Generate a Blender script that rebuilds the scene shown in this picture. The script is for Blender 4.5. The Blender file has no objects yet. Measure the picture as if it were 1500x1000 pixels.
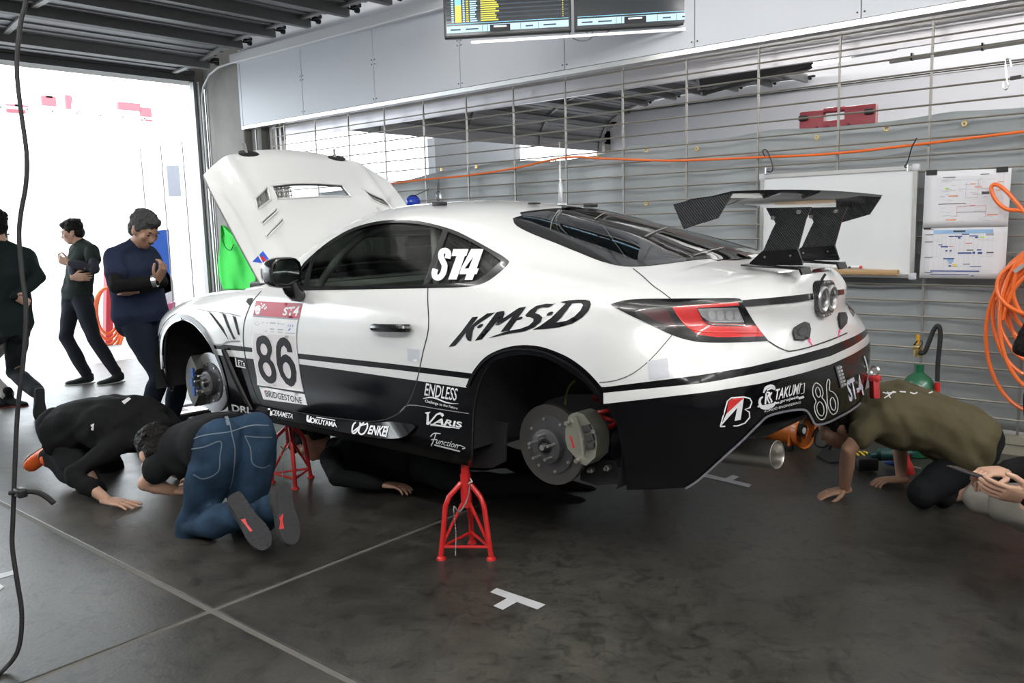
import bpy, bmesh, math, random
import numpy as np
from mathutils import Vector, Matrix, geometry
from mathutils.bvhtree import BVHTree
SC = bpy.context.scene
COL = SC.collection
random.seed(7)
RNG = np.random.default_rng(7)
# ---------------------------------------------------------------- camera
YAW, PITCH, ROLL, FPX = 0.710553906, 0.135268851, 0.0275930961, 1247.18643
CAM = np.array([4.637, -3.34, 1.42])
_f = np.array([-math.sin(YAW)*math.cos(PITCH), math.cos(YAW)*math.cos(PITCH), -math.sin(PITCH)])
_r = np.cross(_f, [0, 0, 1.]); _r /= np.linalg.norm(_r); _d = np.cross(_f, _r)
_c, _s = math.cos(ROLL), math.sin(ROLL)
_r, _d = _c*_r + _s*_d, -_s*_r + _c*_d
cam = bpy.data.cameras.new('camera'); co = bpy.data.objects.new('camera', cam); COL.objects.link(co)
co.matrix_world = Matrix(((_r[0], -_d[0], -_f[0], CAM[0]), (_r[1], -_d[1], -_f[1], CAM[1]), (_r[2], -_d[2], -_f[2], CAM[2]), (0, 0, 0, 1)))
cam.sensor_width = 36.0; cam.lens = FPX/1500*36.0; cam.clip_end = 500
SC.camera = co
# ---------------------------------------------------------------- world, sky, lamps, exposure
W = bpy.data.worlds.new('sky'); SC.world = W; W.use_nodes = True
bg = W.node_tree.nodes['Background']; bg.inputs[0].default_value = (0.88, 0.95, 1.0, 1); bg.inputs[1].default_value = 4.4
SC.view_settings.view_transform = 'Standard'; SC.view_settings.look = 'None'
SC.view_settings.gamma = 1; SC.view_settings.exposure = 0.42
try: SC.view_settings.use_curve_mapping = False
except Exception: pass
def area(name, loc, rot, sx, sy, power, color=(1, 1, 1), portal=False):
    L = bpy.data.lights.new(name, 'AREA'); L.shape = 'RECTANGLE'; L.size = sx; L.size_y = sy
    L.energy = power; L.color = color
    if portal: L.cycles.is_portal = True
    o = bpy.data.objects.new(name, L); COL.objects.link(o); o.location = loc; o.rotation_euler = rot
    o['kind'] = 'helper'
    return o
LAMPS = [(-0.4, -2.4), (2.4, -2.4), (5.2, -2.4), (-0.8, -0.1), (5.6, -0.1), (-0.4, -4.6), (2.4, -4.6), (5.2, -4.6)]
for (lx, ly) in LAMPS:
    # a bare tube shines down, to both sides and a little upwards
    for rx_, pw in ((0, 5), (math.pi/2, 16), (-math.pi/2, 20), (math.pi, 8)):
        area('tube_light', (lx, ly, 3.80), (rx_, 0, 0), 2.3, 0.06, pw*(1.75 if ly < -3 else .72), (1.0, 0.985, 0.95))
for ly in (-4.6, -1.8, 1.0):       # cross row near the back of the bay
    for rx_, pw in ((0, 6), (math.pi/2, 20), (-math.pi/2, 50), (math.pi, 8)):
        o = area('tube_light', (7.3, ly, 3.80), (rx_, 0, math.pi/2), 2.3, 0.06, pw, (1.0, 0.985, 0.95)); o.rotation_euler = (Matrix.Rotation(math.pi/2, 3, 'Z') @ Matrix.Rotation(rx_, 3, 'X')).to_euler()
for lx in (-2.5, 1.0, 4.5, 7.0):
    for rx_, pw in ((0, 45), (math.pi/2, 70), (-math.pi/2, 40)):
        area('tube_light', (lx, 6.4, 3.8), (rx_, 0, 0), 2.3, 0.06, pw, (1.0, 0.985, 0.95))
area('door_portal', (-5.05, -2.0, 1.6), (0, -math.pi/2, 0), 3.2, 8.2, 1, portal=True)
area('door_portal', (-5.05, 6.6, 1.6), (0, -math.pi/2, 0), 3.2, 8.0, 1, portal=True)
# ---------------------------------------------------------------- helpers
def ray(u, v):
    d = _r*((u-750)/FPX) + _d*((v-500)/FPX) + _f
    return d
def atY(u, v, y): d = ray(u, v); return CAM + d*((y-CAM[1])/d[1])
def atX(u, v, x): d = ray(u, v); return CAM + d*((x-CAM[0])/d[0])
def atZ(u, v, z): d = ray(u, v); return CAM + d*((z-CAM[2])/d[2])
def atD(u, v, dep): return CAM + ray(u, v)*dep
ORG = {}
def org(o):
    while o.parent: o = o.parent
    return np.array(ORG.get(o.name, (0, 0, 0)), float)
def tag(o, label=None, cat=None, group=None, kind=None):
    if label: o['label'] = label
    if cat: o['category'] = cat
    if group: o['group'] = group
    if kind: o['kind'] = kind
    return o
def thing(name, loc, label, cat, group=None, kind=None):
    o = bpy.data.objects.new(name, None); COL.objects.link(o); o.location = tuple(float(q) for q in loc); o.empty_display_size = .1
    ORG[o.name] = tuple(float(q) for q in loc)
    return tag(o, label, cat, group, kind)
MATS = {}
def mat(name, col, rough=.5, metal=0., spec=.5, coat=0., noise=None, bump=None, emis=None, alpha=None):
    if name in MATS: return MATS[name]
    m = bpy.data.materials.new(name); m.use_nodes = True; nt = m.node_tree; b = nt.nodes['Principled BSDF']
    c = tuple(col) + (1,)
    b.inputs['Base Color'].default_value = c; b.inputs['Roughness'].default_value = rough; b.inputs['Metallic'].default_value = metal
    b.inputs['Specular IOR Level'].default_value = spec; b.inputs['Coat Weight'].default_value = coat
    b.inputs['Coat Roughness'].default_value = .03
    m.diffuse_color = c
    if noise:   # (scale, amount, detail)
        tc = nt.nodes.new('ShaderNodeTexCoord'); n = nt.nodes.new('ShaderNodeTexNoise'); n.inputs['Scale'].default_value = noise[0]
        n.inputs['Detail'].default_value = noise[2] if len(noise) > 2 else 4
        nt.links.new(tc.outputs['Object'], n.inputs['Vector'])
        r = nt.nodes.new('ShaderNodeValToRGB'); a = noise[1]
        r.color_ramp.elements[0].position = .3; r.color_ramp.elements[1].position = .7
        r.color_ramp.elements[0].color = tuple(max(0, q*(1-a)) for q in col) + (1,)
        r.color_ramp.elements[1].color = tuple(min(1, q*(1+a)) for q in col) + (1,)
        nt.links.new(n.outputs['Fac'], r.inputs[0]); nt.links.new(r.outputs[0], b.inputs['Base Color'])
    if bump:    # (scale, strength)
        tc = nt.nodes.new('ShaderNodeTexCoord'); n = nt.nodes.new('ShaderNodeTexNoise'); n.inputs['Scale'].default_value = bump[0]; n.inputs['Detail'].default_value = 3
        nt.links.new(tc.outputs['Object'], n.inputs['Vector'])
        bp = nt.nodes.new('ShaderNodeBump'); bp.inputs['Strength'].default_value = bump[1]; bp.inputs['Distance'].default_value = .02
        nt.links.new(n.outputs['Fac'], bp.inputs['Height']); nt.links.new(bp.outputs[0], b.inputs['Normal'])
    if emis:
        b.inputs['Emission Color'].default_value = tuple(emis[:3]) + (1,); b.inputs['Emission Strength'].default_value = emis[3]
    if alpha is not None: b.inputs['Alpha'].default_value = alpha
    MATS[name] = m; return m
def glass(name, tint, refl=.5):
    if name in MATS: return MATS[name]
    m = bpy.data.materials.new(name); m.use_nodes = True; nt = m.node_tree; nt.nodes.clear()
    o = nt.nodes.new('ShaderNodeOutputMaterial'); t = nt.nodes.new('ShaderNodeBsdfTransparent'); g = nt.nodes.new('ShaderNodeBsdfGlossy')
    g.inputs['Roughness'].default_value = .01; t.inputs[0].default_value = tuple(tint) + (1,)
    fr = nt.nodes.new('ShaderNodeFresnel'); fr.inputs[0].default_value = 1.45
    mx = nt.nodes.new('ShaderNodeMixShader'); nt.links.new(fr.outputs[0], mx.inputs[0]); nt.links.new(t.outputs[0], mx.inputs[1]); nt.links.new(g.outputs[0], mx.inputs[2])
    nt.links.new(mx.outputs[0], o.inputs[0]); MATS[name] = m; return m
def mkobj(name, V, F, mats, parent=None, fm=None, smooth=True, normals=None, sharp=None):
    V = np.asarray(V, float).reshape(-1, 3)
    if parent is not None: V = V - org(parent)
    me = bpy.data.meshes.new(name); me.from_pydata(V.tolist(), [], [tuple(int(i) for i in f) for f in F])
    if not isinstance(mats, (list, tuple)): mats = [mats]
    for m in mats: me.materials.append(m)
    if fm is not None: me.polygons.foreach_set('material_index', np.asarray(fm, np.int32))
    me.polygons.foreach_set('use_smooth', np.full(len(me.polygons), bool(smooth)))
    me.update()
    if normals is not None: me.normals_split_custom_set_from_vertices([tuple(n) for n in normals])
    elif smooth and sharp is not None: me.set_sharp_from_angle(angle=sharp)
    o = bpy.data.objects.new(name, me); COL.objects.link(o)
    if parent is not None: o.parent = parent
    return o
def frame(p0, p1, up=(0, 0, 1)):
    d = np.asarray(p1, float)-np.asarray(p0, float); L = np.linalg.norm(d); d = d/max(L, 1e-9)
    up = np.asarray(up, float)
    if abs(d @ up) > .98*np.linalg.norm(up): up = np.array([1., 0, 0]) if abs(d[0]) < .9 else np.array([0, 1., 0])
    a = np.cross(up, d); a /= np.linalg.norm(a); b = np.cross(d, a)
    return d, a, b, L
class MB:
    def __init__(s): s.V = []; s.F = []; s.M = []
    def add(s, V, F, m=0):
        k = len(s.V); s.V += [tuple(float(q) for q in v) for v in V]
        s.F += [tuple(i+k for i in f) for f in F]; s.M += [m]*len(F); return s
    def box(s, c, d, m=0, rz=0., ax=None):
        c = np.asarray(c, float); h = np.asarray(d, float)/2
        if ax is None: ax = np.array([[math.cos(rz), math.sin(rz), 0], [-math.sin(rz), math.cos(rz), 0], [0, 0, 1]])
        ax = np.asarray(ax, float)
        V = [c + ax[0]*h[0]*i + ax[1]*h[1]*j + ax[2]*h[2]*k for i in (-1, 1) for j in (-1, 1) for k in (-1, 1)]
        return s.add(V, [(0, 1, 3, 2), (4, 6, 7, 5), (0, 4, 5, 1), (2, 3, 7, 6), (0, 2, 6, 4), (1, 5, 7, 3)], m)
    def bbox(s, c, d, bev=.01, m=0, rz=0., ax=None):     # box with chamfered edges
        c = np.asarray(c, float); h = np.asarray(d, float)/2; b = min(bev, *(h*.95))
        if ax is None: ax = np.array([[math.cos(rz), math.sin(rz), 0], [-math.sin(rz), math.cos(rz), 0], [0, 0, 1]])
        bm = bmesh.new(); bmesh.ops.create_cube(bm, size=1)
        for v in bm.verts: v.co = Vector((v.co.x*2*h[0], v.co.y*2*h[1], v.co.z*2*h[2]))
        bmesh.ops.bevel(bm, geom=list(bm.edges), offset=b, segments=2, affect='EDGES', profile=.5)
        bm.verts.index_update()
        V = [c + np.asarray(ax[0])*v.co.x + np.asarray(ax[1])*v.co.y + np.asarray(ax[2])*v.co.z for v in bm.verts]
        F = [[v.index for v in f.verts] for f in bm.faces]; bm.free()
        return s.add(V, F, m)
    def bar(s, p0, p1, w, h, m=0, up=(0, 0, 1)):
        d, a, b, L = frame(p0, p1, up)
        return s.box((np.asarray(p0, float)+np.asarray(p1, float))/2, (L, w, h), m, ax=(d, a, b))
    def tube(s, P, r, n=8, m=0, cap=True, closed=False):
        P = np.asarray(P, float); k = len(P); R = np.broadcast_to(np.asarray(r, float), (k,))
        T = np.zeros_like(P); T[1:-1] = P[2:]-P[:-2]; T[0] = P[1]-P[0]; T[-1] = P[-1]-P[-2]
        if closed: T[0] = P[1]-P[-1]; T[-1] = P[0]-P[-2]
        T /= np.maximum(np.linalg.norm(T, axis=1), 1e-9)[:, None]
        _, a, b, _ = frame((0, 0, 0), T[0]); V = []
        for i in range(k):
            a = a - T[i]*(a @ T[i]); a /= np.linalg.norm(a); b = np.cross(T[i], a)
            for j in range(n):
                t = 2*math.pi*j/n; V.append(P[i] + R[i]*(a*math.cos(t)+b*math.sin(t)))
        F = []
        for i in range(k if closed else k-1):
            i2 = (i+1) % k
            for j in range(n):
                j2 = (j+1) % n; F.append((i*n+j, i*n+j2, i2*n+j2, i2*n+j))
        if cap and not closed: F += [tuple(range(n-1, -1, -1)), tuple((k-1)*n+j for j in range(n))]
        return s.add(V, F, m)
    def cyl(s, p0, p1, r, n=16, m=0, r1=None): return s.tube([p0, p1], [r, r if r1 is None else r1], n, m)
    def lathe(s, c, axis, prof, n=24, m=0, up=(0, 0, 1), a0=0, a1=2*math.pi):   # prof: (along, radius)
        d, a, b, _ = frame((0, 0, 0), axis, up); c = np.asarray(c, float); V = []
        full = abs(a1-a0-2*math.pi) < 1e-6; nn = n if full else n+1
        for (t, r) in prof:
            for j in range(nn):
                q = a0+(a1-a0)*j/n; V.append(c + d*t + r*(a*math.cos(q)+b*math.sin(q)))
        F = []
        for i in range(len(prof)-1):
            for j in range(n):
                j2 = (j+1) % nn if full else j+1
                F.append((i*nn+j, i*nn+j2, (i+1)*nn+j2, (i+1)*nn+j))
        return s.add(V, F, m)
    def prism(s, P2, o, ux, uy, t, m=0):      # polygon (2D list) in frame o,ux,uy extruded both ways by t/2 along the normal
        o = np.asarray(o, float); ux = np.asarray(ux, float); uy = np.asarray(uy, float); n = np.cross(ux, uy); n /= np.linalg.norm(n)
        k = len(P2); A = [o+ux*x+uy*y for x, y in P2]
        V = [p+n*t/2 for p in A]+[p-n*t/2 for p in A]
        tri = geometry.tessellate_polygon([[Vector((x, y, 0)) for x, y in P2]])
        area2 = sum(P2[i][0]*P2[(i+1) % k][1]-P2[(i+1) % k][0]*P2[i][1] for i in range(k))
        F = []
        for f in tri:
            a = [P2[i] for i in f]; sg = (a[1][0]-a[0][0])*(a[2][1]-a[0][1])-(a[2][0]-a[0][0])*(a[1][1]-a[0][1])
            f = tuple(f) if sg > 0 else tuple(f[::-1])
            F += [f, tuple(i+k for i in f[::-1])]
        for i in range(k):
            j = (i+1) % k; F.append((i, i+k, j+k, j) if area2 > 0 else (i, j, j+k, i+k))
        return s.add(V, F, m)
    def ell(s, c, r, n=12, m=0, ax=None):
        c = np.asarray(c, float); r = np.broadcast_to(np.asarray(r, float), (3,)); ax = np.eye(3) if ax is None else np.asarray(ax, float)
        V = []; h = max(4, n//2)
        for i in range(1, h):
            t = math.pi*i/h
            for j in range(n):
                q = 2*math.pi*j/n; V.append(c + ax[0]*r[0]*math.sin(t)*math.cos(q) + ax[1]*r[1]*math.sin(t)*math.sin(q) + ax[2]*r[2]*math.cos(t))
        V += [c+ax[2]*r[2], c-ax[2]*r[2]]; F = []; a, b = len(V)-2, len(V)-1
        for i in range(h-2):
            for j in range(n): F.append((i*n+j, (i+1)*n+j, (i+1)*n+(j+1) % n, i*n+(j+1) % n))
        for j in range(n): F += [(a, j, (j+1) % n), (b, (h-2)*n+(j+1) % n, (h-2)*n+j)]
        return s.add(V, F, m)
    def build(s, name, mats, parent=None, smooth=True, sharp=.6):
        return mkobj(name, s.V, s.F, mats, parent, s.M, smooth, sharp=sharp)
def spline(P, n=8, closed=False):
    P = np.asarray(P, float); k = len(P); out = []
    g = (lambda i: P[i % k]) if closed else (lambda i: P[i] if 0 <= i < k else (2*P[0]-P[1] if i < 0 else 2*P[-1]-P[-2]))
    for i in range(k if closed else k-1):
        a, b, c, d = g(i-1), g(i), g(i+1), g(i+2)
        for j in range(n):
            t = j/n; out.append(.5*(2*b+(c-a)*t+(2*a-5*b+4*c-d)*t*t+(3*b-a-3*c+d)*t**3))
    if not closed: out.append(P[-1])
    return np.array(out)
def dup(o, loc=None, parent=None):
    c = o.copy(); COL.objects.link(c); c.parent = parent
    if loc is not None: c.location = tuple(float(q) for q in loc); ORG[c.name] = c.location
    for ch in list(o.children): dup(ch, None, c)
    return c
# ================================================================ room shell
def struct(name, mb, mats, parent=None, smooth=False):
    o = mb.build(name, mats, parent, smooth=smooth); 
    if parent is None: o['kind'] = 'structure'
    return o
def concrete():
    m = mat('concrete_floor', (.2, .2, .19), .45, spec=.5); nt = m.node_tree; b = nt.nodes['Principled BSDF']; N = nt.nodes.new; L = nt.links.new
    tc = N('ShaderNodeTexCoord')
    def noi(sc, det, dist=0.):
        n = N('ShaderNodeTexNoise'); n.inputs['Scale'].default_value = sc; n.inputs['Detail'].default_value = det; n.inputs['Distortion'].default_value = dist
        L(tc.outputs['Object'], n.inputs['Vector']); return n
    n1, n2, n3 = noi(.55, 5, .6), noi(7, 6, .3), noi(60, 3)
    r1 = N('ShaderNodeValToRGB'); r1.color_ramp.elements[0].position = .38; r1.color_ramp.elements[1].position = .62
    r1.color_ramp.elements[0].color = (.032, .030, .0255, 1); r1.color_ramp.elements[1].color = (.068, .064, .055, 1); L(n1.outputs['Fac'], r1.inputs[0])
    r2 = N('ShaderNodeValToRGB'); r2.color_ramp.elements[0].position = .33; r2.color_ramp.elements[1].position = .66
    r2.color_ramp.elements[0].color = (.72, .72, .72, 1); r2.color_ramp.elements[1].color = (1.12, 1.12, 1.12, 1); L(n2.outputs['Fac'], r2.inputs[0])
    r3 = N('ShaderNodeValToRGB'); r3.color_ramp.elements[0].position = .3; r3.color_ramp.elements[1].position = .6
    r3.color_ramp.elements[0].color = (.8, .8, .8, 1); r3.color_ramp.elements[1].color = (1.05, 1.05, 1.05, 1); L(n3.outputs['Fac'], r3.inputs[0])
    m1 = N('ShaderNodeMixRGB'); m1.blend_type = 'MULTIPLY'; m1.inputs[0].default_value = 1; L(r1.outputs[0], m1.inputs[1]); L(r2.outputs[0], m1.inputs[2])
    m2 = N('ShaderNodeMixRGB'); m2.blend_type = 'MULTIPLY'; m2.inputs[0].default_value = .8; L(m1.outputs[0], m2.inputs[1]); L(r3.outputs[0], m2.inputs[2])
    L(m2.outputs[0], b.inputs['Base Color'])
    mr = N('ShaderNodeMapRange'); mr.inputs['To Min'].default_value = .30; mr.inputs['To Max'].default_value = .48; L(n2.outputs['Fac'], mr.inputs['Value']); L(mr.outputs[0], b.inputs['Roughness'])
    n4 = noi(12, 9, 1.5); r4 = N('ShaderNodeValToRGB'); r4.color_ramp.elements[0].position = .53; r4.color_ramp.elements[1].position = .64
    r4.color_ramp.elements[0].color = (1, 1, 1, 1); r4.color_ramp.elements[1].color = (.45, .45, .44, 1); L(n4.outputs['Fac'], r4.inputs[0])
    m3 = N('ShaderNodeMixRGB'); m3.blend_type = 'MULTIPLY'; m3.inputs[0].default_value = .8; L(m2.outputs[0], m3.inputs[1]); L(r4.outputs[0], m3.inputs[2]); L(m3.outputs[0], b.inputs['Base Color'])
    bp = N('ShaderNodeBump'); bp.inputs['Strength'].default_value = .3; bp.inputs['Distance'].default_value = .003; L(n3.outputs['Fac'], bp.inputs['Height']); L(bp.outputs[0], b.inputs['Normal'])
    return m
M_floor = concrete()
M_joint = mat('joint_filler', (.115, .108, .095), .8)
M_steel = mat('grey_steel', (.34, .34, .34), .45, .5)
M_panel = mat('door_panel_steel', (.34, .34, .35), .45, .3)
M_stiff = mat('door_stiffener_steel', (.20, .20, .20), .5, .2)
M_fascia = mat('fascia_panel', (.66, .685, .735), .42, .0)
M_alu = mat('aluminium', (.75, .75, .74), .28, .9)
M_conc = mat('concrete_wall', (.30, .29, .27), .8, noise=(3, .12))
M_wall = mat('painted_wall', (.09, .09, .095), .7)
M_ceil = mat('ceiling_paint', (.70, .70, .70), .8)
M_black = mat('black_plastic', (.012, .012, .013), .4)
M_rub = mat('black_rubber', (.015, .015, .016), .65)
M_chrome = mat('bright_metal', (.8, .8, .8), .18, 1.)
YF = 2.28          # fence plane
JX, JY, JW = 1.737, -1.77, .013
fl = thing('floor', (0, 0, 0), None, None, kind='structure')
xs = [-5.2, JX, 8.2]; ys = [-6.6, JY, YF+.3, 11.2]
for i in range(2):
    for j in range(3):
        x0, x1, y0, y1 = xs[i]+JW, xs[i+1]-JW, ys[j]+JW, ys[j+1]-JW
        mb = MB().bbox(((x0+x1)/2, (y0+y1)/2, -.05), (x1-x0, y1-y0, .1), .004); o = mb.build('slab', M_floor, fl, smooth=False)
mb = MB().box((1.5, 2.3, -.06), (13.4, 17.8, .112)); mb.build('joint', M_joint, fl, smooth=False)
# outdoor apron
o = struct('ground', MB().box((-45.2, 0, -.06), (80, 160, .1)), mat('apron_concrete', (.34, .34, .34), .7, noise=(.3, .08)))
# shell
struct('wall_back', MB().box((8.3, 2.3, 2.1), (.2, 17.8, 4.4)), mat('back_wall', (.42, .42, .43), .7))
struct('wall_left', MB().box((1.5, -6.7, 2.1), (13.6, .2, 4.4)), M_wall)
struct('ceiling', MB().box((1.5, 2.3, 4.35), (13.6, 17.8, .2)), M_ceil)
struct('wall_front', MB().box((-5.1, -2.0, 3.74), (.2, 9.1, 1.08)).box((-5.1, -6.5, 1.6), (.2, .3, 3.2)).box((-5.1, 6.85, 3.6), (.2, 8.7, 1.3)).box((-5.1, 2.72, 1.6), (.2, .55, 3.2)).box((-5.1, 10.95, 1.6), (.2, .3, 3.2)), M_conc)
# steel jamb and lintel trims of the big opening
mb = MB().box((-4.97, 2.155, 1.6), (.09, .05, 3.2)).box((-4.94, 2.215, 1.6), (.03, .10, 3.2)).box((-4.90, 2.18, 1.6), (.06, .02, 3.2)); struct('trim_1', mb, M_steel)
mb = MB().box((-4.96, -2.1, 3.235), (.08, 8.5, .07)).box((-4.92, -2.1, 3.30), (.04, 8.5, .05)); struct('trim_2', mb, mat('lintel_steel', (.12, .12, .12), .5, .3))
# concrete pillar between opening and partition
struct('pillar_1', MB().bbox((-4.49, 2.42, 2.1), (.80, .36, 4.2), .02), M_conc)
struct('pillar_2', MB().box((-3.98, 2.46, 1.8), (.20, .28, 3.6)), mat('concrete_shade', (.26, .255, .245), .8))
mb = MB()
for q in ((-3.86, .03), (-3.80, .05), (-3.70, .03), (-3.62, .04)): mb.box((q[0], 2.42, 1.4), (q[1], .06, 2.8))
struct('trim_3', mb, mat('guide_steel', (.30, .29, .28), .4, .5))
mb = MB().tube([(-4.82, 2.24, .0), (-4.82, 2.24, 4.1)], .014, 8); struct('trim_4', mb, M_steel)
# fascia above the partition: separate sheet panels with seams and screws
fa = thing('wall_right', (0, YF-.06, 2.62), None, None, kind='structure')
xf = [-4.12, -4.07, -2.934, -1.795, -.658, .478, 1.615, 2.752, 3.889, 5.026, 6.163, 7.3, 8.2]
for i in range(len(xf)-1):
    w = xf[i+1]-xf[i]-.006
    mb = MB().bbox(((xf[i]+xf[i+1])/2, YF-.05, 3.02), (w, .02, .795), .002); mb.build('panel', M_fascia, fa, smooth=False)
M_screw = mat('dark_screw', (.05, .05, .05), .5, .5)
for x in xf[2:-1]:
    for z in (2.66, 2.98, 3.02, 3.38):
        for dx in (-.022, .022):
            mb = MB().cyl((x+dx, YF-.064, z), (x+dx, YF-.058, z), .006, 6); mb.build('screw', M_screw, fa)
mb = MB().box((2.0, YF-.01, 3.0), (12.2, .04, .76)); mb.build('backing', M_conc, fa, smooth=False)
mb = MB().box((2.0, YF-.02, 3.84), (12.2, .06, .84)); mb.build('upper_panel', M_fascia, fa, smooth=False)
mb = MB().box((2.0, YF-.02, 2.600), (12.2, .09, .035)).box((2.0, YF+.03, 2.63), (12.2, .02, .09)); struct('trim_5', mb, M_alu)
# white conduit beam on top of the fascia
mb = MB().tube([(-4.75, 2.13, 2.2), (-4.75, 2.13, 3.0), (-4.70, 2.13, 3.12), (-4.55, 2.13, 3.235), (-4.35, 2.13, 3.29), (-4.1, 2.13, 3.30), (8.1, 2.13, 3.30)], .012, 8)
mb.box((2.0, 2.17, 3.345), (12.2, .10, .085)); struct('trim_6', mb, mat('white_track', (.80, .81, .83), .35))
mb = MB().tube([(-4.75, 2.13, 2.2), (-4.72, 2.13, .0)], .012, 8); struct('trim_7', mb, M_alu)
# ---------------------------------------------------------------- overhead doors
def overhead(y0, y1, prof, label, nx):
    t = thing('overhead_door', (-4.9, (y0+y1)/2, 3.2), label, 'door')
    for i in range(len(prof)-1):
        (x0, z0), (x1, z1) = prof[i], prof[i+1]
        d = np.array([x1-x0, 0, z1-z0]); L = np.linalg.norm(d); d /= L; n = np.array([-d[2], 0, d[0]]); 
        c = np.array([(x0+x1)/2, (y0+y1)/2, (z0+z1)/2]) + n*.03
        mb = MB().box(c, (L-.012, y1-y0, .03), ax=(d, (0, 1, 0), n))
        for q in (-.3, -.1, .1, .3): mb.box(c-n*.02+d*q*L, (.035, y1-y0, .016), ax=(d, (0, 1, 0), n))
        mb.build('panel', M_panel, t, smooth=False)
        p = np.array([x1, (y0+y1)/2, z1]); st = MB().box(p-n*.035+d*.0, (.014, y1-y0-.02, .095), ax=(d, (0, 1, 0), n)).box(p-n*.078-d*.025, (.06, y1-y0-.02, .012), ax=(d, (0, 1, 0), n)).box(p+n*.005-d*.03, (.07, y1-y0-.02, .012), ax=(d, (0, 1, 0), n))
        st.build('stiffener', M_stiff, t, smooth=False)
        nb = max(2, int((y1-y0)/1.45))
        for k in range(nb):
            yy = y1-.12-k*(y1-y0-.3)/(nb-1)
            MB().box(c-n*.045+np.array([0, yy-c[1], 0]), (L*.92, .055, .018), ax=(d, (0, 1, 0), n)).build('bracket', M_steel, t, smooth=False)
        rl = MB().cyl((x1, y1-.03, z1-.01), (x1, y1+.11, z1-.01), .009, 8).lathe((x1, y1+.07, z1-.01), (0, 1, 0), [(0, .002), (0, .026), (.03, .026), (.03, .002)], 14).box((x1+.05, y1+.03, z1+.01), (.10, .05, .03))
        rl.build('roller', M_rub, t)
    return t
pr1 = [(-4.86, 3.28), (-4.27, 3.325), (-3.60, 3.44), (-2.99, 3.46), (-2.40, 3.46), (-1.81, 3.46), (-1.22, 3.46), (-.63, 3.46)]
overhead(-6.2, 1.98, pr1, 'dark steel sectional overhead door rolled up under the ceiling above the car bay opening', 7)
pr2 = [(-4.92, 2.78), (-4.90, 3.02), (-4.72, 3.30), (-4.36, 3.50), (-3.9, 3.62), (-3.3, 3.66), (-2.7, 3.66), (-2.1, 3.66), (-1.5, 3.66), (-.9, 3.66)]
overhead(3.0, 10.6, pr2, 'curved steel sectional door half raised in the next bay behind the rod partition', 10)
# ---------------------------------------------------------------- next bay
struct('wall_far', MB().box((1.5, 11.1, 1.75), (13.6, .2, 3.6)), mat('far_wall_grey', (.58, .58, .62), .6))
struct('wall_far_upper', MB().box((1.5, 11.05, 3.9), (13.6, .2, .76)), mat('far_wall_light', (.74, .74, .78), .6))
struct('trim_8', MB().box((1.5, 10.97, 3.52), (13.4, .04, .035)), M_steel)
struct('beam_1', MB().bar(atD(1022, 119, 7.0), atD(1185, 89, 7.0), .10, .14).bar(atD(1028, 138, 6.9), atD(1190, 92, 6.9), .03, .03), mat('black_beam', (.02, .02, .022), .5))
struct('beam_2', MB().box((2.0, YF+.16, 2.525), (11.4, .04, .16)), mat('header_steel', (.40, .39, .41), .3, .6))
struct('wall_outside', MB().box((-7.2, (atX(632, 230, -7.2)[1]+atX(757, 230, -7.2)[1])/2, 1.55), (.2, abs(atX(757, 230, -7.2)[1]-atX(632, 230, -7.2)[1]), 3.1)), mat('outside_grey', (.12, .12, .125), .7))
# tube lamp of the next bay seen through the rods
t = thing('ceiling_lamp', atY(1217, 90, 7.0), 'lit fluorescent tube lamp in the next bay beside a black beam', 'lamp')
p0, p1 = atY(1180, 97, 7.0), atY(1246, 86, 7.0)
MB().tube([p0, p1], .016, 10).build('tube', mat('lit_tube', (1, 1, 1), .5, emis=(1, .98, .93, 9)), t)
MB().bar(p0+[0, 0, .05], p1+[.5, 0, .05], .08, .06).build('housing', M_steel, t, smooth=False)
# cable duct on brackets
cd = thing('cable_duct', (3.5, 3.2, 2.5), 'grey cable duct with black ties running behind the top rods', 'duct')
MB().bar((2.6, 3.3, 2.52), (6.0, 3.3, 2.56), .03, .03).build('duct', M_steel, cd, smooth=False)
for x in (2.75, 3.2, 3.9, 4.4): MB().box((x, 3.3, 2.53), (.012, .04, .05)).build('cable_tie', M_black, cd, smooth=False)
# ---------------------------------------------------------------- rod partition
fe = thing('rod_partition', (0, YF, 0), 'full-width grille partition of thin horizontal steel rods on slim posts', 'partition')
M_rod = mat('rod_steel', (.34, .32, .28), .42, .7)
rod0 = None
for i in range(25):
    z = 2.555-.0979*i
    if rod0 is None:
        rod0 = MB().cyl((-3.62, YF, 0), (7.9, YF, 0), .0062, 6).build('rod', M_rod, fe); r = rod0
    else:
        r = rod0.copy(); COL.objects.link(r); r.parent = fe
    r.location = (0, 0, z)
post0 = None
for k in range(-13, 9):
    x = .43+.5445*k
    if post0 is None:
        post0 = MB().box((0, YF+.002, 1.29), (.014, .012, 2.56)).build('post', mat('post_steel', (.30, .29, .27), .45, .6), fe, smooth=False); r = post0
    else:
        r = post0.copy(); COL.objects.link(r); r.parent = fe
    r.location = (x, 0, 0)
MB().box((2.2, YF, .09), (11.6, .05, .05)).box((2.2, YF, .03), (11.6, .03, .06)).build('bottom_rail', mat('rail_steel', (.40, .38, .30), .5, .4), fe, smooth=False)
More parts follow.
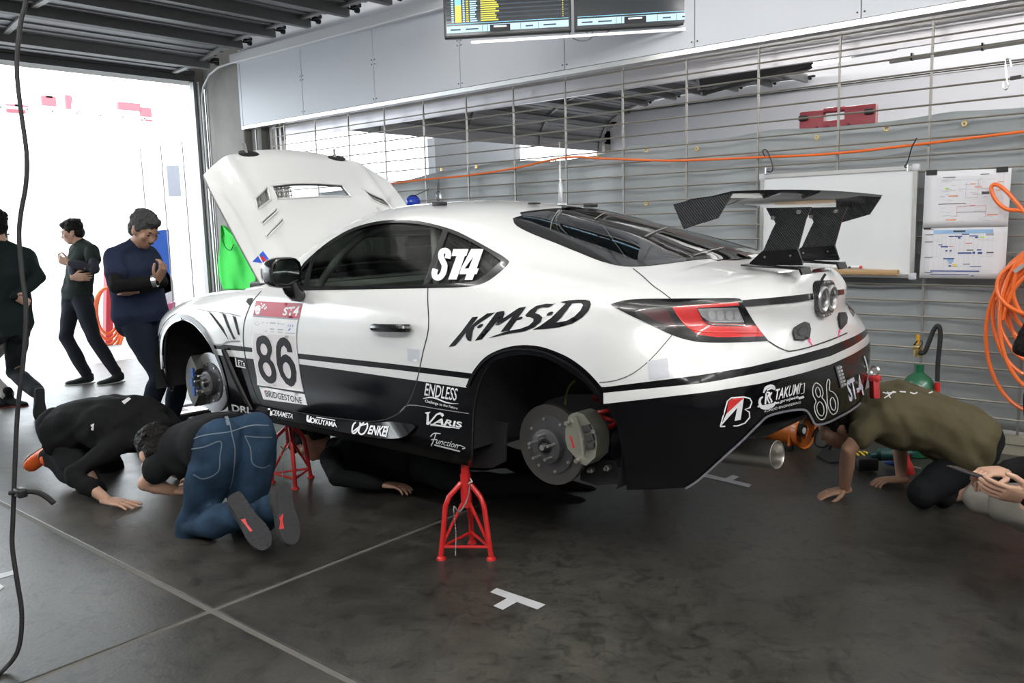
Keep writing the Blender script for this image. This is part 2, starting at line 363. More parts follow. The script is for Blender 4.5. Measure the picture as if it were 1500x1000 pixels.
# tarp hung behind the rods
def tarp():
    V = []; F = []; xs = np.arange(-2.9, 7.9, .06); nz = 34
    for x in xs:
        top = np.interp(x, [-2.9, -1.75, -.4, .2, .95, 1.0, 2.5, 8], [1.84, 1.885, 1.99, 1.95, 1.99, 2.01, 2.02, 2.03]) - .02*abs(math.sin(x*2.9))
        for j in range(nz):
            f = j/(nz-1); z = top*(1-f)+.12*f
            y = YF+.075+.018*math.sin(x*5.1+2*f)+.012*math.sin(x*11.3+1.7*math.sin(f*5))+.01*math.sin(z*9+x*1.3)
            y += .02*math.exp(-((x*1.43) % 1-.5)**2*30)*math.exp(-f*6)
            V.append((x, y, z))
    n = nz
    for i in range(len(xs)-1):
        for j in range(nz-1): F.append((i*n+j, i*n+j+1, (i+1)*n+j+1, (i+1)*n+j))
    return V, F
V, F = tarp()
tp = thing('tarp', (2.4, YF+.05, .12), 'grey waterproof tarp hung along the back of the rod partition', 'tarp')
o = mkobj('sheet', V, F, mat('tarp_grey', (.30, .325, .335), .42, bump=(9, .12)), tp)
sm = o.modifiers.new('thick', 'SOLIDIFY'); sm.thickness = .004
M_brass = mat('brass', (.62, .47, .2), .35, .9)
for (u, v) in [(647, 248), (698, 244), (812, 235), (875, 230), (947, 220), (1021, 218), (1197, 201), (1299, 189), (1413, 181), (947, 298)]:
    p = atY(u, v, YF+.03); MB().lathe(p, (0, -1, 0), [(0, .006), (.006, .008), (.006, .015), (0, .018)], 12).build('grommet', M_brass, tp)
# outdoors -------------------------------------------------------
gs = thing('grandstand', (-44, -2, 0), 'pale building with red panels across the pit lane beyond the open door', 'building')
M_far = mat('far_white', (.7, .7, .7), .7); M_fred = mat('far_red', (.55, .08, .10), .6); M_fgrey = mat('far_grey', (.35, .36, .42), .6)
a, b = atX(-80, 196, -40), atX(250, 196, -40)
MB().box((-41.2, (a[1]+b[1])/2-4, 2.6), (2, 44, 5.2)).build('wall', M_far, gs, smooth=False)
for (u0, v0, u1, v1, m) in [(8, 152, 42, 167, M_fred), (60, 140, 82, 156, M_fred), (95, 139, 104, 160, M_fred), (104, 140, 118, 152, M_fgrey), (172, 149, 205, 163, M_fred), (205, 157, 222, 178, M_fred), (66, 138, 76, 144, M_fgrey), (20, 150, 32, 160, M_fgrey)]:
    a, b = atX(u0, v0, -40.1), atX(u1, v1, -40.1)
    MB().box(((-40.1), (a[1]+b[1])/2, (a[2]+b[2])/2), (.2, abs(b[1]-a[1]), abs(a[2]-b[2]))).build('panel', m, gs, smooth=False)
a, b = atX(-40, 153, -39.7), atX(240, 160, -39.7)
MB().bar((-39.7, a[1], a[2]), (-39.7, b[1], a[2]), .1, .12).build('rail', M_far, gs, smooth=False)
for k in range(9):
    y = a[1]+(b[1]-a[1])*k/8; MB().box((-39.7, y, a[2]-.7), (.1, .08, 1.4)).build('post', M_far, gs, smooth=False)
# ================================================================ the race car
M_white = mat('car_white_paint', (.73, .74, .735), .22, coat=.6)
M_blackp = mat('car_black_paint', (.004, .004, .005), .12, spec=.28)
M_inner = mat('car_inner_dark', (.035, .036, .036), .7)
M_trim = mat('gloss_black_trim', (.008, .008, .009), .18, coat=.4)
M_liner = mat('wheel_liner_black', (.014, .014, .015), .75)
M_under = mat('underbody_grey', (.16, .165, .17), .6)
M_glass = glass('tinted_glass', (.86, .93, .87)); M_rglass = glass('rear_glass', (.42, .46, .45))
M_frit = mat('glass_border_black', (.006, .006, .007), .08)
M_red = mat('lamp_red', (.55, .012, .012), .08, coat=1, spec=.6); M_dred = mat('lamp_dark_red', (.06, .006, .008), .06, coat=1)
M_clear = mat('lamp_clear', (.42, .42, .43), .15, .6, coat=.8)
M_seam = mat('panel_gap_dark', (.03, .03, .03), .8)
M_decw = mat('decal_white', (.82, .82, .83), .35); M_deck = mat('decal_black', (.006, .006, .008), .3, spec=.2); M_decr = mat('decal_red', (.60, .03, .03), .35)
M_carbon = mat('carbon_weave', (.02, .02, .022), .22, coat=.8)
def carbon():
    nt = M_carbon.node_tree; b = nt.nodes['Principled BSDF']; tc = nt.nodes.new('ShaderNodeTexCoord')
    mp = nt.nodes.new('ShaderNodeMapping'); mp.inputs['Rotation'].default_value = (0, math.radians(40), 0); nt.links.new(tc.outputs['Object'], mp.inputs[0])
    w = nt.nodes.new('ShaderNodeTexWave'); w.inputs['Scale'].default_value = 42; nt.links.new(mp.outputs[0], w.inputs['Vector'])
    r = nt.nodes.new('ShaderNodeValToRGB'); r.color_ramp.elements[0].color = (.010, .010, .012, 1); r.color_ramp.elements[1].color = (.055, .055, .06, 1)
    nt.links.new(w.outputs['Fac'], r.inputs[0]); nt.links.new(r.outputs[0], b.inputs['Base Color'])
carbon()
car = thing('race_car', (1.29, 0, 0), 'white and black two-door race coupe with big rear wing raised on red stands', 'car')
# ---- control net: columns run from the nose round the left side to the tail centre, rows from the sill up to the centre line
ZR = [.415, .50, .68, .84, .95]
def col(x, y5, z5, y6, z6, up, ylow, zl=ZR):
    P = [(x, -ylow[i], zl[i]) for i in range(5)] + [(x, -y5, z5), (x, -y6, z6)]
    return P + [(x, -a, b) for a, b in up]
def flat(y6, z6, zc): return [(y6*.86, z6+(zc-z6)*.45), (y6*.68, z6+(zc-z6)*.7), (y6*.4, z6+(zc-z6)*.9), (0, zc)]
NC = [(-.90, -.40, .46), (-.93, -.42, .54), (-.94, -.42, .62), (-.93, -.42, .70), (-.91, -.42, .78), (-.88, -.42, .84), (-.84, -.42, .88)]
g = [NC + [(-.83, -.34, .90), (-.82, -.26, .905), (-.81, -.14, .91), (-.80, 0, .91)]]
g.append(col(-.6, .67, .885, .64, .925, flat(.64, .925, .97), (.64, .69, .70, .70, .69), (.46, .55, .65, .75, .83)))
g.append(col(-.3, .81, .945, .745, .985, flat(.745, .985, 1.03), (.80, .85, .865, .862, .845), (.46, .56, .68, .80, .89)))
g.append(col(0, .85, 1.015, .775, 1.058, flat(.775, 1.058, 1.09), (.82, .88, .90, .90, .885), (.46, .56, .70, .83, .94)))
g.append(col(.3, .85, 1.04, .79, 1.098, flat(.79, 1.098, 1.13), (.82, .875, .885, .885, .873)))
g.append(col(.62, .852, 1.05, .812, 1.118, [(.69, 1.145), (.55, 1.17), (.35, 1.19), (0, 1.20)], (.82, .868, .865, .868, .866)))
g.append(col(.9, .856, 1.05, .825, 1.132, [(.765, 1.20), (.70, 1.275), (.44, 1.39), (0, 1.43)], (.815, .868, .86, .865, .866)))
g.append(col(1.2, .858, 1.05, .825, 1.142, [(.745, 1.265), (.635, 1.405), (.40, 1.505), (0, 1.535)], (.815, .868, .858, .864, .866)))
g.append(col(1.5, .858, 1.05, .82, 1.15, [(.725, 1.305), (.595, 1.465), (.38, 1.530), (0, 1.556)], (.815, .868, .858, .864, .866)))
g.append(col(1.8, .86, 1.05, .812, 1.165, [(.712, 1.308), (.58, 1.458), (.37, 1.518), (0, 1.545)], (.815, .868, .862, .868, .868)))
g.append(col(2.1, .862, 1.05, .80, 1.19, [(.70, 1.305), (.555, 1.428), (.36, 1.485), (0, 1.510)], (.815, .870, .872, .878, .876)))
g.append(col(2.35, .868, 1.06, .795, 1.205, [(.695, 1.288), (.55, 1.382), (.36, 1.433), (0, 1.458)], (.80, .875, .882, .890, .887)))
g.append(col(2.6, .876, 1.06, .805, 1.20, [(.705, 1.262), (.57, 1.332), (.36, 1.372), (0, 1.395)], (.81, .875, .888, .896, .893)))
g.append(col(2.85, .880, 1.055, .83, 1.178, [(.73, 1.226), (.60, 1.266), (.38, 1.298), (0, 1.318)], (.82, .865, .885, .893, .893)))
g.append(col(3.0, .866, 1.05, .833, 1.150, [(.735, 1.198), (.60, 1.226), (.38, 1.248), (0, 1.262)], (.815, .855, .875, .884, .882)))
g.append([(3.19, -.80, .46), (3.20, -.825, .56), (3.215, -.845, .70), (3.215, -.845, .84), (3.195, -.81, .95), (3.16, -.735, 1.05), (3.17, -.69, 1.135), (3.13, -.63, 1.182), (3.07, -.54, 1.214), (3.04, -.35, 1.245), (3.02, 0, 1.258)])
g.append([(3.30, -.68, .46), (3.32, -.70, .56), (3.34, -.715, .70), (3.345, -.71, .84), (3.32, -.66, .945), (3.275, -.555, 1.05), (3.285, -.52, 1.130), (3.235, -.475, 1.192), (3.15, -.42, 1.218), (3.08, -.28, 1.242), (3.04, 0, 1.255)])
g.append([(3.35, -.38, .46), (3.375, -.38, .56), (3.395, -.38, .70), (3.41, -.38, .84), (3.395, -.36, .935), (3.36, -.315, 1.03), (3.365, -.30, 1.125), (3.315, -.27, 1.205), (3.21, -.23, 1.224), (3.11, -.15, 1.242), (3.05, 0, 1.253)])
g.append([(3.36, 0, .46), (3.39, 0, .56), (3.41, 0, .70), (3.425, 0, .84), (3.41, 0, .930), (3.388, 0, 1.02), (3.385, 0, 1.12), (3.335, 0, 1.212), (3.225, 0, 1.228), (3.12, 0, 1.243), (3.06, 0, 1.252)])
GL = np.array(g, float); NU = len(GL)-1
GF = np.concatenate([GL, (GL*np.array([1, -1, 1]))[-2::-1]], 0)     # full net, mirrored
NR = GF.shape[1]-1; NUF = GF.shape[0]-1
# ghost rows: extrapolated below, mirrored across the centre line above
top = GF[:, -2]*np.array([1, -1, 1]); bot = 2*GF[:, 0]-GF[:, 1]
GG = np.concatenate([bot[:, None], GF, top[:, None]], 1)
GG = np.concatenate([(2*GG[0]-GG[1])[None], GG, (2*GG[-1]-GG[-2])[None]], 0)
def crw(t): t2, t3 = t*t, t*t*t; return .5*np.stack([-t+2*t2-t3, 2-5*t2+3*t3, t+4*t2-3*t3, -t2+t3], -1)
def S(u, v):
    u = np.clip(np.asarray(u, float), 0, NUF); v = np.clip(np.asarray(v, float), 0, NR)
    i = np.minimum(u.astype(int), NUF-1); j = np.minimum(v.astype(int), NR-1)
    wu, wv = crw(u-i), crw(v-j); P = np.zeros(u.shape+(3,))
    for a in range(4):
        for b in range(4): P += (wu[..., a]*wv[..., b])[..., None]*GG[i+a, j+b]
    return P
def SN(u, v, e=.04):
    u = np.asarray(u, float); v = np.asarray(v, float)
    du = S(u+e, v)-S(u-e, v); dv = S(u, v+e)-S(u, v-e); n = np.cross(du, dv); L = np.linalg.norm(n, axis=-1)
    n = n/np.maximum(L, 1e-9)[..., None]
    return n
# ray target
_du, _dv = 14, 10
_uu = np.linspace(0, NUF, NUF*_du+1); _vv = np.linspace(0, NR, NR*_dv+1); _U, _V = np.meshgrid(_uu, _vv, indexing='ij')
_P = S(_U, _V).reshape(-1, 3); _UV = np.stack([_U, _V], -1).reshape(-1, 2); _n = len(_vv); _T = []
for i in range(len(_uu)-1):
    for j in range(_n-1):
        a = i*_n+j; _T += [(a, a+_n, a+_n+1), (a, a+_n+1, a+1)]
BV = BVHTree.FromPolygons([Vector(p) for p in _P], _T)
def hit(px, py, bv=None, T=None, P=None, UV=None):
    d = ray(px, py); r = (bv or BV).ray_cast(Vector(CAM), Vector(d).normalized())
    if r[0] is None: return None
    T = T or _T; P = _P if P is None else P; UV = _UV if UV is None else UV
    a, b, c = T[r[2]]; A, B, C = P[a], P[b], P[c]; q = np.array(r[0])
    v0, v1, v2 = B-A, C-A, q-A; d00, d01, d11, d20, d21 = v0@v0, v0@v1, v1@v1, v2@v0, v2@v1; dn = d00*d11-d01*d01
    if abs(dn) < 1e-18: return UV[a]
    w1 = (d11*d20-d01*d21)/dn; w2 = (d00*d21-d01*d20)/dn
    return UV[a]*(1-w1-w2)+UV[b]*w1+UV[c]*w2
def sub(P, step, closed=False):
    P = [np.array(p, float) for p in P]; out = []; k = len(P)
    for i in range(k if closed else k-1):
        a, b = P[i], P[(i+1) % k]; n = max(1, int(math.ceil(np.linalg.norm(b-a)/step)))
        out += [a+(b-a)*j/n for j in range(n)]
    if not closed: out.append(P[-1])
    return out
def T_(pts, step=5, closed=True):          # pixel outline -> (u,v) outline on the body
    return [h for h in (hit(*p) for p in sub(pts, step, closed)) if h is not None]
def inside(Q, poly):
    x, y = Q[:, 0], Q[:, 1]; poly = np.asarray(poly); r = np.zeros(len(Q), bool); k = len(poly)
    for i in range(k):
        x1, y1 = poly[i]; x2, y2 = poly[(i+1) % k]
        c = (y1 > y) != (y2 > y)
        if abs(y2-y1) > 1e-12: r ^= c & (x < (x2-x1)*(y-y1)/(y2-y1)+x1)
    return r
# ---- outlines -----------------------------------------------------------------
sp = lambda P, n=3: [tuple(q) for q in spline(P, n)]
o_win = sp([(435.6, 420.8), (440, 393), (458.4, 372.8), (482.4, 353.6), (511.2, 336.8), (540, 327.2), (573.6, 322.4), (612, 323.6), (660, 335.6), (688.8, 348.8), (715.2, 363.2), (734.4, 374), (744.5, 381.4)]) + [(746, 383.5)] + sp([(744, 387), (740.4, 390.8), (727.2, 402.8), (712.8, 412.4), (696, 418.4), (672, 420.8), (626.4, 422), (540, 423.6), (437, 425.6)])
o_dg = sp([(452.4, 419.1), (463.2, 374), (484.8, 357.2), (513.6, 340.9), (540, 331.3), (573.6, 326.5), (607.2, 327.9), (631.2, 332), (650.4, 337.4)]) + [(621.6, 417.2), (540, 418.8)]
o_fg = [(438.5, 419.1), (441, 397), (458.5, 377.6), (447, 419.1)]
o_qg = [(656.4, 339.6), (684, 351.6), (708, 364.4), (734, 382.4), (717.6, 398), (700.8, 410), (679.2, 415), (628, 416.6)]
o_rw = sp([(751.3, 320), (756.7, 330.7), (783.3, 344), (815.3, 356.5), (850, 370.7), (876.7, 381.3), (900.7, 388), (924.7, 390.5), (956.7, 388.6), (996.7, 383.4), (1040, 378.5)])
o_rwt = sp([(751.3, 320), (768, 315), (788.7, 311), (812, 308.8)])
o_rwi = sp([(768, 321), (800, 334), (850, 355), (890, 370), (925, 380), (960, 381.5), (1000, 378), (1040, 374)])
o_tl = sp([(894.5, 446), (910.8, 440.8), (938, 438), (986, 437.6), (1034, 437.3), (1077.2, 436.8), (1086.8, 440.8), (1090.8, 448.8), (1107.6, 476.8), (1125.2, 499.2)]) + sp([(1098, 501), (1050, 501.8), (1018, 500), (986, 491.2), (954, 476), (922, 461), (900, 450)])
o_red = [(984.4, 449.6), (1018, 446.4), (1080.4, 442.4), (1082.8, 447.2), (1050, 449.6), (1020.4, 451.2), (1027.6, 466.4), (1042, 473.6), (1088.4, 475.2), (1108.4, 477.6), (1118.8, 492.8), (1050, 494.4), (1022.8, 490.4), (1005.2, 479.2), (992.4, 463.2)]
o_dr = [(932.4, 452.8), (976.4, 453.6), (994, 483.2), (954, 466.4)]
o_cl = [(1021.2, 452), (1080.4, 450.4), (1090, 472), (1040.4, 472), (1027.6, 463.2)]
o_door = [(383, 426), (370, 441.6), (363, 456), (358, 471.6), (356.4, 490), (357, 505), (359.6, 523), (363, 540), (372, 572), (382, 592), (450, 606), (500, 613), (540, 617), (566, 614), (586, 604), (598, 590), (609.4, 563), (620, 515), (628, 480), (626.7, 440), (627, 421), (540, 423.6), (437, 425.6)]
o_farch = sp([(249, 596), (246, 572), (242.5, 548), (240.6, 528), (240.6, 504), (242, 494), (245.4, 482.4), (253.8, 472.6), (266.4, 468.6), (276.6, 471.6), (285, 477), (292.2, 484.8), (299.4, 493.2), (309, 508.8), (316, 522), (321, 533), (326, 547), (331, 565), (335, 585), (337, 608)], 2)
o_rarch = sp([(690, 682), (691, 640), (693, 600), (698, 573.6), (702.8, 557.6), (710.8, 541.6), (720, 530), (739.6, 522.6), (762, 519.5), (782.8, 520.8), (802, 525.6), (822.8, 536.8), (842, 549.6), (859.6, 564), (872.4, 580), (884, 592), (896.7, 606), (905, 629), (912.5, 667), (917, 705), (918, 717)], 2)
o_rlip = sp([(682, 567), (687.6, 552.8), (696.4, 538.4), (709.2, 524), (725.2, 514.4), (744.4, 508), (762, 505.3), (778, 505.6), (794, 508), (813.2, 514.4), (834, 524), (853.2, 537.6), (869.2, 552.8), (883.6, 569.6)]) + [(884, 592), (850, 600), (700, 600)]
o_gap = sp([(984, 491), (980, 496), (953.8, 525.5), (927, 547), (900, 557.5), (878, 560)], 4)
o_bot = [(917, 717.5), (930, 717), (960, 716.5), (1008, 713.8), (1022.8, 704), (1059.2, 670.4), (1087.2, 645.2), (1109.6, 622.8), (1123.6, 610.2), (1148.8, 603.2), (1171.2, 600.4), (1181, 603.2), (1188, 614.4), (1193.6, 622.8), (1210.4, 620), (1230, 611), (1244, 603.2)]
o_trunk = [(927.3, 393.3), (942, 405), (956.7, 418.7), (970, 428), (982, 437.2)]
def bodyline(pts): return T_(pts, 5, False)
top_l = bodyline(o_rwt); bot_l = bodyline(o_rw)
ucen_t, ucen_b = 9.95, 15.7     # where the rear glass meets the centre line (v = NR)
P_rw = bot_l + [(17.0, NR-.25), (17.3, NR+.2), (ucen_t, NR+.2)] + top_l[::-1]
P_rwi = bodyline(o_rwi) + [(16.6, NR-.3), (16.9, NR+.2), (ucen_t+.35, NR+.2), (ucen_t+.2, 9.0)]
P_tl = T_(o_tl)
gapv = bodyline(o_gap)
tk = bodyline(o_trunk); tlin = bodyline([(1077, 437), (1086.8, 440.8), (1090.8, 448.8), (1107.6, 476.8), (1125.2, 499.2), (1137, 507), (1151, 513.4), (1160, 514), (1185, 508.4), (1203, 502.6)])
P_trunk = [q for q in bot_l[-22:]] + [(17.0, NR-.25), (17.3, NR+.2), (NU+.5, NR+.2), (NU+.5, tlin[-1][1])] + tlin[::-1] + bodyline([(1077, 437), (1034, 437.3), (982, 437.4)]) + tk[::-1]
P_door = T_(o_door)
botv = bodyline(o_bot)
P_void = [T_(o_farch, 6, False) + [(5.4, -.5), (1.6, -.5)], T_(o_rarch, 6, False) + [(14.0, -.6), (10.2, -.6)]]
bl = [q for q in botv if q[0] <= NU]; br = [np.array([2*NU-q[0], q[1]]) for q in botv if q[0] > NU]
vmid = bl[-1][1] if bl else 1.2
void_bL = bl + [(NU+.3, vmid), (NU+.3, -.5), (14.0, -.5)]
br = [np.array([NU+.0, vmid])] + br
void_bR = [(NU+.3, vmid)] + br + [(16.2, .9), (15.3, .45), (14.2, .25), (14.0, -.5), (NU+.3, -.5)]
P_hood = [(-.5, 6.0), (4.85, 6.02), (4.85, NR+.5), (-.5, NR+.5)]
P_ws = [(5.15, 8.25), (5.15, NR+.3), (7.45, NR+.3), (7.3, 9.3), (6.9, 8.5), (6.1, 8.25)]
# livery bands as functions v(u)
def band(L, R):
    a = T_(L, 6, False)+T_(R, 6, False); a = [q for q in a if q[0] <= NU+1]; a.sort(key=lambda q: q[0]); return np.array(a)
B1 = band([(312, 503.5), (336, 505), (368, 509), (437.6, 517.5), (580, 533.2), (690, 546.6)], [(885.6, 566.8), (1020, 550), (1100, 537), (1160, 522.5), (1219, 506.5)])
B2 = band([(316, 511), (369, 515.4), (437.6, 525.5), (580, 541.5), (688, 554.9)], [(882.8, 575.5), (1025.6, 561.5), (1050, 557.6), (1130, 542.4), (1178, 532), (1218, 521)])
B3 = band([(320, 520), (370, 525.6), (437.6, 532.9), (580, 553), (683, 567.7)], [(880, 592), (1028, 575), (1050, 572), (1114, 561.6), (1178, 545.6), (1242, 525.6)])
def bv_(B, u): return np.interp(u, B[:, 0], B[:, 1])
def lip_line(B, a, b, n): 
    us = np.linspace(a, b, n); return [(u, v) for u, v in zip(us, bv_(B, us))]
REG = {}
def half(side):
    """triangulate the left half with every outline as a constraint; side=1 left as traced, side=-1 the mirrored right half"""
    voids = P_void + [void_bL if side == 1 else void_bR, P_hood]
    P_win, P_dg, P_fg, P_qg = T_(o_win), T_(o_dg), T_(o_fg), T_(o_qg)
    P_red, P_dr, P_cl, P_lip = T_(o_red), T_(o_dr), T_(o_cl), T_(o_rlip)
    loops = voids + [P_win, P_dg, P_fg, P_qg, P_rw, P_rwi, P_tl, P_red, P_dr, P_cl, P_trunk, P_door, P_ws]
    lines = [gapv, lip_line(B1, 3.4, 11.3, 60), lip_line(B2, 3.4, 11.3, 60), lip_line(B3, 3.4, 11.3, 60), lip_line(B1, 13, NU, 50), lip_line(B2, 13, NU, 50), lip_line(B3, 13, NU, 50), P_lip,
             [(0, 0), (NU, 0)], [(NU, 0), (NU, NR)], [(NU, NR), (0, NR)], [(0, NR), (0, 0)]]
    V = []; E = []
    for L, cl in [(q, True) for q in loops]+[(q, False) for q in lines]:
        L = sub([np.clip(np.asarray(p, float), [0, 0], [NU, NR]) for p in L], .12, cl)
        k = len(V); V += [Vector(p) for p in L]; n = len(L)
        E += [(k+i, k+(i+1) % n) for i in range(n if cl else n-1)]
    us = np.arange(.05, NU, .11); vs = np.arange(.05, NR, .11)
    for a, u in enumerate(us):
        for v in vs: V.append(Vector((u+(.02 if a % 2 else 0), v)))
    r = geometry.delaunay_2d_cdt(V, E, [], 0, 1e-5)
    VV = np.array([tuple(q) for q in r[0]]); FF = np.array([f for f in r[2] if len(f) == 3])
    C = VV[FF].mean(1); reg = np.array(['quarter_panel']*len(FF), object); cu, cv = C[:, 0], C[:, 1]
    # broad zones
    gp = np.array(gapv); gu = np.interp(cv, gp[::-1, 1] if gp[0, 1] > gp[-1, 1] else gp[:, 1], gp[::-1, 0] if gp[0, 1] > gp[-1, 1] else gp[:, 0])
    reg[(cu > gu) & (cv < 6.05)] = 'rear_bumper'
    reg[(cu < 5.6) & (cv < 6.6)] = 'front_fender'
    du = np.array(P_door)[:, 0].min()
    reg[(cu < du+1.2) & (cv < 6.6) & (cu < 5.6)] = 'front_fender'
    reg[(cv < .95) & (cu > 4.2) & (cu < 12)] = 'side_skirt'
    reg[(cu < 2.0) & (cv < 5.0)] = 'front_bumper'
    reg[(cu >= 4.85) & (cv > 8.0) & (cu < 10.5)] = 'roof_panel'
    reg[(cu >= 4.85) & (cu < 6.3) & (cv >= 6.05) & (reg != 'roof_panel')] = 'cowl_panel'
    def setr(poly, name): reg[inside(C, poly)] = name
    setr(P_door, 'door'); setr(P_trunk, 'trunk_lid'); setr(P_win, 'window_trim'); setr(P_dg, 'door_glass'); setr(P_fg, 'vent_glass'); setr(P_qg, 'quarter_glass')
    setr(P_ws, 'windshield'); setr(P_rw, 'rear_window_border'); setr(P_rwi, 'rear_window'); setr(P_tl, 'tail_lamp'); setr(P_red, 'lamp_lens'); setr(P_dr, 'side_marker'); setr(P_cl, 'reverse_lens')
    for p in voids: reg[inside(C, p)] = ''
    area2 = np.abs(np.cross(VV[FF[:, 1]]-VV[FF[:, 0]], VV[FF[:, 2]]-VV[FF[:, 0]])); reg[area2 < 1e-7] = ''
    blk = ((cv < bv_(B3, cu)) | ((cv < bv_(B1, cu)) & (cv > bv_(B2, cu)))) & (cu > 3.0)
    blk |= inside(C, P_lip)
    blk |= (cu <= 3.0) & (cv < 3.2)
    sg = VV[FF[:, 1]]-VV[FF[:, 0]]; st = VV[FF[:, 2]]-VV[FF[:, 0]]; ccw = sg[:, 0]*st[:, 1]-sg[:, 1]*st[:, 0] > 0
    FF[~ccw] = FF[~ccw][:, ::-1]
    P = S(VV[:, 0], VV[:, 1]); N = SN(VV[:, 0], VV[:, 1])
    if side == -1: P = P*[1, -1, 1]; N = N*[1, -1, 1]; FF = FF[:, ::-1]
    for name in set(reg)-{''}:
        m = reg == name; REG.setdefault(name, []).append((P, N, FF[m], blk[m], side))
half(1); half(-1)
def thick(P, N, F, fm, t, mi):
    n = len(P); F = [tuple(f) for f in F]; cnt = {}
    for f in F:
        for i in range(3): e = (f[i], f[(i+1) % 3]); cnt[e] = 1
    V = np.concatenate([P, P-N*t]); G = list(F); M = list(fm)
    for f in F: G.append((f[2]+n, f[1]+n, f[0]+n)); M.append(mi)
    for (a, b) in cnt:
        if (b, a) not in cnt: G.append((b, a, a+n, b+n)); M.append(mi)
    return V, np.concatenate([N, -N]), G, M
def compact(P, N, F):
    F = np.asarray(F); ids = np.unique(F); mp = np.full(len(P), -1); mp[ids] = np.arange(len(ids)); return P[ids], N[ids], mp[F]
WHOLE = ('roof_panel', 'trunk_lid', 'rear_window', 'rear_window_border', 'windshield', 'rear_bumper', 'cowl_panel', 'front_bumper')
GLASS = {'door_glass': M_glass, 'vent_glass': M_glass, 'quarter_glass': M_rglass, 'rear_window': M_rglass, 'windshield': M_glass}
LAMP = {'window_trim': M_trim, 'rear_window_border': M_frit, 'tail_lamp': M_trim, 'lamp_lens': M_red, 'side_marker': M_dred, 'reverse_lens': M_clear}
LBL = {'rear_bumper': 'black lower rear bumper with white stripe and sponsor lettering', 'lamp_lens': 'bright red tail lamp lens', 'side_marker': 'dark red corner lens', 'reverse_lens': 'clear reversing lens'}
for name, L in REG.items():
    groups = [L] if name in WHOLE else [[q] for q in L]
    for gr in groups:
        Vs, Ns, Fs, Ms = [], [], [], []; k = 0
        for (P, N, F, blk, side) in gr:
            P2, N2, F2 = compact(P, N, F); Vs.append(P2); Ns.append(N2); Fs.append(F2+k); Ms += [int(b) for b in blk]; k += len(P2)
        P, N, F = np.concatenate(Vs), np.concatenate(Ns), np.concatenate(Fs)
        if name in GLASS: o = mkobj(name, P-N*.004, F, GLASS[name], car, normals=N)
        elif name in LAMP: o = mkobj(name, P+N*.002, F, LAMP[name], car, normals=N)
        else:
            V3, N3, F3, M3 = thick(P, N, F, Ms, .014, 2)
            o = mkobj(name, V3, F3, [M_white, M_blackp, M_inner], car, M3, normals=N3)
        if name in LBL: o['label'] = LBL[name]
